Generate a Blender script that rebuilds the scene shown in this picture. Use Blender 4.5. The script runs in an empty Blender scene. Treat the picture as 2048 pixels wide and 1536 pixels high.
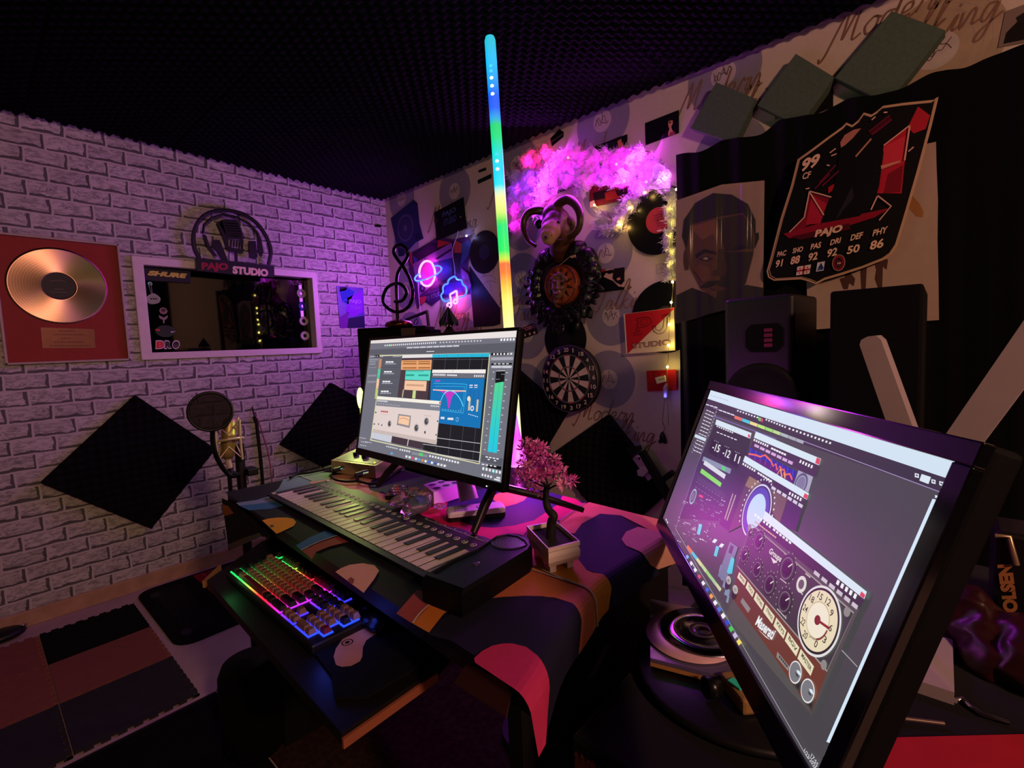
import bpy, bmesh, math, random
from mathutils import Vector as V, Matrix
random.seed(7)
SC = bpy.context.scene
COL = SC.collection
# ------------------------------------------------------------------ camera, exposure, world, ambient lamp
CZ = 1.063                                  # camera height above the floor
FPX = 970.571                               # focal length for a 2048 px wide frame
def _rot(yaw, pitch, roll):
    f = V((math.sin(yaw)*math.cos(pitch), math.cos(yaw)*math.cos(pitch), math.sin(pitch)))
    r0 = V((math.cos(yaw), -math.sin(yaw), 0)); u0 = r0.cross(f)
    c, s = math.cos(roll), math.sin(roll)
    return r0*c + u0*s, u0*c - r0*s, f
CR, CU, CF = _rot(math.radians(-41.56285), math.radians(-4.470015), math.radians(-2.362791))
cam = bpy.data.cameras.new('camera'); cam.sensor_width = 36; cam.lens = FPX/2048*36
cam.clip_start = 0.02
co = bpy.data.objects.new('camera', cam); COL.objects.link(co)
m = Matrix.Identity(4)
for i in range(3):
    m[i][0] = CR[i]; m[i][1] = CU[i]; m[i][2] = -CF[i]
m[2][3] = CZ
co.matrix_world = m
SC.camera = co
SC.view_settings.view_transform = 'Standard'; SC.view_settings.look = 'None'
SC.view_settings.exposure = 0; SC.view_settings.gamma = 1; SC.view_settings.use_curve_mapping = False
w = bpy.data.worlds.new('world'); SC.world = w; w.use_nodes = True
w.node_tree.nodes['Background'].inputs[0].default_value = (1, .62, .5, 1)
w.node_tree.nodes['Background'].inputs[1].default_value = .006
def light(name, kind, loc, col, power, size=.05, target=None, size_y=None):
    d = bpy.data.lights.new(name, kind); d.color = col; d.energy = power
    if kind == 'AREA':
        d.size = size
        if size_y: d.shape = 'RECTANGLE'; d.size_y = size_y
    else: d.shadow_soft_size = size
    o = bpy.data.objects.new(name, d); COL.objects.link(o); o.location = loc
    if target is not None: o.rotation_euler = (V(target)-V(loc)).to_track_quat('-Z', 'Y').to_euler()
    return o
# warm ceiling lamp of the room, behind and right of the camera
light('room_lamp_light', 'POINT', (1.65, -.15, 1.93), (1, .53, .37), 125.0, .10)
# brightness of the room's lamps: cotton bulbs, yellow bulbs, neon, tube, cone, capsule
PWC, PWA, PWY, PWN, PWNA, PWT, PWK, PWG = .85, 9.5, 1.3, 1.5, 6.8, .25, 1.8, 1.4
# ------------------------------------------------------------------ the surveyed planes
B = 1.95; A = -2.788; CEIL = 2.062; DESK = .723; TRAY = .623; TAB = .62
def ray(x, y): return CR*((x-1024)/FPX) - CU*((y-768)/FPX) + CF
C0 = V((0, 0, CZ))
class Pl:
    """A real plane in the room; px() finds the point of it seen at a photo pixel."""
    def __init__(s, o, n, u):
        s.o, s.n, s.u = V(o), V(n).normalized(), V(u).normalized(); s.v = s.n.cross(s.u)
    def px(s, x, y, d=0):
        r = ray(x, y); o = s.o + s.n*d
        return C0 + r*((o-C0).dot(s.n)/r.dot(s.n))
    def at(s, a, b, d=0): return s.o + s.u*a + s.v*b + s.n*d
    def uv(s, p): return (p-s.o).dot(s.u), (p-s.o).dot(s.v)
WB = Pl((0, B, 0), (0, -1, 0), (1, 0, 0))        # wallpapered wall
WL = Pl((A, 0, 0), (1, 0, 0), (0, 1, 0))         # brick wall
def HZ(z): return Pl((0, 0, z), (0, 0, 1), (1, 0, 0))
def YP(y): return Pl((0, y, 0), (0, -1, 0), (1, 0, 0))
def K(x, y, z=DESK): return HZ(z).px(x, y)
def Zm(ox, oy, s): return lambda x, y: (ox+x/s, oy+y/s)
z1 = Zm(0, 380, 3.657); z2 = Zm(240, 380, 3.938); z3 = Zm(740, 340, 4.519); z4 = Zm(980, 180, 3.84)
z5 = Zm(980, 540, 3.6575); z6 = Zm(1300, 180, 3.338); z7 = Zm(1300, 0, 2.738); z8 = Zm(1340, 560, 2.893)
m1 = Zm(700, 630, 4.389); m2 = Zm(1300, 760, 1.979); m3 = Zm(1380, 760, 4.266); k1 = Zm(520, 900, 3.012)
k2 = Zm(400, 1060, 4.267); f1 = Zm(0, 1060, 3.226); mc = Zm(340, 760, 4.043); cl = Zm(780, 1100, 3.523)
br = Zm(1700, 980, 2.763); w2 = Zm(240, 500, 4.876); pn = Zm(520, 940, 5.689); rt = Zm(860, 1000, 6.024)
pj = Zm(1180, 560, 3.841); rm = Zm(1020, 370, 10.24); cd = Zm(1280, 1180, 5.12); bo = Zm(1020, 860, 7.68)
sg = Zm(380, 400, 9.6); ne = Zm(820, 480, 7.68); ck = Zm(1030, 460, 8.086)
# ------------------------------------------------------------------ materials
def lin(c):
    if isinstance(c, str):
        c = c.lstrip('#'); c = [int(c[i:i+2], 16)/255 for i in (0, 2, 4)]
    return tuple(x/12.92 if x <= .04045 else ((x+.055)/1.055)**2.4 for x in c)
_M = {}
def mat(c, rough=.6, metal=0, spec=.35, emit=0, noise=.12, scale=30, coat=0, sheen=0):
    k = (c, rough, metal, spec, emit, noise, scale, coat, sheen)
    if k in _M: return _M[k]
    m = bpy.data.materials.new(('glow_' if emit else 'mat_')+str(c).strip('#')); m.use_nodes = True
    nt = m.node_tree; b = nt.nodes['Principled BSDF']; l = lin(c)
    b.inputs['Roughness'].default_value = rough; b.inputs['Metallic'].default_value = metal
    b.inputs['Specular IOR Level'].default_value = spec
    if coat: b.inputs['Coat Weight'].default_value = coat; b.inputs['Coat Roughness'].default_value = .08
    if sheen: b.inputs['Sheen Weight'].default_value = sheen
    if emit:
        b.inputs['Base Color'].default_value = (l[0]*.15, l[1]*.15, l[2]*.15, 1)
        b.inputs['Emission Color'].default_value = (*l, 1); b.inputs['Emission Strength'].default_value = emit
    elif noise:
        tc = nt.nodes.new('ShaderNodeTexCoord'); n = nt.nodes.new('ShaderNodeTexNoise'); mx = nt.nodes.new('ShaderNodeMix')
        mx.data_type = 'RGBA'; n.inputs['Scale'].default_value = scale; n.inputs['Detail'].default_value = 4
        nt.links.new(tc.outputs['Object'], n.inputs['Vector']); nt.links.new(n.outputs['Fac'], mx.inputs['Factor'])
        mx.inputs['A'].default_value = (*[x*(1-noise*2) for x in l], 1); mx.inputs['B'].default_value = (*[min(1, x*(1+noise*2)) for x in l], 1)
        nt.links.new(mx.outputs['Result'], b.inputs['Base Color'])
    else: b.inputs['Base Color'].default_value = (*l, 1)
    _M[k] = m
    return m
def E(c, s=1): return mat(c, rough=.22, spec=.5, emit=s)           # lit screen pixels / lamps
def P(c): return mat(c, rough=.6, noise=.05, spec=.15)                      # printed paper
BLK = mat('#0b0b0c', .45); BLKM = mat('#040405', .75, spec=.12); PLA = mat('#121213', .35); RUB = mat('#0d0d0e', .7, spec=.2)
FOAM = mat('#121114', .95, spec=.05, noise=.2, scale=60); CLOTHB = mat('#08080a', .95, spec=.05, sheen=.08)
CHR = mat('#c8c8cc', .2, 1); WHT = mat('#d8d2cc', .45); BRASS = mat('#8a6a30', .3, 1)
def glass(name, col, rough=.05, mixf=.5, tint=None):
    m = bpy.data.materials.new(name); m.use_nodes = True; nt = m.node_tree; nt.nodes.remove(nt.nodes['Principled BSDF'])
    t = nt.nodes.new('ShaderNodeBsdfTransparent'); g = nt.nodes.new('ShaderNodeBsdfPrincipled'); x = nt.nodes.new('ShaderNodeMixShader')
    t.inputs[0].default_value = (*lin(tint or col), 1); g.inputs['Base Color'].default_value = (*lin(col), 1)
    g.inputs['Roughness'].default_value = rough; x.inputs[0].default_value = mixf
    nt.links.new(t.outputs[0], x.inputs[1]); nt.links.new(g.outputs[0], x.inputs[2])
    nt.links.new(x.outputs[0], nt.nodes['Material Output'].inputs[0])
    return m
# ------------------------------------------------------------------ mesh helpers
def cr(pts, n=6, closed=False):
    """Catmull-Rom through points"""
    pts = [V(p) for p in pts]; N = len(pts); out = []
    for i in range(N if closed else N-1):
        g = (lambda j: pts[j % N]) if closed else (lambda j: pts[min(max(j, 0), N-1)])
        a, b, c, d = g(i-1), g(i), g(i+1), g(i+2)
        for k in range(n):
            t = k/n
            out.append(.5*((2*b)+(c-a)*t+(2*a-5*b+4*c-d)*t*t+(3*b-a-3*c+d)*t**3))
    if not closed: out.append(pts[-1])
    return out
_TX = {}
def textmesh(s, bold):
    k = (s, bold)
    if k in _TX: return _TX[k]
    c = bpy.data.curves.new('t', 'FONT'); c.body = s; c.resolution_u = 3; c.offset = bold; c.fill_mode = 'FRONT'
    o = bpy.data.objects.new('t', c); COL.objects.link(o)
    dg = bpy.context.evaluated_depsgraph_get(); dg.update(); me = o.evaluated_get(dg).to_mesh()
    vs = [v.co.copy() for v in me.vertices]; fs = [tuple(p.vertices) for p in me.polygons]
    o.evaluated_get(dg).to_mesh_clear(); bpy.data.objects.remove(o); bpy.data.curves.remove(c)
    if vs:
        x0 = min(v.x for v in vs); x1 = max(v.x for v in vs); y0 = min(v.y for v in vs); y1 = max(v.y for v in vs)
        vs = [((v.x-x0)/max(1e-6, x1-x0), (v.y-y0)/max(1e-6, y1-y0)) for v in vs]
    _TX[k] = (vs, fs)
    return _TX[k]
class G:
    def __init__(s): s.v = []; s.f = []; s.m = []; s.mats = []; s.s = []
    def add(s, vs, fs, mt, smooth=False):
        if mt not in s.mats: s.mats.append(mt)
        i = s.mats.index(mt); n = len(s.v); s.v += [V(p) for p in vs]
        for f in fs: s.f.append([n+a for a in f]); s.m.append(i); s.s.append(smooth)
        return s
    def poly(s, pts, mt): return s.add(pts, [list(range(len(pts)))], mt)
    def prism(s, pts, ext, mt, side=None):
        n = len(pts); pts = [V(p) for p in pts]; e = V(ext)
        nn = V((0, 0, 0))
        for i in range(n): nn += (pts[i]-pts[0]).cross(pts[(i+1) % n]-pts[0])
        if nn.dot(e) < 0: pts = pts[::-1]
        s.add([p+e for p in pts], [list(range(n))], mt)
        s.add(pts, [list(range(n))[::-1]], side or mt)
        s.add(pts+[p+e for p in pts], [[i, (i+1) % n, n+(i+1) % n, n+i] for i in range(n)], side or mt)
        return s
    def box(s, c, size, mt, rot=None, bev=0, seg=2, smooth=False):
        bm = bmesh.new(); bmesh.ops.create_cube(bm, size=1)
        for v in bm.verts: v.co = V((v.co.x*size[0], v.co.y*size[1], v.co.z*size[2]))
        if bev: bmesh.ops.bevel(bm, geom=bm.edges[:], offset=bev, segments=seg, affect='EDGES', profile=.5)
        bm.verts.index_update()
        R = rot or Matrix.Identity(3)
        s.add([R @ v.co + V(c) for v in bm.verts], [[v.index for v in f.verts] for f in bm.faces], mt, smooth)
        bm.free(); return s
    def obox(s, o, a, b, c, mt):
        o, a, b, c = V(o), V(a), V(b), V(c); return s.prism([o, o+a, o+a+b, o+b], c, mt)
    def tube(s, path, r, mt, n=10, closed=False, cap=True):
        path = [V(p) for p in path]; N = len(path); rs = r if isinstance(r, (list, tuple)) else [r]*N
        vs = []; up = None
        for i, p in enumerate(path):
            t = (path[(i+1) % N]-path[i-1]) if closed else (path[min(i+1, N-1)]-path[max(i-1, 0)])
            t = t.normalized() if t.length > 1e-9 else V((0, 0, 1))
            if up is None: up = t.orthogonal().normalized()
            up = (up-t*up.dot(t)); up = up.normalized() if up.length > 1e-6 else t.orthogonal().normalized()
            w = t.cross(up)
            vs += [p+(up*math.cos(2*math.pi*j/n)+w*math.sin(2*math.pi*j/n))*rs[i] for j in range(n)]
        fs = []
        for i in range(N if closed else N-1):
            a, b = i*n, ((i+1) % N)*n
            fs += [[a+j, a+(j+1) % n, b+(j+1) % n, b+j] for j in range(n)]
        s.add(vs, fs, mt, True)
        if cap and not closed:
            s.add(vs[:n], [list(range(n))[::-1]], mt); s.add(vs[-n:], [list(range(n))], mt)
        return s
    def lathe(s, o, ax, prof, mt, n=28, smooth=True, x=None):
        o, ax = V(o), V(ax).normalized(); a = (V(x) if x else ax.orthogonal()).normalized(); b = ax.cross(a); vs = []
        for r, h in prof: vs += [o+ax*h+(a*math.cos(2*math.pi*j/n)+b*math.sin(2*math.pi*j/n))*r for j in range(n)]
        fs = [[i*n+j, i*n+(j+1) % n, (i+1)*n+(j+1) % n, (i+1)*n+j] for i in range(len(prof)-1) for j in range(n)]
        return s.add(vs, fs, mt, smooth)
    def cyl(s, a, b, r, mt, n=24, r2=None):
        a, b = V(a), V(b); h = (b-a).length; r2 = r if r2 is None else r2
        return s.lathe(a, b-a, [(1e-5, 0), (r, 0), (r, 0), (r2, h), (r2, h), (1e-5, h)], mt, n)
    def sph(s, c, r, mt, n=14, k=9, rot=None):
        r = (r, r, r) if not hasattr(r, '__len__') else r; R = rot or Matrix.Identity(3); vs = []; fs = []
        for i in range(k+1):
            t = math.pi*i/k
            vs += [V(c)+R @ V((r[0]*math.sin(t)*math.cos(2*math.pi*j/n), r[1]*math.sin(t)*math.sin(2*math.pi*j/n), r[2]*math.cos(t))) for j in range(n)]
        fs = [[i*n+j, (i+1)*n+j, (i+1)*n+(j+1) % n, i*n+(j+1) % n] for i in range(k) for j in range(n)]
        return s.add(vs, fs, mt, True)
    def text(s, t, o, ux, uy, mt, bold=0, shear=0, ext=None):
        vs, fs = textmesh(t, bold); o, ux, uy = V(o), V(ux), V(uy)
        p = [o+ux*(a+shear*b)+uy*b for a, b in vs]
        s.add(p, fs, mt)
        if ext is not None: s.add([q+V(ext) for q in p], fs, mt)
        return s
    # flat drawing on a plane, photo pixels
    def pp(s, pl, pts, d, mt): return s.poly([pl.px(x, y, d) for x, y in pts], mt)
    def pt(s, pl, t, bl, brr, tl, d, mt, bold=0, shear=0):
        o = pl.px(*bl, d); return s.text(t, o, pl.px(*brr, d)-o, pl.px(*tl, d)-o, mt, bold, shear)
    def disc(s, pl, c, r, d, mt, n=48, r0=0, ry=None, a0=0, a1=None):
        """disc / ring / sector centred on plane point c (V or pixel)"""
        c = c if isinstance(c, V) else pl.px(*c, d)
        c = c + pl.n*(d-(c-pl.o).dot(pl.n)); a1 = 2*math.pi+a0 if a1 is None else a1; full = abs(a1-a0-2*math.pi) < 1e-6
        q = lambda R, a: c+pl.u*math.cos(a)*R+pl.v*math.sin(a)*R*((ry or r)/r)
        if r0 == 0:
            pts = [q(r, a0+(a1-a0)*i/n) for i in range(n if full else n+1)]
            return s.poly(pts if full else pts+[c], mt)
        vs = []
        for i in range(n+1): a = a0+(a1-a0)*i/n; vs += [q(r0, a), q(r, a)]
        return s.add(vs, [[2*i, 2*i+1, 2*i+3, 2*i+2] for i in range(n)], mt)
    def rib(s, pts, wd, n, mt, smooth=0, closed=False):
        """flat ribbon stroke along 3-D points lying on a plane of normal n"""
        if smooth: pts = cr(pts, smooth, closed)
        pts = [V(p) for p in pts]; N = len(pts); vs = []
        for i in range(N):
            t = (pts[(i+1) % N]-pts[i-1]) if closed else (pts[min(i+1, N-1)]-pts[max(i-1, 0)])
            w = n.cross(t); w = w.normalized()*wd/2 if w.length > 1e-9 else V((0, 0, 0)); vs += [pts[i]-w, pts[i]+w]
        fs = [[2*i, 2*i+1, (2*i+3) % (2*N), (2*i+2) % (2*N)] for i in range(N if closed else N-1)]
        return s.add(vs, fs, mt)
    def line(s, pl, pts, wd, d, mt, smooth=0, closed=False): return s.rib([pl.px(x, y, d) for x, y in pts], wd, pl.n, mt, smooth, closed)
    def build(s, name, parent=None, label=None, cat=None, group=None, kind=None):
        me = bpy.data.meshes.new(name)
        lo = V([min(v[i] for v in s.v) for i in range(3)]); hi = V([max(v[i] for v in s.v) for i in range(3)])
        off = V(parent['_o']) if parent else V(((lo.x+hi.x)/2, (lo.y+hi.y)/2, lo.z))
        me.from_pydata([v-off for v in s.v], [], s.f)
        for mt in s.mats: me.materials.append(mt)
        me.polygons.foreach_set('material_index', s.m); me.polygons.foreach_set('use_smooth', s.s); me.update()
        o = bpy.data.objects.new(name, me); COL.objects.link(o)
        if parent: o.parent = parent
        else: o.location = off
        o['_o'] = tuple(off); ALL.append(o)
        return tag(o, label, cat, group, kind)
ALL = []
def tag(o, label=None, cat=None, group=None, kind=None):
    if label: o['label'] = label
    if cat: o['category'] = cat
    if group: o['group'] = group
    if kind: o['kind'] = kind
    return o
def thing(name, loc, label, cat, group=None):
    o = bpy.data.objects.new(name, None); o.empty_display_size = .05; COL.objects.link(o); o.location = loc; o['_o'] = tuple(loc); ALL.append(o)
    return tag(o, label, cat, group)
def remesh(g, voxel, smooth=2, tex=None):
    """fuse a builder's shapes into one continuous skin; returns (verts, faces)"""
    me = bpy.data.meshes.new('r'); me.from_pydata(g.v, [], g.f); o = bpy.data.objects.new('r', me); COL.objects.link(o)
    mo = o.modifiers.new('r', 'REMESH'); mo.mode = 'VOXEL'; mo.voxel_size = voxel
    if smooth: k = o.modifiers.new('s', 'SMOOTH'); k.factor = .5; k.iterations = smooth
    dg = bpy.context.evaluated_depsgraph_get(); dg.update(); e = o.evaluated_get(dg); em = e.to_mesh()
    vs = [v.co.copy() for v in em.vertices]; fs = [list(p.vertices) for p in em.polygons]
    e.to_mesh_clear(); bpy.data.objects.remove(o); bpy.data.meshes.remove(me)
    return vs, fs
def clip(poly, ax, val, keep_less):
    out = []
    for i in range(len(poly)):
        a, b = poly[i-1], poly[i]; ia = (a[ax] <= val) == keep_less; ib = (b[ax] <= val) == keep_less
        if ia != ib:
            t = (val-a[ax])/(b[ax]-a[ax]); out.append((a[0]+(b[0]-a[0])*t, a[1]+(b[1]-a[1])*t))
        if ib: out.append(b)
    return out
def sheet(g, pl, pts, d, t, mt, side=None): return g.prism([pl.px(x, y, d) for x, y in pts], pl.n*t, mt, side)
# ================================================================== SETTING
def brickmat():
    m = bpy.data.materials.new('printed_brick_wallpaper'); m.use_nodes = True; nt = m.node_tree; L = nt.links.new
    b = nt.nodes['Principled BSDF']; b.inputs['Roughness'].default_value = .6; b.inputs['Specular IOR Level'].default_value = .25
    def N(t, **k):
        n = nt.nodes.new(t)
        for a, c in k.items(): setattr(n, a, c)
        return n
    def math_(op, a, c=None, cl=False):
        n = N('ShaderNodeMath', operation=op, use_clamp=cl)
        for i, x in enumerate((a, c)):
            if x is None: continue
            if isinstance(x, (int, float)): n.inputs[i].default_value = x
            else: L(x, n.inputs[i])
        return n.outputs[0]
    geo = N('ShaderNodeNewGeometry'); sx = N('ShaderNodeSeparateXYZ'); L(geo.outputs['Position'], sx.inputs[0])
    cb = N('ShaderNodeCombineXYZ'); L(sx.outputs['Y'], cb.inputs[0]); L(sx.outputs['Z'], cb.inputs[1])
    nz = N('ShaderNodeTexNoise'); nz.inputs['Scale'].default_value = 22; nz.inputs['Detail'].default_value = 3; L(cb.outputs[0], nz.inputs['Vector'])
    sub = N('ShaderNodeVectorMath', operation='SUBTRACT'); L(nz.outputs['Color'], sub.inputs[0]); sub.inputs[1].default_value = (.5, .5, .5)
    def bricks(off, mort, amp, smooth):
        sc = N('ShaderNodeVectorMath', operation='SCALE'); L(sub.outputs[0], sc.inputs[0]); sc.inputs['Scale'].default_value = amp
        ad = N('ShaderNodeVectorMath', operation='ADD'); L(cb.outputs[0], ad.inputs[0]); L(sc.outputs[0], ad.inputs[1])
        a2 = N('ShaderNodeVectorMath', operation='ADD'); L(ad.outputs[0], a2.inputs[0]); a2.inputs[1].default_value = off
        t = N('ShaderNodeTexBrick'); L(a2.outputs[0], t.inputs['Vector']); t.offset = .5
        t.inputs['Scale'].default_value = 1; t.inputs['Mortar Size'].default_value = mort; t.inputs['Mortar Smooth'].default_value = smooth
        t.inputs['Brick Width'].default_value = .134; t.inputs['Row Height'].default_value = .0655; t.inputs['Bias'].default_value = 0
        t.inputs['Color1'].default_value = (.80, .80, .80, 1); t.inputs['Color2'].default_value = (1, 1, 1, 1); t.inputs['Mortar'].default_value = (.9, .9, .9, 1)
        return t
    o = (.03, .0185, 0)
    base = bricks(o, .0042, .010, .3)                      # the joints
    sh = bricks((o[0]+.006, o[1]-.0062, 0), .0082, .030, .25)  # printed dark edge below / right
    dark = math_('MULTIPLY', math_('SUBTRACT', sh.outputs['Fac'], base.outputs['Fac'], True), 1.0, True)
    # printed cracks and stains of the stone faces
    mp = N('ShaderNodeMapping'); mp.inputs['Scale'].default_value = (1, 2.6, 1); L(cb.outputs[0], mp.inputs['Vector'])
    n2 = N('ShaderNodeTexNoise'); n2.inputs['Scale'].default_value = 14; n2.inputs['Detail'].default_value = 9; n2.inputs['Roughness'].default_value = .62; n2.inputs['Distortion'].default_value = .9
    L(mp.outputs[0], n2.inputs['Vector'])
    cr1 = N('ShaderNodeValToRGB'); cr1.color_ramp.elements[0].position = .485; cr1.color_ramp.elements[1].position = .5
    cr1.color_ramp.elements[0].color = (0, 0, 0, 1); cr1.color_ramp.elements[1].color = (1, 1, 1, 1)
    e = cr1.color_ramp.elements.new(.515); e.color = (0, 0, 0, 1); L(n2.outputs['Fac'], cr1.inputs['Fac']); cr1.color_ramp.elements[0].position = .47
    inb = math_('SUBTRACT', 1.0, base.outputs['Fac'], True)
    crack = math_('MULTIPLY', math_('MULTIPLY', cr1.outputs['Color'], inb), .8)
    n3 = N('ShaderNodeTexNoise'); n3.inputs['Scale'].default_value = 30; n3.inputs['Detail'].default_value = 6; L(mp.outputs[0], n3.inputs['Vector'])
    st = N('ShaderNodeMapRange'); st.inputs['From Min'].default_value = .46; st.inputs['From Max'].default_value = .70; st.inputs['To Min'].default_value = 0; st.inputs['To Max'].default_value = .5
    L(n3.outputs['Fac'], st.inputs['Value'])
    stain = math_('MULTIPLY', st.outputs[0], inb)
    tot = math_('MAXIMUM', math_('MAXIMUM', math_('MULTIPLY', dark, .85), crack), math_('MULTIPLY', stain, 1.1), True)
    mx = N('ShaderNodeMix', data_type='RGBA'); L(tot, mx.inputs['Factor'])
    mul = N('ShaderNodeMix', data_type='RGBA', blend_type='MULTIPLY'); mul.inputs['Factor'].default_value = 1; mul.inputs['A'].default_value = (.54, .50, .48, 1)
    L(base.outputs['Color'], mul.inputs['B']); L(mul.outputs['Result'], mx.inputs['A']); mx.inputs['B'].default_value = (.018, .017, .022, 1)
    L(mx.outputs['Result'], b.inputs['Base Color'])
    bp = N('ShaderNodeBump'); bp.inputs['Strength'].default_value = .12; bp.inputs['Distance'].default_value = .002; L(n3.outputs['Fac'], bp.inputs['Height']); L(bp.outputs[0], b.inputs['Normal'])
    return m
BRICK = brickmat()
# window opening in the brick wall (y0,y1,z0,z1)
WY0, WY1, WZ0, WZ1 = .592, 1.405, 1.098, 1.512
g = G(); X0 = A
def lwq(y0, y1, zz0, zz1): g.poly([(X0, y0, zz0), (X0, y1, zz0), (X0, y1, zz1), (X0, y0, zz1)], BRICK)
lwq(-1.6, WY0, .0, 2.12); lwq(WY1, B, 0, 2.12); lwq(WY0, WY1, 0, WZ0); lwq(WY0, WY1, WZ1, 2.12)
g.build('wall_left', kind='structure')
g = G(); WD = mat('#a88468', .5, noise=.2, scale=18)
g.box((A+.007, .17, .033), (.014, 3.55, .066), WD, bev=.003); g.build('baseboard_left', kind='structure')
PAPER = mat('#c2b0a0', .55, noise=.04, scale=60); LIL = mat('#827a8a', .5, noise=.06, scale=80); LBL = mat('#b0a49c', .55); INK = mat('#5a4a48', .6)
GRV = mat('#8b8292', .5)
g = G()
g.poly([(A, B, 0), (2.2, B, 0), (2.2, B, 2.12), (A, B, 2.12)], PAPER)
# grey printed records and the script wallpaper pattern
def record(c, r, rot=0, m_=LIL):
    p = V((c[0], B, c[1])); g.disc(WB, p, r, .0006, m_, 64)
    for q in (.92, .80, .68, .56): g.disc(WB, p, r*q, .0008, GRV, 48, r0=r*q-.0008)
    g.disc(WB, p, r*.34, .001, LBL, 40); random.seed(int(c[0]*100)+5)
    for k in range(2):
        s = [p+WB.u*(r*(-.26+.07*i)*1.0)+WB.v*r*random.uniform(-.14, .16)+WB.n*.0014 for i in range(8)]
        g.rib(s, .0026, WB.n, INK, 5)
    g.rib([p+WB.v*r*.30+WB.n*.0014, p+WB.v*r*.02+WB.u*r*.02+WB.n*.0014], .0025, WB.n, INK)
for i, x in enumerate((-2.60, -2.10, -1.625, -1.128, -.616)):
    for j, z in enumerate((2.03, 1.735, 1.46, 1.178, .893, .587)):
        dz = (-.07 if i == 1 else 0)
        if i == 4 and j > 2: continue
        if i == 2: dz = -.055
        record((x+(.012 if j % 2 else -.008), z+dz), .132)
record((-.03, 1.868), .15, m_=mat('#a08a70', .5))
ABC = {'M': ([(-.25, -.25), (-.2, -.38), (-.08, -.2), (.1, .45), (.28, 1), (.3, .5), (.3, .1), (.5, .75), (.62, 1), (.58, .4), (.6, 0), (.8, .1)], .85),
 'o': ([(.2, .45), (.03, .25), (.12, 0), (.3, .1), (.33, .38), (.2, .45), (.42, .36)], .42),
 'd': ([(.32, .42), (.1, .42), (.02, .15), (.15, 0), (.32, .2), (.45, 1), (.36, .1), (.5, .05)], .48),
 'e': ([(.03, .2), (.25, .28), (.24, .45), (.08, .4), (.05, .1), (.2, 0), (.4, .15)], .4),
 'r': ([(.0, .1), (.14, .48), (.2, .4), (.34, .42), (.3, .1), (.42, .05)], .42),
 'n': ([(.0, .45), (.04, 0), (.2, .42), (.3, .4), (.3, .05), (.45, .1)], .46),
 'T': ([(-.2, .78), (.1, .98), (.7, 1.0), (.45, .9), (.3, .3), (.15, -.05), (0, 0)], .6),
 'a': ([(.3, .42), (.1, .42), (.03, .12), (.15, 0), (.32, .4), (.3, .03), (.44, .1)], .46),
 'l': ([(.0, .15), (.3, .9), (.22, 1), (.1, .3), (.15, 0), (.3, .1)], .32),
 'k': ([(.0, .1), (.28, .9), (.2, 1), (.06, 0), (.12, .3), (.34, .45), (.16, .25), (.36, 0), (.5, .08)], .5),
 'i': ([(.0, .1), (.14, .45), (.1, .05), (.26, .1)], .26), '.': ([(0, .62), (.04, .66)], 0),
 'g': ([(.3, .42), (.1, .42), (.03, .12), (.15, 0), (.33, .42), (.22, -.4), (.05, -.5), (.1, -.25), (.5, .1)], .5)}
def script(g, pl, t, x, z, h, wd, mt, d=.0018, adv=1.0):
    for ch in t:
        if ch == ' ': x += h*.4; continue
        p, a = ABC[ch]
        g.rib([pl.at(x+(q[0]+.28*q[1])*h*adv, z+q[1]*h, d) for q in p], wd, pl.n, mt, 5)
        if ch == 'i': g.rib([pl.at(x+(.3)*h*adv, z+.66*h, d), pl.at(x+.34*h*adv, z+.72*h, d)], wd, pl.n, mt)
        x += a*h*adv
SCR = mat('#7a5a48', .6)
for x0, zs in ((-.29, (1.965,)), (-.79, (1.922,)), (-1.31, (.68, 1.268, 1.862)), (-1.82, (.70, 1.255, 1.82)), (-2.33, (1.2, 1.79))):
    for z0 in zs:
        script(g, WB, 'Modern', x0, z0+.02, .098, .0058, SCR); script(g, WB, 'Talking', x0+.11, z0-.06, .092, .0058, SCR)
# small printed stamps of the pattern
g.line(WB, [(1313, 530), (1326, 527), (1326, 545), (1313, 548)], .002, .002, INK, closed=True)
g.line(WB, [(1316, 541), (1322, 531), (1323, 543)], .002, .002, INK); g.line(WB, [(1317, 331), (1321, 317), (1327, 330), (1318, 325)], .003, .002, INK)
g.build('wall_back', kind='structure')
g = G(); g.poly([(A, -1.6, 0), (2.2, -1.6, 0), (2.2, B, 0), (A, B, 0)], mat('#a89290', .5, noise=.12, scale=9)); g.build('floor', kind='structure')
g = G(); DK = mat('#060505', .9)
g.poly([(A, -1.6, 0), (2.2, -1.6, 0), (2.2, -1.6, 2.12), (A, -1.6, 2.12)], DK); g.build('wall_front', kind='structure')
g = G(); g.poly([(2.2, -1.6, 0), (2.2, B, 0), (2.2, B, 2.12), (2.2, -1.6, 2.12)], DK); g.build('wall_right', kind='structure')
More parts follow.
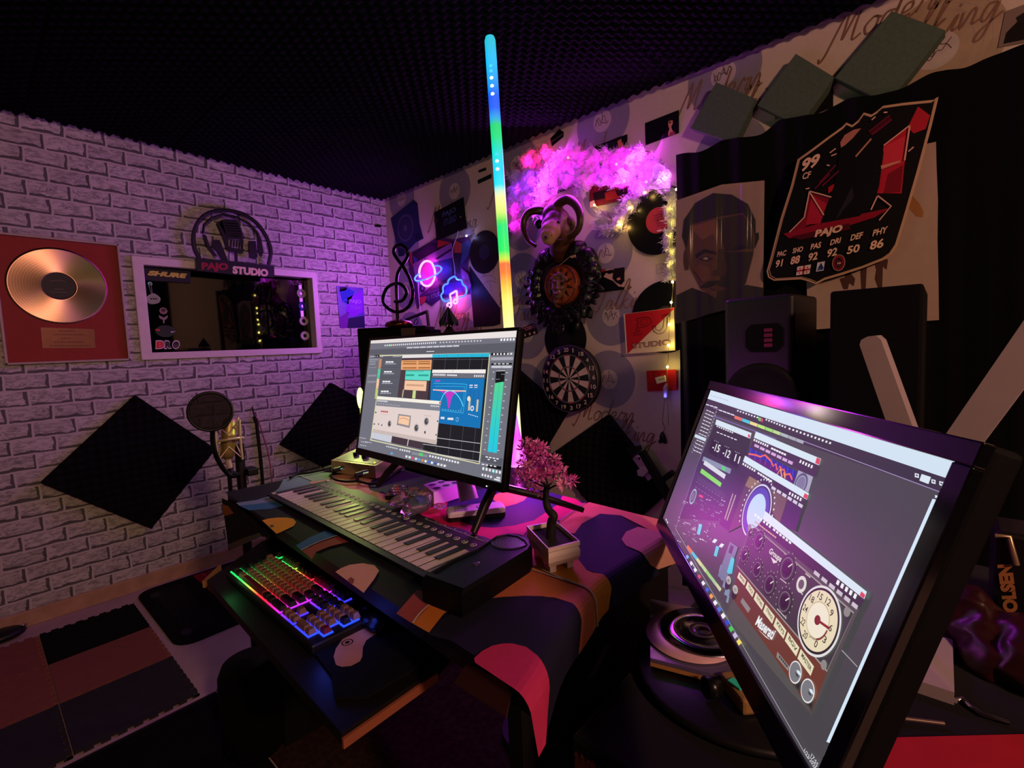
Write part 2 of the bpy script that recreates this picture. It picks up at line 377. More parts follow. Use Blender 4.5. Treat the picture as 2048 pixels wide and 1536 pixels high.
# ceiling of egg-crate acoustic foam (seams every 0.5 m), foam stops short of the walls
import numpy as np
def foam_grid(nx, ny, fn):
    xs, ys = np.meshgrid(np.linspace(0, 1, nx), np.linspace(0, 1, ny)); v = fn(xs, ys).reshape(-1, 3)
    i = (np.arange(ny-1)[:, None]*nx+np.arange(nx-1)[None, :]).reshape(-1); f = np.stack([i, i+nx, i+nx+1, i+1], 1)
    return v, f
def crate(x, y, per, a): return a*np.sin(x*2*np.pi/per)*np.sin(y*2*np.pi/per)
def ceil_fn(u, v):
    x = A+.012+u*(.95-A-.012); y = -.25+v*(B-.03+.25); per = .034
    z = CEIL+crate(x, y, per*1.414, .0105)*1.0
    z = z+.010*np.sin(x*2.3+1)*np.sin(y*2.9)               # sagging sheets
    s = np.minimum(np.abs((x-A)/.5 % 1-.5), 0.5); t = np.abs((y-.25)/.5 % 1-.5)
    z = z+.012*np.clip(1-(.5-np.abs(s))/.006, 0, 1)+.012*np.clip(1-(.5-np.abs(t))/.006, 0, 1)
    return np.stack([x, y, z], -1)
v, f = foam_grid(640, 370, ceil_fn)
me = bpy.data.meshes.new('ceiling'); me.from_pydata(v, [], f); me.materials.append(FOAM)
me.polygons.foreach_set('use_smooth', [True]*len(me.polygons)); me.update()
o = bpy.data.objects.new('ceiling', me); COL.objects.link(o); o['kind'] = 'structure'
g = G(); g.poly([(A, -1.6, 2.12), (2.2, -1.6, 2.12), (2.2, B, 2.12), (A, B, 2.12)], mat('#6a5c56', .8)); g.build('ceiling', kind='structure')
# cornice strip where the foam ends short of the wallpaper wall
g = G(); a, b_ = WB.px(1335, 165, .0), WB.px(1725, 4, 0)
g.box(((a.x+1.2)/2, B-.012, 2.075), (1.2-a.x, .024, .03), mat('#6a5670', .5), bev=.004); g.build('trim_1', kind='structure')
# studio window in the brick wall
FRW = mat('#d4c8c2', .45, noise=.06)
wn = thing('window_1', (A, (WY0+WY1)/2, WZ0), 'white framed dark studio window set in the brick wall', 'window'); wn['kind'] = 'structure'
g = G(); q = .016
OY0, OY1, OZ0, OZ1 = .553, 1.432, 1.068, 1.545
for y0, y1, a0, a1 in ((OY0, OY1, WZ1-.004, OZ1), (OY0, OY1, OZ0, WZ0+.004), (OY0, WY0+.004, WZ0, WZ1), (WY1-.004, OY1, WZ0, WZ1)):
    g.box((A+q/2, (y0+y1)/2, (a0+a1)/2), (q, y1-y0, a1-a0), FRW, bev=.003)
for y in (WY0, WY1): g.box((A-.03, y+(-.004 if y == WY0 else .004), (WZ0+WZ1)/2), (.062, .008, WZ1-WZ0+.01), FRW)
for zz in (WZ0, WZ1): g.box((A-.03, (WY0+WY1)/2, zz+(-.004 if zz == WZ0 else .004)), (.062, WY1-WY0, .008), FRW)
g.build('window_frame', wn)
g = G(); g.box((A-.058, (WY0+WY1)/2, (WZ0+WZ1)/2), (.006, WY1-WY0, WZ1-WZ0), mat('#020203', .03, spec=.7, noise=0)); g.build('window_pane', wn)
GP = Pl((A-.0545, 0, 0), (1, 0, 0), (0, 1, 0))
# ------------------------------------------------------------------ things on the brick wall
t = thing('gold_record_frame', (A, .31, 1.07), 'framed gold record on a red mat, hung left of the studio window', 'picture')
g = G(); fy0, fy1, fz0, fz1 = .114, .512, 1.070, 1.590
for y0, y1, a0, a1 in ((fy0, fy1, fz1-.009, fz1), (fy0, fy1, fz0, fz0+.009), (fy0, fy0+.009, fz0, fz1), (fy1-.009, fy1, fz0, fz1)):
    g.box((A+.011, (y0+y1)/2, (a0+a1)/2), (.022, y1-y0, a1-a0), mat('#a8988c', .4), bev=.002)
g.build('frame', t)
g = G(); g.box((A+.004, (fy0+fy1)/2, (fz0+fz1)/2), (.006, fy1-fy0-.01, fz1-fz0-.01), mat('#8c1d16', .6, noise=.06)); g.build('mat_board', t)
GP2 = Pl((A, 0, 0), (1, 0, 0), (0, 1, 0)); c = GP2.px(*z1(432, 702), .008); g = G()
def goldmat():
    m = bpy.data.materials.new('gold_record'); m.use_nodes = True; b = m.node_tree.nodes['Principled BSDF']; nt = m.node_tree
    b.inputs['Base Color'].default_value = (.50, .30, .20, 1); b.inputs['Metallic'].default_value = 1; b.inputs['Roughness'].default_value = .32
    b.inputs['Anisotropic'].default_value = .9
    tg = nt.nodes.new('ShaderNodeTangent'); tg.direction_type = 'RADIAL'; tg.axis = 'X'; nt.links.new(tg.outputs[0], b.inputs['Tangent'])
    return m
prof = [(.052, .0)]+[(.054+.0042*i, .0012+.0010*(i % 2)) for i in range(25)]+[(.158, 0)]
g = G(); g.lathe(c, (1, 0, 0), prof, goldmat(), 96); g.build('gold_disc', t)
g = G(); g.disc(GP2, c, .053, .0105, mat('#241c1c', .5), 48)
for k, (wd, zz) in enumerate(((.05, .024), (.03, -.014), (.05, -.026))):
    for i in range(int(wd/.005)): g.box(c+V((.003, -wd/2+i*.005, zz-abs(i*.005-wd/2)*(.25 if k == 0 else 0))), (.0006, .0035, .002), mat('#8a7a72'))
g.build('record_label', t)
g = G(); pts = [z1(297, 1005), z1(690, 1018), z1(697, 1155), z1(310, 1157)]
sheet(g, GP2, pts, .007, .0015, mat('#7a4a34', .35, .4))
for k, (a, b_) in enumerate(((430, 550), (390, 620), (450, 520), (400, 610), (365, 655))):
    for i in range(a, b_, 18): g.line(GP2, [z1(i, 1027+k*27+4), z1(i+11, 1027+k*27+4)], .0028, .0095, mat('#3a1c14'))
g.build('plaque', t)
# stickers and charms on the window pane
g = G(); sheet(g, GP, [z2(160, 585), z2(548, 632), z2(552, 735), z2(185, 712)], .001, .012, mat('#0f0f0e', .6))
g.pt(GP, 'SHURE', z2(214, 672), z2(512, 696), z2(218, 632), .0135, mat('#c0b848', .5), bold=.07, shear=.05)
g.build('brand_plate', label='black plate with yellow SHURE lettering in the window corner', cat='plate')
t = thing('hanging_charm', GP.px(*z2(255, 860), .004), 'pale green diamond-shaped charm hung on a string in the window', 'charm')
g = G(); c = [GP.px(*z2(*q), .004) for q in ((195, 855), (255, 815), (312, 852), (300, 890), (245, 900), (212, 885))]
g.prism(cr(c, 4, True), (.012, 0, 0), mat('#8a9a78', .5))
for x in (245, 265, 285): g.disc(GP, z2(x, 857), .004, .0168, BLK, 12)
g.build('charm_body', t)
g = G(); g.line(GP, [z2(237, 735), z2(228, 760), z2(250, 822)], .003, .008, mat('#6a6a6a')); g.line(GP, [z2(243, 735), z2(255, 822)], .003, .0085, mat('#6a6a6a')); g.disc(GP, z2(237, 738), .009, .004, CHR, 16, r0=.004); g.build('string', t)
g = G(); g.disc(GP, z2(342, 952), .017, .0015, mat('#8a7060'), 8); g.pp(GP, [z2(320, 945), z2(342, 965), z2(365, 945), z2(352, 935), z2(332, 935)], .002, mat('#3a2a26')); g.build('sticker', label='small octagonal brown sticker above the T-shaped one on the window', cat='sticker')
g = G(); g.pp(GP, [z2(305, 985), z2(345, 1005), z2(378, 985), z2(372, 1010), z2(352, 1025), z2(350, 1050), z2(340, 1050), z2(338, 1022), z2(312, 1012)], .0015, mat('#8a7a6a')); g.build('sticker', label='small T-shaped winged sticker below the octagonal one on the window', cat='sticker')
g = G(); g.disc(GP, z2(358, 1112), .040, .0015, mat('#10121e', .4), 40, ry=.029)
g.pp(GP, [z2(275, 1095), z2(312, 1095), z2(318, 1110), z2(285, 1110)], .002, mat('#c03030')); g.pp(GP, [z2(398, 1115), z2(440, 1113), z2(405, 1124)], .002, WHT)
g.build('sticker', label='dark oval sticker with a red light and white streak above BRO', cat='sticker')
g = G()
for t_, a, b_, c_ in (('B', 282, 350, '#c82828'), ('R', 352, 405, '#141416'), ('O', 412, 468, '#141416')):
    bl, brr, tl = z2(a-3, 1254), z2(b_+3, 1250), z2(a-1, 1184)
    g.pt(GP, t_, bl, brr, tl, .0015, mat('#c8b8b4'), bold=.1); g.pt(GP, t_, z2(a+3, 1246), z2(b_-3, 1243), z2(a+5, 1193), .0022, mat(c_), bold=.06)
g.build('lettering_sticker', label='BRO letter sticker, red B with white outline, low on the window', cat='sticker')
for i, (x, y, c_, lb) in enumerate(((1427, 815, '#c0a8b8', 'white round disc sticker with rings, topmost of the window column'), (1439, 915, '#3a34b0', 'blue round disc sticker, second from the top on the window'), (1446, 1032, '#c8b4c0', 'white round disc sticker with a red speck, third from the top on the window'), (1456, 1148, '#c8b4c0', 'plain white round disc sticker, lowest of the window column'))):
    g = G(); r = .0265; c = GP.px(*z2(x, y), .002); g.lathe(c, (1, 0, 0), [(.0105, 0), (.0105, .004), (r, .004), (r, 0)], mat(c_, .4), 40)
    if i == 0:
        for k in range(12): a = k*math.pi/6; g.disc(GP, c+V((0, math.cos(a)*.018, math.sin(a)*.018)), .0025, .0066, INK, 8)
    if i in (0, 2): g.disc(GP, c, .0125, .0066, mat('#6a3060'), 24, r0=.0105)
    if i == 2: g.pp(GP, [z2(1462, 1005), z2(1477, 1005), z2(1477, 1018), z2(1462, 1018)], .0068, mat('#c02840'))
    g.build('disc_sticker', label=lb, cat='sticker', group='round disc stickers on the window')
g = G(); g.pt(GP, 'MONSTER', z2(1338, 750), z2(1482, 748), z2(1338, 715), .002, mat('#5a3050'), bold=.03); g.build('lettering_sticker', label='dim lettering sticker at the upper right of the window', cat='sticker')
# PAJO STUDIO sign: ring with microphone and headphones on a name panel
SGN = Pl((A+.028, 0, 0), (1, 0, 0), (0, 1, 0)); SB = mat('#0c0c0d', .45, noise=.1)
t = thing('studio_sign', SGN.px(*sg(850, 1330)), 'black cut-out microphone and headphones sign reading PAJO STUDIO above the window', 'sign')
g = G(); pts = [sg(*q) for q in ((175, 1120), (90, 950), (60, 760), (85, 560), (190, 370), (350, 250), (600, 200), (850, 225), (1080, 310), (1290, 470), (1440, 680), (1530, 900), (1540, 1050), (1500, 1240))]
rp = cr([SGN.px(*q) for q in pts], 6)
g.rib(rp, .016, SGN.n, SB); ln = len(rp); g.rib([p+SGN.n*.012 for p in rp], .016, SGN.n, SB); g.tube([p+SGN.n*.006 for p in rp], .0075, SB, 8); g.build('ring', t)
g = G()
def sgp(pts, m_=SB): g.prism([SGN.px(*sg(*q), .002) for q in pts], SGN.n*.008, m_)
sgp([(600, 390), (690, 370), (880, 390), (930, 450), (1040, 740), (1000, 760), (720, 740), (690, 700), (560, 470)])
sgp([(500, 430), (600, 390), (720, 740), (740, 960), (700, 960), (640, 740)])
for k in range(6): sgp([(640+k*16, 440+k*48), (900+k*20, 460+k*48), (905+k*20, 474+k*48), (645+k*16, 454+k*48)], mat('#a06a98', .5))
sgp([(720, 890), (850, 930), (1020, 940), (1040, 980), (980, 1010), (760, 1000), (715, 960)])
for k in range(5): sgp([(770+k*55, 760+k*5), (800+k*55, 760+k*5), (790+k*55, 900+k*6), (765+k*55, 890+k*6)])
sgp([(850, 1000), (900, 1000), (910, 1210), (860, 1200)])
g.build('microphone', t)
g = G(); g.tube([SGN.px(*sg(*q), .006) for q in ((250, 640), (270, 480), (420, 340), (640, 280))], .006, SB, 8); g.tube([SGN.px(*sg(*q), .006) for q in ((640, 280), (900, 330), (1130, 450), (1290, 620), (1350, 760))], .0065, SB, 8)
sgp([(235, 660), (300, 680), (360, 860), (520, 1090), (460, 1080), (300, 860)]); sgp([(420, 770), (560, 770), (720, 1160), (600, 1150), (500, 980), (400, 900)])
sgp([(1120, 790), (1250, 790), (1290, 1100), (1230, 1140), (1130, 1110)]); sgp([(1280, 640), (1360, 760), (1400, 1000), (1370, 1080), (1300, 1010)])
g.build('headphones', t)
g = G(); g.prism([SGN.px(*sg(*q)) for q in ((95, 1120), (780, 1185), (1585, 1280), (1590, 1490), (800, 1440), (105, 1370))], SGN.n*.022, SB)
g.pt(SGN, 'PAJO', sg(222, 1375), sg(738, 1385), sg(215, 1195), .0235, mat('#8a1626', .5), bold=.06); g.pt(SGN, 'STUDIO', sg(818, 1415), sg(1502, 1476), sg(818, 1262), .0235, mat('#d8c0a0', .5), bold=.06)
g.build('name_panel', t)
# purple poster beside the window
g = G(); sheet(g, WL, [z2(1703, 755), z2(1912, 772), z2(1928, 1085), z2(1733, 1087)], .001, .003, mat('#3a1c9a', .4))
for pts, c_ in (([(1730, 790), (1790, 770), (1850, 800), (1800, 900), (1750, 880)], '#2438b0'), ([(1790, 850), (1910, 790), (1915, 960), (1830, 1000), (1780, 960)], '#7a24c8'), ([(1733, 1000), (1800, 960), (1790, 1086), (1735, 1086)], '#6a2090'), ([(1800, 1010), (1925, 990), (1928, 1085), (1790, 1086)], '#181440'), ([(1730, 765), (1790, 764), (1780, 790), (1730, 800)], '#0c0a2a')): g.pp(WL, [z2(*q) for q in pts], .0045, P(c_))
g.disc(WL, z2(1780, 890), .022, .0052, P('#5a78d8'), 24, r0=.02)
g.pt(WL, 'PAJO', z2(1808, 897), z2(1900, 902), z2(1806, 860), .0056, P('#b08ae0'), bold=.01); g.pt(WL, 'STUDIO', z2(1815, 935), z2(1905, 942), z2(1813, 910), .0056, P('#9060c8'), bold=.01)
g.build('poster', label='purple and blue PAJO STUDIO poster on the brick wall right of the window', cat='poster')
# egg-crate foam panels
def foam_panel(pl, corners, th, n, label, amp=.008, px=True, mt=FOAM, per=.034):
    c = [pl.px(*q, th) if px else q for q in corners]; a, b_, c_, d = c
    L1 = ((b_-a).length+(c_-d).length)/2; L2 = ((d-a).length+(c_-b_).length)/2
    nx, ny = int(L1/per*5), int(L2/per*5); nn = pl.n; g = G(); vs = []
    for j in range(ny+1):
        for i in range(nx+1):
            u, v_ = i/nx, j/ny; p = (a*(1-u)+b_*u)*(1-v_)+(d*(1-u)+c_*u)*v_
            vs.append(p+nn*amp*math.sin(u*L1/per*2*math.pi*.7)*math.sin(v_*L2/per*2*math.pi*.7))
    fs = [[j*(nx+1)+i, (j+1)*(nx+1)+i, (j+1)*(nx+1)+i+1, j*(nx+1)+i+1] for j in range(ny) for i in range(nx)]
    if (b_-a).cross(d-a).dot(nn) > 0: fs = [f[::-1] for f in fs]
    g.add(vs, fs, mt, True)
    bk = [p-nn*(th-.001) for p in (a, b_, c_, d)]
    for k in range(4): g.poly([c[k], c[(k+1) % 4], bk[(k+1) % 4], bk[k]], mt)
    g.poly(bk, mt)
    return g.build('acoustic_foam', label=label, cat='acoustic foam', group='black acoustic foam panels on the walls')
foam_panel(WL, [(272, 791), (432, 898), (303, 1057), (83, 966)], .035, 0, 'black egg-crate foam diamond on the brick wall behind the microphone')
foam_panel(WL, [(664, 766), (762, 822), (655, 938), (563, 890)], .035, 0, 'black egg-crate foam diamond on the brick wall left of the glowing monitor')
foam_panel(WB, [(1030, 738), (1129, 826), (1068, 930), (960, 838)], .035, 0, 'black foam diamond on the wallpaper behind the left monitor and cone lamp')
foam_panel(WB, [(1213, 831), (1334, 985), (1235, 1075), (1098, 912)], .035, 0, 'large black foam diamond on the wallpaper behind the pink bonsai')
# ================================================================== THINGS ON THE WALLPAPERED WALL
def wp(name, lb, cat, pts, d, t, base, layers=(), group=None, texts=(), parent=None):
    g = G(); sheet(g, WB, pts, d, t, P(base)); k = d+t
    for pl_, c_ in layers: k += .0005; g.pp(WB, pl_, k, P(c_) if isinstance(c_, str) else c_)
    for s, a, b_, c_, col, bo_ in texts: g.pt(WB, s, a, b_, c_, k+.0006, P(col), bold=bo_)
    return g.build(name, parent, lb, cat, group)
def q3(*p): return [z3(*x) for x in p]
def q4(*p): return [z4(*x) for x in p]
def q5(*p): return [z5(*x) for x in p]
def q6(*p): return [z6(*x) for x in p]
def q7(*p): return [z7(*x) for x in p]
def qn(*p): return [ne(*x) for x in p]
# blue speaker poster in the corner
g = G(); sheet(g, WB, q3((190, 435), (395, 270), (430, 300), (447, 480), (485, 620), (415, 655), (300, 780), (262, 780), (235, 640)), .001, .003, P('#20264e'))
c = WB.px(*z3(325, 525)); g.disc(WB, c, .085, .0045, P('#454064'), 48, r0=.070); g.disc(WB, c, .062, .0045, P('#2c2c52'), 40, r0=.02); g.disc(WB, c, .02, .0047, P('#50466a'), 24)
g.pp(WB, q3((395, 590), (445, 560), (470, 615), (415, 645)), .0048, P('#141a3a')); g.pp(WB, q3((262, 715), (310, 710), (300, 775), (265, 778)), .0048, P('#141a3a'))
g.build('poster', label='dark blue poster of a round speaker cone near the room corner', cat='poster')
wp('poster', 'black PAJO STUDIO photo poster above the neon planet', 'poster', q3((583, 385), (845, 245), (877, 525), (605, 640)), .004, .003, '#08080c', [(q3((590, 440), (606, 435), (606, 475), (592, 480)), '#4a3028'), (q3((812, 418), (824, 414), (824, 428), (814, 432)), '#8a8a60')],
   texts=(('PAJO', z3(655, 445), z3(775, 390), z3(655, 385), '#46507e', .03), ('STUDIO', z3(665, 510), z3(780, 460), z3(665, 450), '#3c4672', .03)))
wp('card_strip', 'narrow dark green strip on the wallpaper beside the glowing tube, upper one', 'strip', q3((985, 3), (1050, -22), (1050, 2), (988, 24)), .001, .004, '#0d1f1a')
wp('card_strip', 'wide dark green strip on the wallpaper beside the glowing tube, lower one', 'strip', q3((978, 93), (1100, 35), (1100, 72), (982, 125)), .001, .004, '#0d1f1a')
# geometric turntable poster behind the neon signs
sh = [(qn((0, 215), (300, 45), (660, 20), (640, 250), (440, 330), (160, 640), (20, 380)), '#2a1236'), (qn((80, 230), (290, 50), (430, 120), (300, 250), (130, 330)), '#3a1440'), (qn((430, 0), (640, 40), (420, 120)), '#b02a30'), (qn((0, 200), (30, 190), (45, 420), (0, 330)), '#a02c2c'),
      (qn((680, 0), (800, 60), (780, 200), (680, 200)), '#a83a30'), (qn((790, 60), (900, 0), (940, 60), (900, 230), (780, 400)), '#39407a'), (qn((670, 200), (800, 200), (770, 400), (760, 520), (660, 480)), '#241430'), (qn((40, 230), (120, 300), (70, 380)), '#3a3a90'),
      (qn((40, 370), (640, 40), (660, 260), (340, 700), (140, 860)), '#8a4c94'), (qn((340, 350), (650, 270), (650, 560), (480, 640), (400, 560)), '#2c1c64'), (qn((380, 290), (630, 130), (640, 160), (420, 300)), '#2a0c40'), (qn((160, 420), (340, 330), (420, 620), (180, 700)), '#a0308c'),
      (qn((300, 730), (450, 680), (470, 720), (310, 770)), '#3c1040'), (qn((150, 880), (470, 760), (480, 880), (340, 1010), (240, 940)), '#2a1440'), (qn((150, 880), (250, 860), (230, 950), (165, 1000)), '#a82a3c'), (qn((0, 600), (60, 700), (40, 900), (0, 950)), '#c09a98'), (qn((480, 740), (560, 660), (820, 640), (850, 780), (700, 850), (520, 840)), '#3c1a7a'), (qn((780, 430), (890, 520), (940, 700), (860, 840), (800, 660)), '#8a3a78')]
g = G(); sheet(g, WB, qn((-30, 230), (40, 190), (300, 40), (440, -60), (660, -10), (900, -60), (950, 60), (890, 400), (945, 600), (950, 830), (700, 860), (480, 900), (335, 1010), (235, 945), (120, 1060), (60, 760), (0, 520)), .001, .003, P('#4a2058'))
k = .004
for pts, c_ in sh: k += .0004; g.pp(WB, pts, k, P(c_))
g.disc(WB, ne(190, 740), .026, k+.0004, P('#30103a'), 32, r0=.012)
g.pt(WB, 'PJ STUDIO', ne(255, 950), ne(560, 840), ne(250, 870), k+.0006, P('#5a4a70'), bold=.02)
g.build('poster', label='geometric purple, blue and red PJ STUDIO turntable poster behind the neon signs', cat='poster')
g = G(); sheet(g, WB, qn((915, 400), (1000, 460), (1130, 640), (1390, 1040), (1390, 1290), (1300, 1320), (985, 1340), (945, 900)), .001, .002, P('#160b14'))
g.line(WB, qn((1130, 1300), (1060, 1040), (1050, 800), (1110, 700)), .0022, .0036, P('#4a2c3c'), 6); g.line(WB, qn((1300, 1250), (1230, 1000), (1260, 800)), .002, .0036, P('#3a2030'), 6)
g.build('poster', label='dark line-art poster to the left of the glowing tube foot', cat='poster')
g = G(); sheet(g, WB, qn((905, 375), (1330, 270), (1385, 1040)), .005, .002, P('#c8a49a')); LN = P('#4c3038')
for pts in (((1135, 550), (1100, 440), (1150, 350), (1210, 335), (1260, 390), (1290, 450), (1270, 540)), ((1145, 545), (1170, 450), (1200, 430), (1240, 420), (1275, 450)), ((1160, 480), (1200, 510), (1230, 490)), ((1080, 590), (1130, 560), (1200, 545), (1280, 560), (1320, 620)), ((1120, 680), (1180, 640), (1260, 630), (1330, 660)), ((1225, 650), (1240, 730), (1250, 810))): g.line(WB, qn(*pts), .0018, .0075, LN, 5)
g.build('drawing_sheet', label='pale triangular sheet with a line drawing of a figure beside the tube', cat='drawing')
def vinyl(lb, c, r, d, lc, lr, hole=True):
    t = thing('vinyl_record', c+WB.n*d, lb, 'record', 'vinyl records on the wall'); g = G(); p = c+WB.n*d
    g.lathe(p, (0, -1, 0), [(r, 0), (r, .002)]+[(r-.001-.0035*i, .002-.0006*(i % 2)) for i in range(int((r-lr)/.0035)-1)]+[(lr, .002)], mat('#09090a', .3, noise=.02), 72); g.build('disc', t)
    g = G(); g.disc(WB, p, lr, d+.0024, lc, 36); g.disc(WB, p, .0035, d+.0028, BLK, 12)
    for k in range(5): g.rib([p+V((-.02+.01*k*.4, -.0028, .022-.011*k)), p+V((.02-.01*k*.3, -.0028, .022-.011*k))], .002, WB.n, mat('#3a1418'))
    g.build('record_label', t)
vinyl('black vinyl record with a red label, half buried in the glowing cotton', WB.px(*z4(1300, 1005)), .138, .012, mat('#a8283a', .5), .052)
vinyl('black vinyl record behind the red and white PJ STUDIO sign', WB.px(1331, 634), .15, .004, mat('#3a3034', .5), .045)
vinyl('black vinyl record hung directly above the dartboard', WB.px(*z5(553, 505)), .122, .004, mat('#0c0c0d', .45), .042)
vinyl('black vinyl record behind the glowing tube beside the cotton', WB.px(*ne(1160, 190)), .115, .008, mat('#1a1a3c', .45), .04)
# photographs
SK = '#c98a6a'
wp('photo_print', 'black photo of a man in profile, right of the cotton near the cornice', 'photo', [(1290.6, 246.5), (1358, 220), (1358, 266), (1291.6, 290.5)], .001, .002, '#070606',
   [(q4((1370, 225), (1392, 212), (1406, 230), (1402, 262), (1392, 280), (1396, 300), (1412, 325), (1405, 340), (1370, 355), (1368, 330), (1378, 300), (1368, 270)), SK), (q4((1368, 228), (1394, 208), (1408, 226), (1404, 236), (1385, 232), (1372, 244)), '#120c0a'), (q4((1374, 246), (1390, 242), (1390, 252), (1376, 256)), '#0c0808'), (q4((1384, 322), (1420, 318), (1420, 342), (1372, 356)), '#8a3c40')])
wp('photo_print', 'photo of a person with curly hair, sunk into the top of the cotton', 'photo', q4((785, 440), (1055, 340), (1055, 560), (785, 640)), .001, .002, '#0c0a10', [(q4((975, 375), (1005, 362), (1012, 400), (1030, 430), (1052, 425), (1052, 470), (1000, 480), (985, 430)), '#b87a50'), (q4((880, 420), (950, 390), (980, 420), (975, 470), (900, 490)), '#1c1a24'), (q4((940, 380), (1000, 355), (1010, 372), (975, 395)), '#18100c')])
wp('photo_print', 'red and black photo hung under the glowing cotton', 'photo', q4((768, 720), (1050, 640), (1062, 838), (765, 905)), .004, .002, '#5a1018', [(q4((790, 790), (900, 760), (890, 830), (800, 850)), '#140608'), (q4((880, 790), (990, 760), (1000, 830), (890, 850)), '#8a2018'), (q4((960, 770), (1050, 750), (1055, 800), (980, 815)), '#1c0808'), (q4((766, 860), (800, 845), (810, 893), (766, 904)), '#c8a098')])
wp('photo_print', 'small dark red photo peeking out of the cotton above the ram', 'photo', q4((510, 700), (640, 650), (640, 745), (520, 790)), .004, .002, '#6a1020', [(q4((515, 765), (560, 750), (580, 770), (520, 788)), '#1a0a1e')])
wp('photo_print', 'photo of two figures in black hats beside the carved sun plaque', 'photo', q5((782, 10), (985, -22), (983, 142), (800, 165)), .001, .002, '#c2a088', [(q5((780, 20), (900, -5), (905, 20), (870, 30), (850, 20), (830, 50), (900, 80), (940, 120), (985, 125), (983, 142), (800, 165)), '#0a090b'), (q5((905, -10), (985, -22), (983, 80), (960, 110), (920, 90), (895, 60)), '#120a0e'), (q5((800, -2), (850, -8), (840, 10), (810, 20)), '#8a2a30'), (q5((925, 62), (950, 52), (955, 70), (932, 76)), SK)])
wp('card_print', 'black card tucked under the foam edge left of the cotton', 'card', q4((465, 375), (535, 300), (568, 325), (565, 360), (478, 432)), .001, .003, '#0b0810', [(q4((468, 395), (565, 330), (566, 338), (472, 403)), '#5a4850')])
# stars sticker
g = G(); sheet(g, WB, q5((225, 425), (330, 385), (352, 465), (240, 505)), .004, .002, P('#1a1014')); g.pt(WB, 'nced', z5(226, 455), z5(332, 425), z5(226, 415), .0065, P('#c85a40'), bold=.05); g.pt(WB, 'nced', z5(228, 453), z5(330, 424), z5(228, 419), .007, P('#38548a'), bold=.0)
for i in range(3):
    c = WB.px(*z5(262+34*i, 476-9*i)); pts = [c+WB.u*math.sin(a*math.pi/5)*(.010 if a % 2 == 0 else .0042)+WB.v*math.cos(a*math.pi/5)*(.010 if a % 2 == 0 else .0042)-V((0, .0065, 0)) for a in range(10)]; g.poly(pts, P('#d8b090'))
g.build('sticker', label='small dark sticker with lettering and three stars right of the left monitor', cat='sticker')
# PJ STUDIO board
qp = lambda *p: [pj(*x) for x in p]
g = G(); sheet(g, WB, qp((268, 262), (655, 212), (663, 540), (288, 568)), .022, .012, P('#d8c8a0'), P('#b8a888')); g.pp(WB, qp((268, 262), (655, 212), (288, 568)), .0345, P('#b01a22')); BR = P('#5a1a14')
for off in (0, 7):
    g.line(WB, qp((332+off, 425), (388+off, 418), (388+off, 400), (372+off, 400), (376+off, 365), (440, 352), (472, 325), (462, 295), (420, 284), (352+off, 298), (350+off, 312), (366+off, 312), (352+off, 405), (334+off, 410)), .0022, .0352, BR, 0, True)
    g.line(WB, qp((385+off, 345), (392+off, 305), (430, 300), (445, 320), (425, 340)), .002, .0352, BR, 0, True)
    g.line(WB, qp((478+off, 352), (484+off, 392), (520, 415), (565, 405), (590, 370), (598-off, 285), (612-off, 282), (614-off, 264), (552+off, 272), (552+off, 288), (570, 288), (562, 360), (535, 392), (505, 380), (500+off, 350)), .0022, .0352, BR, 0, True)
g.pt(WB, 'STUDIO', pj(325, 530), pj(622, 498), pj(322, 488), .0352, BR, bold=.04); g.pt(WB, 'STUDIO', pj(330, 526), pj(618, 496), pj(327, 492), .0358, P('#c8b090'), bold=-.012)
g.build('studio_board', label='red and cream PJ STUDIO board hung on the wallpaper by the yellow lights', cat='sign')
g = G(); sheet(g, WB, qp((435, 697), (664, 686), (668, 848), (443, 857)), .012, .003, P('#a8161c')); g.line(WB, qp((520, 750), (492, 735), (495, 712), (520, 710), (525, 730), (545, 712), (580, 708), (585, 730)), .003, .0156, P('#5a0c10'), 5); g.build('card', label='plain red card on the wallpaper below the PJ STUDIO board', cat='card')
g = G(); sheet(g, WB, qp((510, 748), (580, 731), (592, 778), (525, 796)), .020, .014, P('#d0cca0'))
for i in range(4): g.line(WB, qp((530+11*i, 768-2*i), (536+11*i, 764-2*i)), .0035, .0346, P('#1a3a1a'))
g.build('tag_box', label='small cream box with dark marks fixed on the red card', cat='box')
# black hanging charm and wires of the light controller come with the string lights
g = G(); random.seed(2)
for x, y, r in ((556, 1180, .009), (556, 1205, .014), (540, 1240, .010), (576, 1245, .009), (566, 1225, .012)): g.sph(WB.px(*pj(x, y), .014), (r, r*.7, r), BLK, 10, 7)
v_, f_ = remesh(g, .0035, 2); g2 = G(); g2.add(v_, f_, BLK, True); g2.tube([WB.px(*pj(x, y), .01) for x, y in ((562, 1100), (572, 1140), (560, 1175))], .0012, mat('#3a2a38'), 6); g2.build('hanging_charm', label='little black figure charm hanging below the light controller', cat='charm')
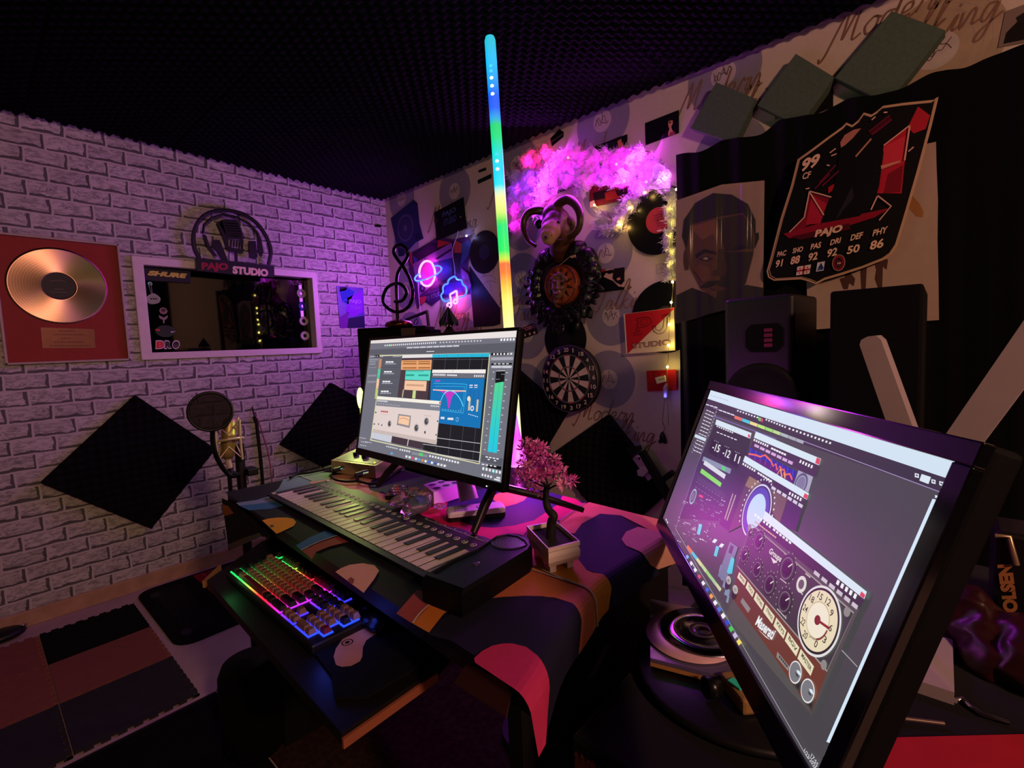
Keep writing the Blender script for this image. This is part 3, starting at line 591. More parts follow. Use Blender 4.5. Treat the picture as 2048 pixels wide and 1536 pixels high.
# power strip, leaning black boom and plugs at the lower right of the wall
t = thing('power_strip', WB.px(1290, 940), 'white power strip with plugs hung on the wallpaper left of the black curtain', 'power strip')
g = G(); sheet(g, WB, qp((352, 1362), (372, 1342), (398, 1352), (505, 1500), (470, 1530)), .05, .03, mat('#b09ca8', .4))
for x, y in ((378, 1372), (408, 1385), (455, 1480), (480, 1510)): g.disc(WB, pj(x, y), .006, .0805, BLK, 12)
g.build('strip_body', t)
g = G(); sheet(g, WB, qp((386, 1450), (440, 1430), (468, 1460), (430, 1500), (392, 1490)), .08, .03, mat('#b8a4ac', .4)); g.build('plug', t)
g = G(); g.tube([WB.px(*pj(x, y), .112) for x, y in ((440, 1470), (500, 1430), (470, 1400), (455, 1480))], .0016, mat('#9a8aa0'), 6); g.build('cord', t)
g = G(); sheet(g, WB, qp((395, 1320), (425, 1300), (560, 1520), (700, 1760), (660, 1790)), .115, .03, BLK); sheet(g, WB, qp((310, 1290), (392, 1265), (402, 1300), (350, 1350)), .115, .035, BLK); g.build('folded_stand', label='black folded stand leaning on the wall beside the power strip', cat='stand')
g = G(); sheet(g, WB, qp((568, 1510), (632, 1455), (655, 1475), (648, 1500), (585, 1545)), .05, .03, BLK); g.build('adapter', label='black adapter plug at the lower edge of the black curtain', cat='adapter')
# ------------------------------------------------------------------ dartboard
c = WB.px(*z5(578, 797), .078); Rb = .158; t = thing('dartboard', c, 'round dartboard with numbers and red-green rings on the wallpaper', 'dartboard')
tl_ = math.radians(4.0)
g = G(); g.lathe(c+V((0, .029, 0)), (0, -1, 0), [(.001, 0), (Rb, 0), (Rb+.002, .014), (Rb, .028), (.001, .028)], mat('#0b0b0c', .6), 72); g.build('board', t)
DW, DB, DR, DG = mat('#cbb4ac', .7), mat('#101012', .7), mat('#a03038', .6), mat('#4a605a', .6)
g = G(); d = .0792; s = Rb/.17; r = [x*s for x in (.008, .058, .064, .118, .125)]; pc = c
for i in range(20):
    a0 = math.pi/2-math.pi/20+tl_-i*math.pi/10; a1 = a0+math.pi/10
    cw, cc = (DB, DR) if i % 2 == 0 else (DW, DG)
    if i % 2 == 0: cw, cc = DW, DR
    else: cw, cc = DB, DG
    for k in range(4):
        g.disc(WB, pc, r[k+1], d, cw if k in (0, 2) else cc, 5, r0=r[k], a0=a0, a1=a1)
g.disc(WB, pc, r[0], d+.0006, DG, 20); g.disc(WB, pc, r[0]*.5, d+.0012, DB, 16); g.build('segments', t)
for i, nn in enumerate((20, 1, 18, 4, 13, 6, 10, 15, 2, 17, 3, 19, 7, 16, 8, 11, 14, 9, 12, 5)):
    a = math.pi/2+tl_-i*math.pi/10; p = c+V((math.cos(a), 0, math.sin(a)))*.147*s; p.y = B-.0805; hw = .0075 if nn < 10 else .013
    g = G(); g.text(str(nn), p+V((-hw, 0, -.010)), V((2*hw, 0, 0)) if nn != 1 else V((.006, 0, 0)), V((0, 0, .020)), DW, bold=.02); g.build('numeral', t)
g = G()
for k in (1, 2, 3, 4): g.tube([c+V((math.cos(a*.0785*2)*r[k], -.0018, math.sin(a*.0785*2)*r[k])) for a in range(40)], .0007, mat('#8a8a8c', .3, 1), 5, True)
g.tube([c+V((math.cos(a*.0785*2)*(Rb-.002), -.004, math.sin(a*.0785*2)*(Rb-.002))) for a in range(40)], .002, mat('#6a5c60', .35, .6), 6, True); g.build('wire', t)
# ------------------------------------------------------------------ black curtain with scalloped top
DC = .065; CUR = Pl((0, B-DC, 0), (0, -1, 0), (1, 0, 0))
top = [(1352, 310), (1375, 306), (1400, 305), (1425, 292), (1445, 281), (1470, 277), (1500, 274), (1525, 268), (1555, 243), (1575, 238), (1610, 232), (1640, 226), (1670, 212), (1695, 199), (1720, 195), (1760, 189), (1800, 178), (1830, 165), (1862, 148), (1890, 142), (1930, 135), (1980, 115), (2048, 90), (2120, 62)]
tp = [CUR.px(*q) for q in top]; tp = cr(tp, 8); g = G(); vs = []; fs = []; NR = 14
for i, p in enumerate(tp):
    for j in range(NR+1):
        k = j/NR; z = p.z*(1-k)+.05*k; x = p.x; fold = .010*math.sin(x*38)+.006*math.sin(x*91+1+z*2)
        vs.append((x, B-DC-.004+fold*(.3+.7*min(1, k*3)), z))
for i in range(len(tp)-1): fs += [[i*(NR+1)+j, i*(NR+1)+j+1, (i+1)*(NR+1)+j+1, (i+1)*(NR+1)+j] for j in range(NR)]
g.add(vs, fs, CLOTHB, True); g.build('curtain', label='black cloth curtain with a scalloped top over the right part of the wallpaper', cat='curtain')
# sage foam squares along the curtain top
SG = mat('#4c5c4c', .9, spec=.1, noise=.14, scale=90)
for lb, c4 in (('sage green foam square, left of the three above the curtain', ((385, 475), (598, 566), (485, 800), (245, 722))), ('sage green foam square, middle of the three above the curtain', ((815, 325), (1022, 452), (835, 712), (608, 600))), ('largest sage green foam square, right of the three above the curtain', ((1330, 100), (1617, 205), (1310, 595), (1025, 455)))):
    g = G(); sheet(g, WB, q7(*c4), .002, .045, SG); g.build('foam_square', label=lb, cat='acoustic foam', group='sage foam squares above the curtain')
wp('photo_print', 'black photo half hidden behind the middle sage foam square', 'photo', q7((880, 480), (1005, 430), (1003, 585), (880, 640)), .0008, .001, '#0a0808')
wp('photo_print', 'pale photo with dark shapes at the upper right above the curtain', 'photo', q7((1945, 65), (2060, 22), (2060, 232), (1905, 262)), .001, .002, '#7a6860', [(q7((1950, 180), (2010, 120), (2060, 100), (2060, 215), (1935, 240)), '#120e0e'), (q7((2005, 95), (2060, 60), (2060, 105), (2015, 125)), '#1c1614')])
# white sheet and shield-shaped card on the curtain
CP = Pl((0, B-DC-.024, 0), (0, -1, 0), (1, 0, 0))
def csheet(pl, pts, d, t, m_): g = G(); sheet(g, pl, pts, d, t, m_); return g
g = csheet(CP, [(1605, 340), (1872, 284), (1873, 330), (1876, 400), (1875, 480), (1877, 560), (1878, 640), (1617, 660)], 0, .002, P('#a8907e')); DRP = P('#4a3028')
for pts in (((1300, 1130), (1350, 1130), (1345, 1230), (1370, 1260), (1360, 1310), (1330, 1290), (1320, 1330), (1290, 1330), (1265, 1260), (1300, 1250)), ((1400, 1130), (1450, 1130), (1440, 1330), (1410, 1330)), ((1490, 1130), (1590, 1130), (1580, 1200), (1555, 1180), (1550, 1330), (1525, 1330), (1500, 1260), (1510, 1200))): g.pp(CP, q6(*pts), .0025, DRP)
g.pp(CP, q6((1700, 700), (1745, 695), (1800, 760), (1826, 810), (1822, 850), (1780, 845), (1730, 790)), .0025, P('#9a6a3c')); g.build('poster', label='white paper poster with brown dripping letters behind the shield card', cat='poster')
CS = Pl((0, B-DC-.05, 0), (0, -1, 0), (1, 0, 0)); g = G()
outl = [(1928, 42), (1900, 65), (1700, 85), (1560, 105), (1520, 140), (1480, 165), (1430, 150), (1395, 200), (1350, 235), (1310, 218), (1285, 245), (1180, 320), (1080, 395), (985, 462), (940, 640), (870, 860), (800, 1130), (775, 1215), (785, 1255), (820, 1275), (1000, 1265), (1060, 1280), (1105, 1300), (1160, 1270), (1280, 1235), (1420, 1190), (1560, 1135), (1610, 1100), (1650, 1040), (1700, 880), (1800, 540), (1880, 240)]
cx, cy = 1350, 680
def shrink(k, s=1): return q6(*[(cx+(x-cx)*k, cy+(y-cy)*(1-(1-k)*s)) for x, y in outl])
sheet(g, CS, shrink(1), -.006, .010, P('#0a0709')); GO = P('#c09a78'); d = .0045
for k, wd in ((.985, .0045), (.962, .002)): g.line(CS, shrink(k, .7), wd, d, GO, 0, True)
layers = [((1790, 110), (1870, 170), (1840, 260), (1760, 290), (1720, 250)), '#b0202e'], [((1740, 230), (1710, 380), (1680, 690), (1510, 690), (1530, 560), (1560, 370), (1700, 260)), '#b01c30'], [((1560, 380), (1715, 300), (1700, 480), (1545, 520)), '#c83040'], [((1590, 560), (1690, 500), (1670, 680), (1560, 690)), '#7a1020'], \
    [((1600, 180), (1450, 300), (1480, 310), (1620, 200)), '#4a0c20'], [((1070, 680), (1205, 715), (1150, 840), (1010, 930), (935, 950), (1020, 850)), '#7a1224'], [((1080, 700), (1180, 760), (1140, 890), (1040, 900)), '#a81c34'], [((1190, 650), (1240, 620), (1240, 660), (1190, 690)), '#a81a28'], [((890, 960), (1130, 890), (1400, 830), (1610, 785), (1500, 850), (1250, 930), (930, 990)), '#8a1028'], [((940, 980), (1330, 890), (1340, 930), (1000, 1000)), '#4a0a18'], \
    [((1270, 350), (1300, 300), (1360, 265), (1410, 255), (1380, 290), (1330, 350), (1275, 385)), '#b07060'], [((1300, 370), (1400, 280), (1520, 300), (1560, 420), (1530, 640), (1500, 740), (1400, 840), (1140, 890), (1230, 640), (1270, 400)), '#08070a'], [((1370, 440), (1475, 320), (1480, 330), (1375, 450)), '#b88060'], [((1350, 640), (1360, 720), (1290, 800), (1250, 860), (1245, 850), (1320, 700)), '#24202a'], [((1540, 505), (1670, 470), (1672, 482), (1545, 530)), '#d08068']
for pts, c_ in layers: d += .0004; g.pp(CS, q6(*pts), d, P(c_))
d += .0005
for a in ((((1065, 675), (1030, 850), (930, 950))), ((1065, 675), (1210, 715)), ((1065, 680), (1160, 835)), ((1520, 705), (1610, 775), (1530, 870)), ((1520, 705), (1475, 800)), ((1735, 235), (1560, 370)), ((1735, 235), (1700, 470)), ((1180, 500), (1200, 505)), ((1560, 150), (1585, 148)), ((1725, 410), (1760, 380)), ((1480, 200), (1505, 178)), ((1200, 420), (1240, 390)), ((1210, 440), (1245, 425)), ((1040, 660), (1065, 655))): g.line(CS, q6(*a), .0035, d, P('#d8a890'))
for a in (((1130, 620), (1240, 500)), ((1150, 640), (1260, 540)), ((1100, 660), (1200, 560)), ((1460, 280), (1600, 170)), ((1480, 300), (1610, 200))): g.line(CS, q6(*a), .004, d, P('#6a1430'))
CRM = '#e0b89a'
def ct(s, bl, brr, tl, b_=.02, sh_=0): g.pt(CS, s, z6(*bl), z6(*brr), z6(*tl), d+.0005, P(CRM), bold=b_, shear=sh_)
ct('99', (1000, 552), (1118, 508), (1025, 462), .04); ct('CF', (1014, 600), (1068, 585), (1024, 555), .02); ct('PAJO', (1094, 998), (1275, 960), (1110, 935), .05)
for s, a, b_, c_ in (('PAC', (846, 1116), (905, 1104), (854, 1080)), ('SHO', (950, 1092), (1018, 1078), (957, 1056)), ('PAS', (1070, 1068), (1138, 1052), (1078, 1028)), ('DRI', (1200, 1038), (1268, 1020), (1210, 1000)), ('DEF', (1336, 1008), (1415, 988), (1346, 966)), ('PHY', (1484, 978), (1580, 952), (1494, 934)),
                     ('91', (834, 1188), (880, 1178), (844, 1138)), ('88', (934, 1168), (995, 1155), (945, 1114)), ('92', (1052, 1146), (1115, 1132), (1062, 1092)), ('92', (1178, 1120), (1245, 1104), (1188, 1065)), ('50', (1312, 1098), (1395, 1080), (1322, 1044)), ('86', (1464, 1070), (1555, 1050), (1476, 1008))): ct(s, a, b_, c_, .03)
g.pp(CS, q6((984, 1180), (1075, 1165), (1065, 1225), (975, 1238)), d, P('#d8c8c0')); g.pp(CS, q6((1024, 1173), (1036, 1171), (1027, 1231), (1015, 1233)), d+.0004, P('#a81c2c')); g.pp(CS, q6((980, 1204), (1070, 1190), (1068, 1202), (978, 1216)), d+.0004, P('#a81c2c'))
for x, y in ((1002, 1192), (1052, 1184), (998, 1222), (1046, 1215)): g.pp(CS, q6((x-5, y-4), (x+5, y-5), (x+4, y+4), (x-6, y+5)), d+.0004, P('#a81c2c'))
g.pp(CS, q6((1118, 1152), (1168, 1143), (1158, 1205), (1108, 1213)), d, P('#d0ccd8')); g.pp(CS, q6((1142, 1152), (1160, 1190), (1118, 1196)), d+.0004, P('#1c2c6a')); g.pp(CS, q6((1118, 1198), (1156, 1190), (1155, 1200), (1116, 1207)), d+.0004, P('#2a4a9a'))
c = CS.px(*z6(1263, 1156)); g.disc(CS, c, .017, d, P('#b0948c'), 32, ry=.025); g.disc(CS, c, .0155, d+.0003, P('#7a1424'), 32, ry=.0235); g.disc(CS, c, .009, d+.0005, P('#141014'), 24, ry=.015)
for k in (-1, 1): g.pp(CS, q6((1260+k*8-3, 1138), (1260+k*8+3, 1137), (1258+k*8+3, 1175), (1258+k*8-3, 1176)), d+.0008, P('#b01c2c'))
g.pp(CS, q6((1252, 1154), (1276, 1150), (1275, 1158), (1251, 1162)), d+.0009, P('#c8b0a8')); g.build('player_card', label='big black shield-shaped player card reading PAJO 99 CF with red shards', cat='poster')
# glossy portrait poster: an anonymous man with cropped hair
PP = Pl((0, B-DC-.030, 0), (0, -1, 0), (1, 0, 0)); t = thing('portrait_poster', PP.px(*z6(470, 1400)), 'glossy poster with a flat-colour portrait of a short-haired man, on the curtain', 'poster')
g = G(); sheet(g, PP, q6((176, 740), (480, 632), (765, 605), (755, 1400), (174, 1560)), 0, .002, P('#a08470')); d = .0025
for pts, c_ in (([(175, 1370), (280, 1320), (420, 1370), (640, 1300), (754, 1320), (754, 1400), (500, 1470), (174, 1558)], '#100c0c'), ([(225, 1090), (240, 1050), (262, 1080), (258, 1200), (232, 1205), (222, 1150)], '#4a2c1e'), ([(690, 960), (725, 950), (728, 990), (700, 1060)], '#160e0c'),
                ([(215, 960), (230, 860), (300, 760), (420, 690), (540, 700), (650, 760), (700, 860), (705, 960), (690, 1100), (640, 1290), (560, 1380), (440, 1392), (340, 1330), (270, 1200), (240, 1080)], '#5a3826'), ([(213, 980), (225, 870), (300, 755), (420, 688), (545, 698), (655, 762), (705, 870), (705, 990), (680, 900), (620, 820), (440, 850), (270, 900), (245, 1060)], '#120d0d'),
                ([(270, 915), (440, 862), (445, 1010), (420, 960), (350, 1000), (300, 950)], '#7a4c30'), ([(450, 860), (620, 830), (680, 920), (690, 1060), (600, 1060), (500, 1080)], '#2a1a14'), ([(500, 1080), (690, 1080), (640, 1290), (560, 1380), (440, 1392), (470, 1250)], '#1c1210'), ([(300, 1100), (360, 1060), (440, 1080), (445, 1100), (370, 1085), (310, 1125)], '#140c0a'), ([(520, 1070), (600, 1030), (650, 1040), (640, 1060), (560, 1075)], '#0c0808'),
                ([(325, 1130), (370, 1105), (425, 1125), (380, 1145)], '#2a1812'), ([(350, 1126), (372, 1114), (392, 1124), (374, 1136)], '#a09080'), ([(460, 1060), (490, 1060), (520, 1200), (500, 1240), (430, 1240), (420, 1210), (455, 1190)], '#3a2218'), ([(330, 1320), (380, 1280), (450, 1270), (530, 1280), (530, 1310), (450, 1300), (390, 1320)], '#0e0a0a'), ([(400, 1325), (460, 1312), (520, 1325), (460, 1345)], '#4a2420'), ([(330, 1160), (400, 1190), (410, 1260), (350, 1280), (290, 1200)], '#6a422c')): d += .0004; g.pp(PP, q6(*pts), d, P(c_))
g.build('print', t)
c4 = [PP.px(*z6(*q)) for q in ((174, 740), (765, 606), (755, 1400), (174, 1560))]; g = G(); vs = []; NX, NY = 60, 12
for j in range(NY+1):
    for i in range(NX+1):
        u, v_ = i/NX, j/NY; p = (c4[0]*(1-u)+c4[1]*u)*(1-v_)+(c4[3]*(1-u)+c4[2]*u)*v_
        vs.append(p+V((0, -.018-.007*math.sin(u*17+v_*.5)-.004*math.sin(u*39+1), 0)))
g.add(vs, [[j*(NX+1)+i, j*(NX+1)+i+1, (j+1)*(NX+1)+i+1, (j+1)*(NX+1)+i] for j in range(NY) for i in range(NX)], glass('added_gloss_film', '#ffffff', .08, .03, '#f6f6f6'), True)  # added glossy layer, its waves shape streak reflections over the flat print
g.build('added_gloss_film', t, label='added wavy clear layer for reflections over the print')
wp('poster', 'dark poster with a gold shape cut by the right edge of the photo', 'poster', [(2047, 240), (2110, 220), (2110, 600), (2024, 590), (2016, 560), (2030, 430), (2042, 300)], .05, .004, '#0a0707', [([(2030, 505), (2052, 490), (2100, 490), (2100, 550), (2040, 552), (2026, 535)], '#9a6a38'), ([(2046, 250), (2110, 230), (2110, 300), (2046, 400)], '#2a120c')])
# ================================================================== LAMPS AND COTTON ON THE WALL
def q2v(f, pl, d, *p): return [pl.px(*f(*x), d) for x in p]
COT = bpy.data.materials.new('cotton_wool'); COT.use_nodes = True
def _cot():
    nt = COT.node_tree; nt.nodes.remove(nt.nodes['Principled BSDF']); L = nt.links.new
    t = nt.nodes.new('ShaderNodeBsdfTranslucent'); d = nt.nodes.new('ShaderNodeBsdfDiffuse'); x = nt.nodes.new('ShaderNodeMixShader')
    t.inputs[0].default_value = (.86, .84, .84, 1); d.inputs[0].default_value = (.8, .78, .76, 1); x.inputs[0].default_value = .55
    L(t.outputs[0], x.inputs[1]); L(d.outputs[0], x.inputs[2])
    n = nt.nodes.new('ShaderNodeTexNoise'); n.inputs['Scale'].default_value = 90; n.inputs['Detail'].default_value = 6
    b = nt.nodes.new('ShaderNodeBump'); b.inputs['Strength'].default_value = .9; b.inputs['Distance'].default_value = .01
    L(n.outputs['Fac'], b.inputs['Height']); L(b.outputs[0], t.inputs['Normal']); L(b.outputs[0], d.inputs['Normal'])
    L(x.outputs[0], nt.nodes['Material Output'].inputs[0])
_cot()
from mathutils import noise as NZ
blobs = [(200, 660, 50), (300, 545, 60), (420, 505, 60), (540, 540, 60), (650, 540, 70), (760, 545, 70), (880, 550, 70), (1000, 545, 70), (1110, 530, 70), (1220, 600, 60), (1300, 680, 60), (1350, 760, 40), (200, 760, 60), (320, 700, 80), (450, 660, 80), (590, 650, 80), (740, 660, 80), (880, 650, 70), (1020, 660, 70), (1150, 680, 70),
         (170, 860, 60), (280, 840, 70), (400, 800, 70), (700, 770, 45), (170, 960, 50), (270, 950, 50), (350, 920, 40), (190, 1050, 42), (480, 760, 50), (1180, 770, 40), (1080, 890, 55), (990, 1040, 48), (1040, 960, 40), (850, 1000, 42), (880, 1060, 40), (1400, 820, 35), (1400, 900, 32), (1390, 1000, 36), (1380, 1100, 35), (1385, 1200, 32), (1390, 1300, 30), (1395, 1420, 26), (1405, 960, 30), (1390, 1150, 30), (1390, 1250, 28), (1393, 1360, 26)]
g = G(); random.seed(11)
for x, y, r in blobs:
    R_ = r*.00066; c = WB.px(*z4(x, y), .018)
    g.sph(c, (R_, min(.045, R_*.8), R_), COT, 12, 8)
    for k in range(4):
        a = random.uniform(0, 6.28); rr = R_*random.uniform(.3, .5); g.sph(c+V((math.cos(a)*R_*.8, random.uniform(-.02, 0), math.sin(a)*R_*.8)), (rr, rr*.8, rr), COT, 8, 6)
vs, fs = remesh(g, .009, 1)
vs = [p+V((NZ.noise(p*38), NZ.noise(p*38+V((9, 0, 0)))*.8, NZ.noise(p*38+V((0, 7, 0)))))*.020+V((NZ.noise(p*110), NZ.noise(p*110+V((0, 9, 0))), NZ.noise(p*110+V((3, 1, 0)))))*.010 for p in vs]
vs = [V((p.x, min(p.y, B-.001), p.z)) for p in vs]
g = G(); g.add(vs, fs, COT, True)
for k in range(15000):                                     # loose fibres
    p = random.choice(vs)
    if p.y > B-.006: continue
    d = V((random.gauss(0, 1), random.gauss(-.6, .6), random.gauss(0, 1))).normalized()*random.uniform(.010, .032); s = d.cross(V((0, 1, 0))).normalized()*.0006
    g.add([p-s, p+s, p+d*.6+s*.6+V((0, 0, random.uniform(-.004, .004))), p+d], [[0, 1, 2], [0, 2, 3]], COT)
g.build('cotton_cloud', label='fluffy cotton cloud glowing pink and purple over the wallpaper', cat='decoration', kind='stuff')
# lamps buried in the cotton (each bulb has its light)
PINK, RED, VIO, BLU, WRM = (1, .002, .8), (1, .006, .25), (.55, .003, 1), (.28, .01, 1), (1, .72, .22)
t = thing('string_lights', WB.px(*z4(700, 600)), 'pink and purple string lights buried in the cotton cloud', 'string lights')
pos = [(300, 545, RED, .55), (420, 500, RED, .5), (540, 560, PINK, .35), (600, 520, RED, .25), (715, 505, PINK, .4), (835, 530, PINK, .4), (970, 570, PINK, .6), (1100, 560, VIO, .6), (1200, 705, VIO, .5), (1335, 675, (.7, .12, 1), .8), (1030, 700, PINK, .5), (880, 650, VIO, .5), (770, 680, PINK, .4), (640, 640, VIO, .4), (480, 660, PINK, .45), (330, 700, BLU, .5), (220, 770, BLU, .45), (430, 800, PINK, .6), (290, 860, VIO, .4), (190, 930, PINK, .5), (180, 1040, PINK, .25)]
g = G(); g.tube(cr([WB.px(*z4(x, y), .012) for x, y, c_, p_ in pos], 4), .0012, mat('#8a6a90'), 6); g.build('wire', t)
for i, (x, y, c_, pw) in enumerate(pos):
    p = WB.px(*z4(x, y), .030); light('cotton_bulb_light', 'POINT', p, c_, pw*PWC, .012)
    if i in (3, 6, 8, 9, 10): q = WB.px(*z4(x, y), .058)
    else: q = WB.px(*z4(x, y), .012)
    g = G(); g.sph(q, .0055, mat('#%02x%02x%02x' % tuple(int(255*min(1, .35+.65*v_)) for v_ in c_), .2, emit=5), 10, 7); g.build('bulb', t)
light('cotton_glow_light', 'AREA', WB.px(*z4(330, 720), .062), (.55, .03, 1), PWA, .32, WB.px(*z4(330, 720), 1), .36); light('cotton_glow_light', 'AREA', WB.px(*z4(980, 590), .062), (.66, .03, 1), PWA*.9, .45, WB.px(*z4(980, 590), 1), .2)
t = thing('string_lights', WB.px(1340, 640), 'warm yellow string lights hung down the wallpaper edge beside the curtain', 'string lights')
pos = [z4(805, 885), z4(1000, 1035), z4(1075, 905), z4(1190, 790), z4(1435, 765), z4(1380, 900), z4(1395, 1020), z4(1385, 1120), z4(1390, 1240), z4(1380, 1330), z4(1405, 1475), pj(627, 172), pj(610, 342), pj(605, 500), pj(598, 668)]
g = G(); g.tube(cr([WB.px(x, y, .046) for x, y in pos], 4)+[WB.px(*pj(590, 720), .05), WB.px(*pj(586, 800), .05)], .0011, mat('#8a7a50'), 6)
g.tube([WB.px(*pj(x, y), .048) for x, y in ((575, 900), (565, 1000), (556, 1080), (562, 1110))], .0011, mat('#4a3a44'), 6); g.tube([WB.px(*pj(x, y), .046) for x, y in ((590, 890), (600, 1000), (602, 1120))], .0009, mat('#4a3a44'), 6); g.build('wire', t)
for i, q in enumerate(pos):
    p = WB.px(*q, .052); light('yellow_bulb_light', 'POINT', p, (1, .55, .13) if i < 4 else (1, .78, .16), (.3, .3, .12, .12, .06, .05, .05, .05, .05, .05, .14, .16, .10, .07, .13)[i]*PWY, .006)
    if i < 5 or i > 9: g = G(); g.sph(p+V((0, -.004, 0)), .0052, mat('#ffe9a8', .2, emit=6), 10, 7); g.build('bulb', t)
g = G(); g.tube(q2v(pj, WB, .05, (588, 795), (583, 830), (577, 880)), [.004, .011, .0095], mat('#a898a8', .3), 10); g.build('controller', t)
g = G(); g.sph(WB.px(*pj(578, 892), .052), .0065, mat('#5a58ff', .3, emit=3), 10, 7); g.build('indicator', t); light('indicator_light', 'POINT', WB.px(*pj(578, 892), .065), (.2, .15, 1), .03, .005)
# neon signs
NEO = Pl((0, B-.034, 0), (0, -1, 0), (1, 0, 0)); NP = mat('#ff8ad2', .3, emit=2.6); NB = mat('#4a86ff', .3, emit=1.5)
t = thing('neon_sign', NEO.px(*ne(260, 700)), 'neon planet sign with a pink globe and blue ring on the wall', 'neon sign')
g = G(); g.tube(cr(q2v(ne, NEO, 0, (165, 625), (190, 675), (240, 705), (300, 697), (352, 640), (382, 545), (372, 440), (330, 352), (265, 322), (200, 350), (155, 430), (142, 520), (158, 572)), 5), .0065, NP, 10); g.build('globe_tube', t)
g = G(); g.tube(cr(q2v(ne, NEO, .012, (375, 398), (440, 398), (487, 432), (465, 482), (400, 530), (300, 580), (200, 615), (110, 632), (72, 602), (92, 555), (140, 520)), 5), .0048, NB, 10); g.build('ring_tube', t)
g = G(); g.tube(q2v(ne, NEO, -.01, (130, 650), (125, 760), (150, 1000), (168, 1190)), .0014, mat('#c0a0c0'), 6); g.tube(q2v(ne, NEO, -.02, (260, 325), (200, 300)), .003, mat('#c0a0c0'), 6); g.build('cord', t)
t = thing('neon_sign', NEO.px(*ne(640, 1030)), 'neon cloud sign in blue with a pink music note on the wall', 'neon sign')
g = G(); g.tube(cr(q2v(ne, NEO, 0, (600, 925), (540, 942), (492, 905), (478, 845), (508, 800), (505, 740), (530, 690), (578, 668), (592, 618), (640, 578), (690, 562), (728, 608), (788, 618), (812, 682), (858, 720), (868, 790), (838, 855), (758, 880)), 5), .0052, NB, 10); g.build('cloud_tube', t)
g = G(); ring = lambda x, y, r: [(x+r*math.cos(a), y+r*1.15*math.sin(a)) for a in [k*.42-.3 for k in range(15)]]
g.tube(q2v(ne, NEO, .006, *ring(603, 1000, 30))+cr(q2v(ne, NEO, .006, (637, 985), (625, 900), (618, 838), (660, 810), (712, 782), (720, 830), (728, 950)), 3)+q2v(ne, NEO, .006, *ring(698, 945, 28)), .0056, NP, 10); g.build('note_tube', t)
g = G(); g.tube(cr(q2v(ne, NEO, -.01, (690, 545), (685, 430), (655, 230), (665, 100), (720, -50), (740, -140)), 4), .0018, mat('#c0a0c8'), 6); g.build('cord', t)
for x, y, c_, pw in ((260, 420, (1, .06, .45), .42), (260, 620, (1, .06, .45), .30), (90, 590, (.10, .10, 1), .30), (470, 440, (.10, .10, 1), .42), (520, 800, (.10, .10, 1), .30), (700, 600, (.10, .10, 1), .42), (860, 780, (.10, .10, 1), .42), (660, 860, (1, .06, .40), .42), (650, 990, (1, .06, .40), .35)):
    light('neon_light', 'POINT', NEO.px(*ne(x, y), .012), c_, pw*PWN, .012)
light('neon_glow_light', 'AREA', (-2.17, 1.83, 1.47), (.52, .10, 1), PWNA, .3, (-2.79, 1.25, 1.47), .25)
g = G(); p = WB.px(*z3(872, 595), .03); g.sph(p, .006, mat('#cfd0ff', .2, emit=4), 10, 7); g.tube([p, WB.px(*z3(905, 580), .03), WB.px(*z3(935, 560), .03)], .0014, mat('#a090c0'), 6); light('led_light', 'POINT', p+V((0, -.012, 0)), (.45, .4, 1), .12, .005); g.build('pin_light', label='tiny bluish white light on a wire right of the PAJO STUDIO photo', cat='light')
# ------------------------------------------------------------------ ram head
RMP = lambda x, y, yy: YP(yy).px(*rm(x, y))
t = thing('ram_head', V((-1.40, B-.03, 1.50)), 'mounted brown ram head with curled horns above the carved plaque', 'wall decoration')
HB, HP, HN = mat('#4a2a1c', .45, noise=.2, scale=40), mat('#9a6e50', .5, noise=.12, scale=40), mat('#3a2416', .35, noise=.15, scale=60)
g = G()
for x, y, yy, r in ((900, 640, 1.815, (.056, .06, .056)), (1010, 720, 1.82, .050), (930, 760, 1.79, .052), (840, 830, 1.765, .044), (900, 900, 1.755, .044), (800, 940, 1.735, .038), (880, 960, 1.735, .036), (770, 1040, 1.715, .031), (830, 1050, 1.715, .030), (760, 1110, 1.71, .024), (820, 1130, 1.712, .022), (960, 960, 1.79, .042), (960, 1050, 1.79, .032), (1060, 900, 1.83, .05), (1100, 1000, 1.85, .052), (1000, 1080, 1.83, .045), (1010, 1200, 1.86, .052), (1020, 1320, 1.885, .050), (1040, 1430, 1.91, .046), (1150, 1050, 1.87, .045), (760, 640, 1.83, .035), (1180, 900, 1.87, .04), (700, 780, 1.80, .022)): g.sph(RMP(x, y, yy), r, HB, 12, 8)
vs, fs = remesh(g, .0065, 4); g = G(); mz = RMP(790, 1000, 1.72)
muz = [f for f in fs if ((sum((vs[i] for i in f), V())/len(f))-mz).length < .062 and (sum((vs[i] for i in f), V())/len(f)).y < 1.745]; ms = {tuple(f) for f in muz}
g.add(vs, [f for f in fs if tuple(f) not in ms], HB, True); g.add(vs, muz, HP, True)
g.build('head', t)
def horn(pts, r0, r1):
    c = cr([RMP(*q) for q in pts], 9); n = len(c); g = G(); g.tube(c, [(r0+(r1-r0)*(i/n)**1.2)*(1+.035*(i % 2)) for i in range(n)], HN, 14); g.build('horn', t)
horn([(800, 600, 1.83), (690, 560, 1.82), (560, 520, 1.80), (400, 560, 1.79), (300, 690, 1.78), (275, 840, 1.775), (310, 1010, 1.77), (390, 1160, 1.765), (520, 1250, 1.76)], .021, .008)
horn([(930, 590, 1.82), (950, 450, 1.81), (1050, 340, 1.80), (1180, 300, 1.795), (1310, 370, 1.79), (1410, 520, 1.785), (1440, 700, 1.78), (1410, 880, 1.78), (1320, 1010, 1.785), (1200, 1070, 1.79)], .023, .010)
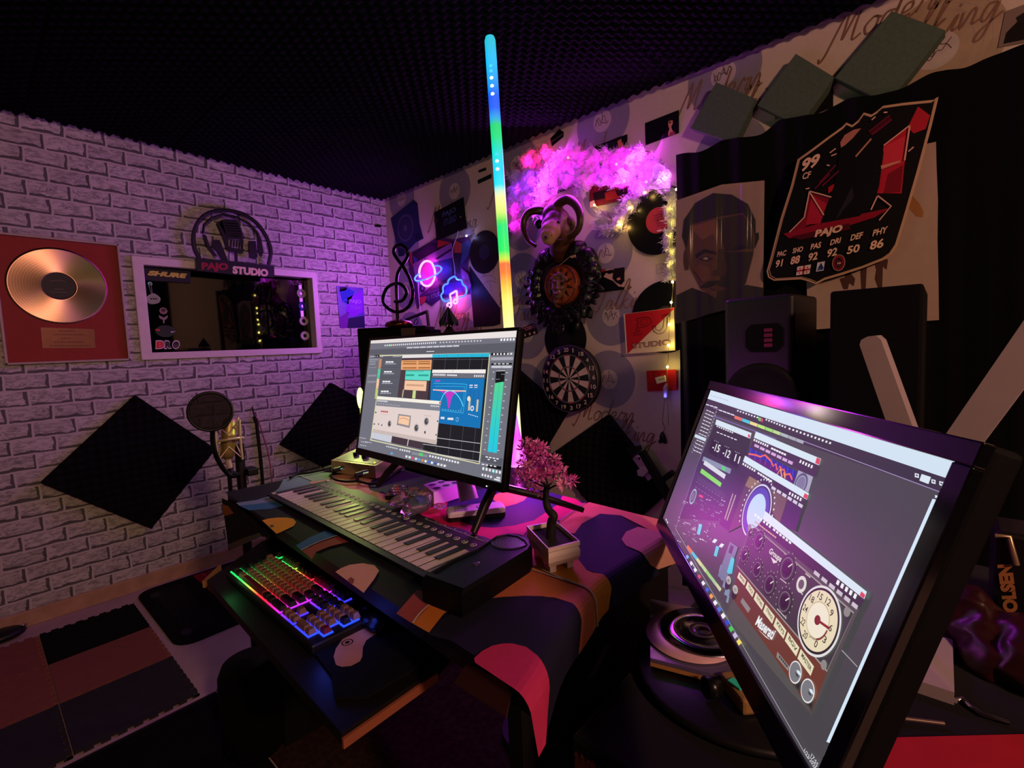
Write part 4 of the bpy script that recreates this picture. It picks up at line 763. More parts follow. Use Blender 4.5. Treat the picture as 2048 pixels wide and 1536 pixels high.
for pts, m_ in ((((690, 800, 1.80), (600, 800, 1.80), (520, 785, 1.80)), BLK), (((1100, 680, 1.82), (1200, 720, 1.83), (1250, 830, 1.84), (1200, 930, 1.83)), HB)):
    c = cr([RMP(*q) for q in pts], 5); n = len(c); g = G(); g.tube(c, [.004+.018*math.sin(math.pi*min(1, (i+.4)/n)) for i in range(n)], m_, 10); g.build('ear', t)
g = G(); g.sph(RMP(985, 770, 1.742), .0085, mat('#0a0604', .1), 12, 8); g.build('eye', t)
g = G(); g.sph(RMP(735, 1070, 1.682), (.0065, .005, .010), mat('#2a140c', .5), 10, 7, Matrix.Rotation(-.5, 3, 'Y')); g.build('nostril', t)
g = G(); g.tube(cr([RMP(850, 1030, 1.695), RMP(900, 1090, 1.735), RMP(1000, 1125, 1.755), RMP(1090, 1120, 1.78)], 4), .003, mat('#200e08', .6), 6); g.build('mouth', t)
# ------------------------------------------------------------------ carved plaque with a sun face
CKP = lambda x, y, d: WB.px(*ck(x, y), d)
t = thing('carved_plaque', CKP(750, 1440, .0), 'black carved leaf plaque with an orange sun face below the ram head', 'wall decoration')
cc = CKP(735, 890, .06); g = G(); random.seed(4); CB = mat('#0b0809', .3, spec=.45, noise=.2, scale=50)
c0 = CKP(790, 880, .03); RX, RZ = .195, .195
g.sph(c0, (RX*.86, .04, RZ*.92), CB, 24, 12)
for k in range(24):
    a = k*2*math.pi/24; g.sph(c0+V((math.cos(a)*RX*.80, -.02, math.sin(a)*RZ*.80)), (.034, .034, .034), CB, 10, 7)
for x, y, r in ((500, 460, .052), (620, 430, .04), (1010, 330, .058), (1120, 430, .05), (1230, 480, .045), (1260, 640, .05), (1180, 420, .05), (900, 380, .04), (400, 560, .04), (1080, 260, .03)): g.sph(CKP(x, y, .05), r*.8, CB, 10, 7)
for k in range(46):
    a = -math.pi*1.12+k*math.pi*1.25/45+random.uniform(-.05, .05); r = random.uniform(.72, .98); p = c0+V((math.cos(a)*RX*r, -.018-.03*(1-r), math.sin(a)*RZ*r))
    d = V((math.cos(a+random.uniform(-.7, .7)), -.15, math.sin(a+random.uniform(-.7, .7)))).normalized(); n = 7
    g.tube([p+d*.055*i/n for i in range(n+1)], [.002+.011*math.sin(math.pi*(i+.6)/(n+1.2)) for i in range(n+1)], CB, 8)
vs, fs = remesh(g, .0055, 1); vs = [V((p.x, min(p.y, B-.001), p.z)) for p in vs]; g = G(); g.add(vs, fs, CB, True)
for k in range(26):                                        # scrolls
    a = random.uniform(0, 6.28); r = random.uniform(.66, .92); p = c0+V((math.cos(a)*RX*r, -.045, math.sin(a)*RZ*r)); q = random.uniform(.010, .018)
    g.tube([p+V((math.cos(b*.55)*q*(1-b*.055), -.004-b*.0006, math.sin(b*.55)*q*(1-b*.055))) for b in range(16)], .0035, CB, 6)
g.build('carved_frame', t)
OR = mat('#8a3a1c', .4, noise=.3, scale=45); g = G(); c1 = CKP(728, 885, .088); g.lathe(c1+V((0, .05, 0)), (0, -1, 0), [(.001, 0), (.089, 0), (.092, .02), (.092, .044), (.086, .050), (.001, .048)], OR, 56); R1 = mat('#2a100c', .5); R2 = mat('#a05a30', .45, noise=.2)
for k in range(22):
    a = k*2*math.pi/22; u = V((math.cos(a), 0, math.sin(a))); w = V((-math.sin(a), 0, math.cos(a)))
    g.prism([c1+u*.044-w*.006, c1+u*.080, c1+u*.044+w*.006], V((0, -.003, 0)), R1 if k % 2 else R2)
g.tube([c1+V((math.cos(a*.2)*.087, -.001, math.sin(a*.2)*.087)) for a in range(31)], .0035, mat('#5a2a16', .4), 6); g.build('sun_disc', t)
g = G(); FB = mat('#6a4a34', .35, noise=.25, scale=60); f0 = CKP(700, 940, .095)
def fp(x, y, d=.0): return CKP(x, y, .095+d)
for x, y, d, r in ((705, 900, -.005, (.036, .028, .045)), (700, 1000, .0, (.028, .026, .034)), (695, 1070, .004, (.016, .018, .014)), (695, 880, .022, (.007, .010, .020)), (692, 945, .030, (.010, .010, .008)), (640, 930, .014, (.013, .012, .014)), (760, 930, .010, (.013, .012, .014)), (680, 1020, .024, (.012, .008, .004)), (680, 1035, .024, (.010, .008, .004)), (640, 830, .018, (.016, .010, .006)), (760, 830, .014, (.016, .010, .006)), (700, 1150, -.03, (.022, .03, .034)), (590, 960, -.02, (.012, .02, .05)), (830, 950, -.025, (.014, .02, .055))): g.sph(fp(x, y, d), r, FB, 12, 8)
for k in range(16): g.sph(fp(590+16*k, 790-70*math.sin(math.pi*k/15)+random.uniform(-20, 20), .012), random.uniform(.007, .012), FB, 8, 6)
vs, fs = remesh(g, .003, 2); g = G(); g.add(vs, fs, FB, True)
for x in (640, 762):
    g.sph(fp(x, 872, .016), (.0085, .006, .005), mat('#16100c', .3), 10, 6)
g.sph(fp(680, 1026, .030), (.010, .004, .0028), mat('#7a2a24', .4), 10, 6); g.build('face', t)
g = G(); g.tube([CKP(720, 570, .10), CKP(895, 425, .10)], .0012, mat('#b0906a'), 6); sheet(g, WB, [ck(900, 420), ck(980, 400), ck(988, 438), ck(912, 460)], .10, .003, mat('#a8886a')); g.build('hanging_tag', t)
# ------------------------------------------------------------------ treble clef on the left loudspeaker, tall LED tube, tree, boom
Y1 = 1.50; S1 = YP(Y1)
t = thing('loudspeaker', V((-2.08, 1.62, 0)), 'black loudspeaker on a stand behind the left monitor, under the treble clef', 'speaker')
a, b_ = S1.px(720, 657), S1.px(862, 655); zt = 1.185; ca = V((a.x+.19, Y1+.06, zt)); rz = Matrix.Rotation(.62, 3, 'Z')
g = G(); g.box((-2.15, 1.53, zt-.20), (.36, .18, .40), BLKM, rz, .006); g.build('cabinet', t)
g = G(); n_ = rz @ V((0, -1, 0)); pc = V((-2.15, 1.53, zt-.25))+n_*.091; g.lathe(pc, n_, [(.10, 0), (.098, .008), (.09, .004), (.03, -.02+.021), (.001, .004)], RUB, 36); g.build('woofer', t)
g = G(); g.cyl((-2.15, 1.56, .02), (-2.15, 1.56, zt-.40), .025, BLK); g.cyl((-2.15, 1.56, 0), (-2.15, 1.56, .025), .16, BLK, 32); g.build('stand', t)
t = thing('equipment_box', V((-1.78, 1.42, 0)), 'narrow black box with a brown side patch, right of the left loudspeaker', 'box'); zb = 1.155
g = G(); g.box((-1.80, 1.44, zb/2), (.10, .14, zb), BLKM, Matrix.Rotation(.5, 3, 'Z'), .004); g.build('body', t)
g = G(); sheet(g, YP(1.36), [z3(285, 1430), z3(410, 1425), z3(405, 1500), z3(290, 1500)], 0, .004, mat('#5a4038', .6)); g.build('patch', t)
CLP = YP(1.47); t = thing('treble_clef', CLP.px(*z3(260, 1415)), 'dark metal treble clef sculpture on a brass base, on the left loudspeaker', 'sculpture')
MTL = mat('#2a2026', .2, .9); pts = [(225, 1190), (290, 1180), (330, 1110), (300, 1050), (240, 1025), (160, 1060), (118, 1150), (140, 1230), (220, 1280), (300, 1270), (365, 1210), (387, 1110), (365, 1000), (310, 890), (250, 810), (215, 750), (228, 695), (285, 680), (335, 725), (335, 790), (290, 860), (252, 930), (240, 1020), (245, 1200), (250, 1385)]
c = [CLP.px(*z3(x, y), .01*math.sin(i*.5)) for i, (x, y) in enumerate(pts)]; g = G(); g.tube(cr(c, 6), .0085, MTL, 10); g.build('clef', t)
pb = CLP.px(*z3(262, 1412)); g = G(); g.lathe((pb.x, pb.y, zt), (0, 0, 1), [(.001, 0), (.068, 0), (.068, .012), (.062, .022), (.04, .028), (.02, .036), (.001, .038)], mat('#7a4420', .25, .9), 40); g.build('base', t)
t = thing('boom_stand', V((-1.95, 1.80, 0)), 'thin black angled boom stand between the treble clef and the tree', 'stand'); BP = YP(1.80); g = G()
e = BP.px(*z3(530, 1290)); g.tube([BP.px(*z3(230, 1390)), BP.px(*z3(520, 1277))], .010, BLK, 8); g.build('boom', t)
g = G(); g.tube([BP.px(*z3(515, 1270)), BP.px(*z3(530, 1420)), V((BP.px(*z3(530, 1420)).x, 1.80, .02))], .009, BLK, 8); q = BP.px(*z3(530, 1420)); g.cyl((q.x, 1.80, 0), (q.x, 1.80, .02), .10, BLK); g.build('pole', t)
g = G(); g.tube(cr([BP.px(*z3(x, y)) for x, y in ((395, 1390), (405, 1360), (425, 1350), (432, 1375), (418, 1395))], 5), .003, BLK, 6); g.tube([BP.px(*z3(425, 1350)), BP.px(*z3(430, 1312))], .002, BLK, 6); g.build('hook', t)
TP = YP(1.25); t = thing('artificial_tree', V((TP.px(*ne(590, 1300)).x, 1.25, 0)), 'slim black artificial tree behind the left monitor', 'tree'); apx = TP.px(*ne(590, 1135)); g = G(); random.seed(9)
for k in range(13):
    zz = apx.z-.040-k*.070; r = .036+k*.008; n = 9+k
    for j in range(n):
        a = j*2*math.pi/n+k; o_ = V((apx.x, 1.25, zz+.07)); tip = V((apx.x+math.cos(a)*r, 1.25+math.sin(a)*r, zz-.01)); s = V((-math.sin(a), math.cos(a), 0))*r*.36
        g.add([o_, tip-s+V((0, 0, .02)), tip, tip+s+V((0, 0, .02))], [[0, 1, 2], [0, 2, 3]], mat('#0b0d0c', .5))
g.add([apx, apx+V((.012, 0, -.04)), apx+V((0, .012, -.04)), apx+V((-.012, 0, -.04)), apx+V((0, -.012, -.04))], [[0, 1, 2], [0, 2, 3], [0, 3, 4], [0, 4, 1]], mat('#0b0d0c', .5)); g.build('branches', t)
g = G(); g.cyl((apx.x, 1.25, .0065), (apx.x, 1.25, apx.z-.05), .012, BLK); g.cyl((apx.x, 1.25, .0065), (apx.x, 1.25, .03), .09, BLK); g.build('trunk', t)
# LED tube lamp
TY = .945; LP_ = YP(TY); pt_, pbm = LP_.px(979.5, 72), LP_.px(1018, 655); ax = (pt_-pbm).normalized(); k0 = (pbm.z-.24)/ax.z; pb0 = pbm-ax*k0; LT = (pt_-pb0).length
t = thing('tube_lamp', V((pb0.x, pb0.y, 0)), 'tall glowing rainbow tube lamp standing behind the left monitor', 'floor lamp')
tm = bpy.data.materials.new('rainbow_tube'); tm.use_nodes = True; nt = tm.node_tree; bs = nt.nodes['Principled BSDF']; gp = nt.nodes.new('ShaderNodeNewGeometry'); sx = nt.nodes.new('ShaderNodeSeparateXYZ'); mr = nt.nodes.new('ShaderNodeMapRange'); rp_ = nt.nodes.new('ShaderNodeValToRGB')
nt.links.new(gp.outputs['Position'], sx.inputs[0]); nt.links.new(sx.outputs['Z'], mr.inputs['Value']); mr.inputs['From Min'].default_value = pbm.z; mr.inputs['From Max'].default_value = pt_.z
nt.links.new(mr.outputs[0], rp_.inputs['Fac']); nt.links.new(rp_.outputs['Color'], bs.inputs['Emission Color']); bs.inputs['Emission Strength'].default_value = 1.15; bs.inputs['Base Color'].default_value = (.1, .1, .1, 1); bs.inputs['Roughness'].default_value = .3
stops = [(655, '#fff6a0'), (600, '#ffe96a'), (575, '#ffc040'), (548, '#ff7a30'), (530, '#ff7038'), (522, '#c8e040'), (505, '#10e860'), (455, '#08e078'), (445, '#50e058'), (425, '#d8f078'), (398, '#f4f0a0'), (385, '#c8ecd0'), (372, '#18e0f0'), (345, '#10d0ff'), (300, '#00d8c0'), (275, '#08d880'), (250, '#10d070'), (235, '#20a0e0'), (215, '#1060f0'), (190, '#0858ff'), (160, '#0898ff'), (120, '#10b8f8'), (72, '#18b8d0')]
el = rp_.color_ramp.elements
for i, (y, c_) in enumerate(stops):
    f = (LP_.px(1000, y).z-pbm.z)/(pt_.z-pbm.z)
    e = el[i] if i < 2 else el.new(min(1, max(0, f)))
    e.position = min(1, max(0, f)); e.color = (*lin(c_), 1)
g = G(); R_ = .0138; g.lathe(pb0, ax, [(R_, 0), (R_, LT-.012), (R_*.8, LT-.003), (R_*.4, LT)], tm, 20); g.build('tube', t)
g = G(); g.cyl(pb0-ax*.22, pb0, .019, BLK); g.cyl((pb0.x, pb0.y, .0065), (pb0.x, pb0.y, .026), .085, BLK, 32); g.build('base', t)
for y in (133, 143, 157, 173, 189, 309, 323, 339):
    p = LP_.px(978+(y-72)*.066, y, R_*.62); s_ = 1.0 if y in (157, 173, 189, 323, 339) else .6; g = G(); g.sph(p, .0052+.0005*s_, mat('#c8f8ff' if s_ > .8 else '#50d8ff', .3, emit=2.2 if s_ > .8 else 1.1), 10, 7); g.build('led', t, 'bright point light inside the tube')
for y, c_, pw in ((620, (1, .85, .35), 1), (540, (1, .3, .08), .8), (480, (.02, 1, .25), .8), (410, (.9, 1, .4), .7), (350, (.02, .7, 1), .7), (265, (.02, 1, .35), .6), (180, (.02, .2, 1), .8), (100, (.03, .6, 1), .5)):
    light('tube_light', 'POINT', LP_.px(978+(y-72)*.066, y, -.035), c_, pw*PWT, .02)
# cone lamp behind the left monitor and a small green-yellow lamp
CY = .86; KP = YP(CY); ap, bs1 = KP.px(1034, 822), KP.px(1035, 930); hb = ap.z-bs1.z; rb = (KP.px(1052, 930)-KP.px(1019, 930)).length/2*.92
t = thing('cone_lamp', V((bs1.x, CY, DESK+.003)), 'glowing pink cone lamp between the left monitor and the bonsai', 'lamp')
cmn = bpy.data.materials.new('pink_cone'); cmn.use_nodes = True; nt = cmn.node_tree; bs = nt.nodes['Principled BSDF']; gp = nt.nodes.new('ShaderNodeNewGeometry'); sx = nt.nodes.new('ShaderNodeSeparateXYZ'); mr = nt.nodes.new('ShaderNodeMapRange'); rp_ = nt.nodes.new('ShaderNodeValToRGB')
nt.links.new(gp.outputs['Position'], sx.inputs[0]); nt.links.new(sx.outputs['Z'], mr.inputs['Value']); mr.inputs['From Min'].default_value = bs1.z; mr.inputs['From Max'].default_value = ap.z
nt.links.new(mr.outputs[0], rp_.inputs['Fac']); nt.links.new(rp_.outputs['Color'], bs.inputs['Emission Color']); bs.inputs['Emission Strength'].default_value = 1.0; bs.inputs['Base Color'].default_value = (.1, .1, .1, 1)
el = rp_.color_ramp.elements; el[0].position = 0; el[0].color = (*lin('#f098f0'), 1); el[1].position = 1; el[1].color = (*lin('#8a80e8'), 1)
for f, c_ in ((.06, '#f858f8'), (.35, '#ff50f8'), (.55, '#e828d8'), (.75, '#b070f0')): e = el.new(f); e.color = (*lin(c_), 1)
g = G(); g.lathe((bs1.x, CY, bs1.z), (0, 0, 1), [(rb, 0), (rb*.5, hb*.5), (.0012, hb)], cmn, 28); g.build('shade', t)
g = G(); g.cyl((bs1.x, CY, DESK+.003), (bs1.x, CY, bs1.z), rb*.95, BLK, 28); g.build('base', t)
light('cone_light', 'POINT', (bs1.x+.045, CY-.035, bs1.z+hb*.25), (1, .06, .9), PWK, .02); light('cone_tip_light', 'POINT', (bs1.x, CY+.06, bs1.z+hb*.7), (.25, .1, 1), PWK*.3, .02)
gl = YP(.84).px(721, 797); t = thing('capsule_lamp', V((gl.x, .84, DESK+.003)), 'small yellow-green capsule lamp behind the left edge of the monitor', 'lamp')
g = G(); g.sph(gl, (.011, .011, .036), mat('#f4ff9a', .3, emit=2), 14, 10); g.build('bulb', t); g = G(); g.cyl((gl.x, .84, DESK+.003), (gl.x, .84, DESK+.015), .04, BLK); g.cyl((gl.x, .84, DESK+.012), (gl.x, .84, gl.z-.03), .005, BLK); g.build('stem', t)
light('capsule_light', 'POINT', (gl.x-.02, .80, gl.z), (.85, 1, .25), PWG, .02)
# ================================================================== DESK, CLOTH, TRAY
DO = V((-1.354, .414, 0)); DU = V((.9976, -.0698, 0)); DV = V((.0698, .9976, 0)); DL, DD = .985, .50; UP = V((0, 0, 1))
DRT = Matrix.Rotation(-.0698, 3, 'Z')
def dk(s, t, z=0): return DO+DU*s+DV*t+UP*z
RB, SB0, HANG = .016, DL-.012, .075
def flare(t): return .062*max(0, (.235-max(t, 0))/.2)**1.4      # the cloth corner is pulled outwards at the front
def st(x, y):
    p = K(x, y, DESK-.001)-DO; s, t = p.dot(DU), p.dot(DV)
    if s > .85: s = .85+(s-.85)*(SB0-.85)/(SB0-.85+flare(t))
    return s, t
DKM = mat('#0d0c0c', .5, noise=.15)
t = thing('desk', dk(DL/2, DD/2), 'dark desk with a keyboard tray under a colourful tablecloth', 'desk')
g = G(); g.prism([dk(.004, DD-.004, DESK-.028), dk(.004, .004, DESK-.028), dk(DL-.006+flare(0), .004, DESK-.028)]+[dk(DL-.006+flare(q), q, DESK-.028) for q in (.03, .06, .1, .15, .2, .235)]+[dk(DL-.006, DD-.004, DESK-.028)], UP*.0255, DKM); g.build('tabletop', t)
for s, lb in ((.02, 0), (DL-.045, 1)): g = G(); g.obox(dk(s, .08, .0095), DU*.025, DV*(DD-.12), UP*(DESK-.038), DKM); g.build('side_panel', t)
g = G(); g.obox(dk(.045, DD-.06, .30), DU*(DL-.09), DV*.018, UP*(DESK-.329), DKM); g.build('back_panel', t)
TX0, TX1, TY0, TY1 = -1.10, -.515, .258, .52
g = G(); ea, eb = K(683, 1466, TRAY), K(872, 1335, TRAY)
g.prism([K(415, 1160, TRAY-.001), K(683, 1466, TRAY-.001), K(872, 1335, TRAY-.001), V((-.56, .52, TRAY-.001)), V((-1.2, .53, TRAY-.001)), V((-1.21, .44, TRAY-.001))], V((0, 0, -.016)), DKM); g.build('keyboard_tray', t)
g = G(); g.obox(ea+V((0, -.0005, -.018)), (eb-ea)*1.0, V((.004, .0, 0)), UP*.012, mat('#8a5038', .5)); g.build('tray_edge', t, 'worn light wood edge of the tray'); g = G(); g.obox(K(412, 1160, TRAY)+V((-.002, -.002, -.016)), K(445, 1128, TRAY)-K(412, 1160, TRAY), V((-.004, -.003, 0)), UP*.014, mat('#9a7048', .5)); g.build('tray_edge', t, 'worn light wood edge of the tray')
# tablecloth: flat pattern coordinates (s, t), bent over the right edge
CZ0 = DESK+.0002
def hang(t): return .028+.012*max(0, (.24-t)/.24)
def bend(s, t, off):
    f = flare(t); k = (SB0-.85+f)/(SB0-.85)
    if s <= .85: return dk(s, t, CZ0+off)
    if s <= SB0: return dk(.85+(s-.85)*k, t, CZ0+off)
    a = (s-SB0)/RB; e = SB0+f
    if a < math.pi/2: return dk(e+math.sin(a)*(RB+off), t, CZ0-RB+math.cos(a)*(RB+off))
    h = (s-SB0-RB*math.pi/2)/HANG*hang(t)
    return dk(e+RB+off+h*.08*math.sin(t*40+1), t, CZ0-RB-h)
cuts = [-.2, .85, SB0]+[SB0+RB*math.pi/2*k/5 for k in range(1, 6)]+[SB0+RB*math.pi/2+HANG*.5, SB0+RB*math.pi/2+HANG]
tcuts = [-.05]+[.02*k for k in range(1, 13)]+[DD]
def cloth(g, pts, off, c_):
    q = [p if isinstance(p, tuple) and p[0] < 10 else st(*p) for p in pts]
    q = clip(q, 1, DD, True)
    for a, b_ in zip(cuts[:-1], cuts[1:]):
        r = clip(clip(q, 0, a, False), 0, b_, True) if len(q) > 2 else []
        if len(r) < 3: continue
        if b_ <= .851: g.poly([bend(x, y, off) for x, y in r], c_); continue
        for u, w_ in zip(tcuts[:-1], tcuts[1:]):
            r2 = clip(clip(r, 1, u, False), 1, w_, True)
            if len(r2) > 2: g.poly([bend(x, y, off) for x, y in r2], c_)
CL = lambda c_: mat(c_, .75, spec=.2, noise=.05, scale=120)
SE = SB0+RB*math.pi/2+HANG
def tt(x, y): return st(x, y)[1]
NAVY, BLKC, PEA = CL('#17173a'), CL('#0e0e13'), CL('#c08a68')
g = G(); cloth(g, [(0, 0), (SE, 0), (SE, DD), (0, DD)], 0, BLKC)
def Q(f, *p): return [f(*x) for x in p]
L_ = []
def cp(c_, pts): L_.append((c_, pts))
cp(CL('#688084'), Q(mc, (535, 998), (700, 975), (800, 945), (880, 880), (915, 812), (1030, 768), (1240, 742), (1330, 790), (1320, 870), (1100, 900), (860, 1000), (700, 1012), (560, 1022)))
cp(CL('#2a6276'), Q(mc, (560, 1022), (700, 1008), (860, 990), (930, 1020), (800, 1050), (640, 1060)))
cp(PEA, Q(pn, (560, 150), (660, 90), (900, 60), (1300, 40), (1700, 60), (1900, 250), (1950, 420), (1640, 470), (1350, 420), (980, 260), (700, 200)))
cp(CL('#7a9a78'), Q(pn, (430, 70), (620, 140), (800, 110), (820, 40), (560, 20)))
cp(CL('#1b1b28'), Q(pn, (1230, 180), (1280, 120), (1500, 60), (1900, 20), (2100, 120), (1800, 260), (1560, 300), (1420, 285), (1250, 235)))
cp(CL('#c81a5c'), Q(k1, (860, 372), (960, 330), (1130, 290), (1400, 230), (1700, 200), (1830, 260), (1950, 330), (1780, 440), (1620, 480), (1560, 560), (1300, 560), (1000, 440)))
cp(CL('#1c1450'), Q(k1, (1125, 345), (1140, 300), (1250, 255), (1400, 230), (1600, 215), (1750, 240), (1822, 280), (1800, 330), (1650, 430), (1530, 462), (1400, 475), (1280, 465), (1180, 420)))
cp(CL('#c87048'), Q(k1, (1390, 290), (1440, 265), (1500, 252), (1570, 256), (1612, 285), (1590, 310), (1540, 332), (1460, 352)))
tgh, thi, tij, tjk = tt(1272, 1098), tt(1200, 1150), tt(1165, 1178), tt(1122, 1200)
cp(CL('#e08a66'), Q(rt, (1560, 275), (1860, 62), (1950, 30))+[(SE-.13, DD), (SE, DD), (SE, tgh+.03)]+Q(rt, (2300, 200), (2048, 180), (1830, 300), (1740, 420), (1600, 400)))
cp(NAVY, Q(rt, (1740, 420), (1830, 300), (2048, 180), (2300, 200))+[(SB0, tgh+.03), (SE, tgh+.02), (SE, thi), (SB0, thi)]+Q(rt, (1950, 880), (1890, 860), (1760, 700)))
cp(CL('#c07a1e'), Q(rt, (1110, 822), (1180, 640), (1250, 500), (1300, 470), (1700, 560), (1760, 700), (1890, 868), (1960, 895))+[(SB0, thi), (SE, thi-.008), (SE, tij-.012), (SB0, tij)]+Q(rt, (1800, 1060), (1600, 990)))
cp(CL('#b0603e'), Q(rt, (1110, 830), (1600, 998), (1800, 1068))+[(SB0, tij), (SE, tij-.012), (SE, tjk-.02), (SB0, tjk)]+Q(rt, (1500, 1200), (1380, 1190), (1000, 1190), (640, 1230), (520, 1260), (560, 1180)))
cp(CL('#151528'), Q(cl, (270, 610), (350, 510), (450, 450), (580, 390), (700, 355), (800, 345), (950, 337), (1080, 340), (1180, 362))+[(SB0, tjk), (SE, tjk-.02), (SE, -.0), (SB0*.93, 0)])
tl1 = tt(1069, 1318); PKD = CL('#b42a56'); cp(PKD, Q(cl, (600, 832), (595, 800), (650, 750), (720, 712), (790, 697), (860, 695), (960, 720), (1005, 755))+[(SB0, tl1), (SE, .012), (SE, -.004), (SB0, -.010)])
cp(CL('#dc9226'), Q(pn, (25, 590), (100, 570), (200, 558), (300, 558), (380, 572), (412, 610), (385, 655), (290, 700), (190, 745))); cp(CL('#5a5450'), Q(pn, (108, 645), (150, 640), (165, 655), (150, 670), (122, 672)))
cp(CL('#2a5c8c'), Q(pn, (410, 880), (560, 790), (740, 712), (880, 768), (640, 850), (470, 935))); cp(CL('#863634'), Q(pn, (480, 945), (640, 862), (890, 775), (1010, 840), (800, 890), (640, 955), (590, 1045), (540, 990)))
cp(CL('#c89684'), Q(k1, (455, 748), (490, 725), (540, 705), (620, 695), (690, 708), (718, 740), (690, 790), (625, 876))); cp(CL('#7c3044'), Q(k1, (528, 795), (550, 780), (570, 795), (562, 820), (545, 822)))
cp(CL('#903c3e'), Q(cl, (45, 468), (190, 300), (360, 340), (160, 540))); cp(CL('#b86c2a'), Q(cl, (162, 540), (362, 340), (520, 380), (380, 470), (275, 605)))
cp(CL('#c89480'), Q(lambda x, y: (x, y), (1243, 1083), (1252, 1068), (1276, 1058))+[(SB0, tt(1298, 1062)), (SE, tt(1298, 1064)), (SE-.03, tt(1284, 1092)), (SB0+.015, tt(1270, 1106))]+Q(lambda x, y: (x, y), (1252, 1096), ))
for i, (c_, pts) in enumerate(L_): cloth(g, pts, .0004+.00012*i+(.0032 if c_ is PKD else 0), c_)
WL_ = CL('#b8a0a0')
def cline(pts, wd, zz=.0036):
    p = [bend(*(q if q[0] < 10 else st(*q)), zz) for q in pts]; g.rib(p, wd, UP, WL_, 4)
cline(Q(pn, (0, 385), (120, 360), (230, 330)), .0022); cline(Q(pn, (445, 75), (520, 100), (610, 140)), .0022); cline(Q(pn, (470, 942), (640, 858), (880, 770)), .0022); cline(Q(rt, (1560, 275), (1700, 175), (1868, 58)), .0025); cline(Q(rt, (1110, 826), (1300, 895), (1600, 994), (1720, 1040)), .0028); cline(Q(cl, (160, 540), (230, 450), (355, 348)), .0026); cline(Q(pn, (1600, 470), (1700, 450), (1760, 430)), .002)
e_ = [bend(s, tij, .003) for s in [SB0-.06, SB0-.03, SB0-.01]+cuts[1:]]; g.tube(e_, .0014, WL_, 6); cline([st(*rt(1720, 1040)), (SB0-.06, tij)], .0028)
# front drops
FP = Pl(dk(0, -.0015), -DV, DU); dr = [FP.px(*mc(*q)) for q in ((425, 956), (545, 1012), (840, 1272), (720, 1262), (600, 1325), (482, 1378))]
g.prism(dr, -DV*.002, BLKC); g.pp(FP, Q(mc, (425, 1005), (470, 1018), (516, 1078), (435, 1102)), .003, CL('#c07a2c')); g.pp(FP, Q(mc, (470, 1330), (600, 1275), (720, 1235), (745, 1262), (600, 1325), (484, 1375)), .003, CL('#6c6258'))
g.prism([FP.px(*q, .002) for q in ((935, 1325), (1010, 1362), (1024, 1385), (1014, 1433), (910, 1365))], -DV*.0015, CL('#4a2a22'))
g.build('tablecloth', label='abstract patterned tablecloth with navy, pink and orange shapes over the desk', cat='tablecloth')
# desk pad on the tray with a pale print, mouse
PDZ = TRAY+.0005; g = G(); g.prism([K(x, y, PDZ) for x, y in (k2(1010, 935), k2(1120, 830), k2(1600, 760), (868, 1318), k2(1420, 1440), k2(1150, 1450), k2(1120, 1250), k2(950, 1030))], UP*.003, mat('#0d0d10', .85, spec=.1))
HP_ = HZ(PDZ+.0034); g.poly([HP_.px(*k2(*q)) for q in ((1140, 1080), (1160, 1010), (1260, 870), (1360, 815), (1440, 830), (1510, 880), (1420, 940), (1390, 1000), (1385, 1080), (1365, 1120), (1290, 1160), (1210, 1168), (1160, 1150))], mat('#b07a58', .7))
c = HP_.px(*k2(1258, 960)); g.disc(HP_, c, .0085, .0004, BLK, 24, r0=.0068); g.disc(HP_, c, .0035, .0004, BLK, 16)
g.build('mouse_pad', label='black mouse pad with a peach rounded print on the keyboard tray', cat='mouse pad')
t = thing('computer_mouse', K(*k2(1500, 800), PDZ+.004), 'black mouse beside the keyboard at the back of the mouse pad', 'mouse'); p = K(*k2(1490, 800), PDZ+.0035); g = G()
for d, r in (((-.018, -.006, .008), (.024, .018, .0115)), ((.012, .004, .009), (.026, .018, .013)), ((0, 0, .005), (.038, .019, .008))): g.sph(p+V(d), r, BLK, 14, 9, Matrix.Rotation(-.3, 3, 'Z'))
v_, f_ = remesh(g, .003, 2); v_ = [V((q.x, q.y, max(q.z, PDZ+.0035))) for q in v_]; g = G(); g.add(v_, f_, mat('#0a0a0b', .25), True); g.build('body', t); g = G(); g.cyl(p+V((-.024, -.006, .018)), p+V((-.022, .000, .018)), .004, mat('#3a3a40', .3), 12); g.build('scroll_wheel', t)
# ------------------------------------------------------------------ gaming keyboard
KO = V((-1.050, .312, TRAY+.001)); KU = V((.9996, -.026, 0)).normalized(); KV = V((.026, .9996, 0)).normalized(); KL, KD = .372, .114; KN = 22.6; pit = KL*.97/KN
kb = thing('gaming_keyboard', KO+KU*KL/2+KV*KD/2, 'full-size keyboard with rainbow backlit keys on the pulled-out tray', 'keyboard')
def kp(s, t, z=0): return KO+KU*s+KV*t+UP*z
KR = Matrix.Rotation(-.026, 3, 'Z')
g = G(); g.box(kp(KL/2, KD/2+.002, .008), (KL, KD+.006, .016), BLK, KR, .004); g.build('case', kb)
pm = bpy.data.materials.new('rainbow_backlight'); pm.use_nodes = True; nt = pm.node_tree; bs = nt.nodes['Principled BSDF']; gp = nt.nodes.new('ShaderNodeNewGeometry'); dt = nt.nodes.new('ShaderNodeVectorMath'); dt.operation = 'DOT_PRODUCT'; dt.inputs[1].default_value = KU/KL
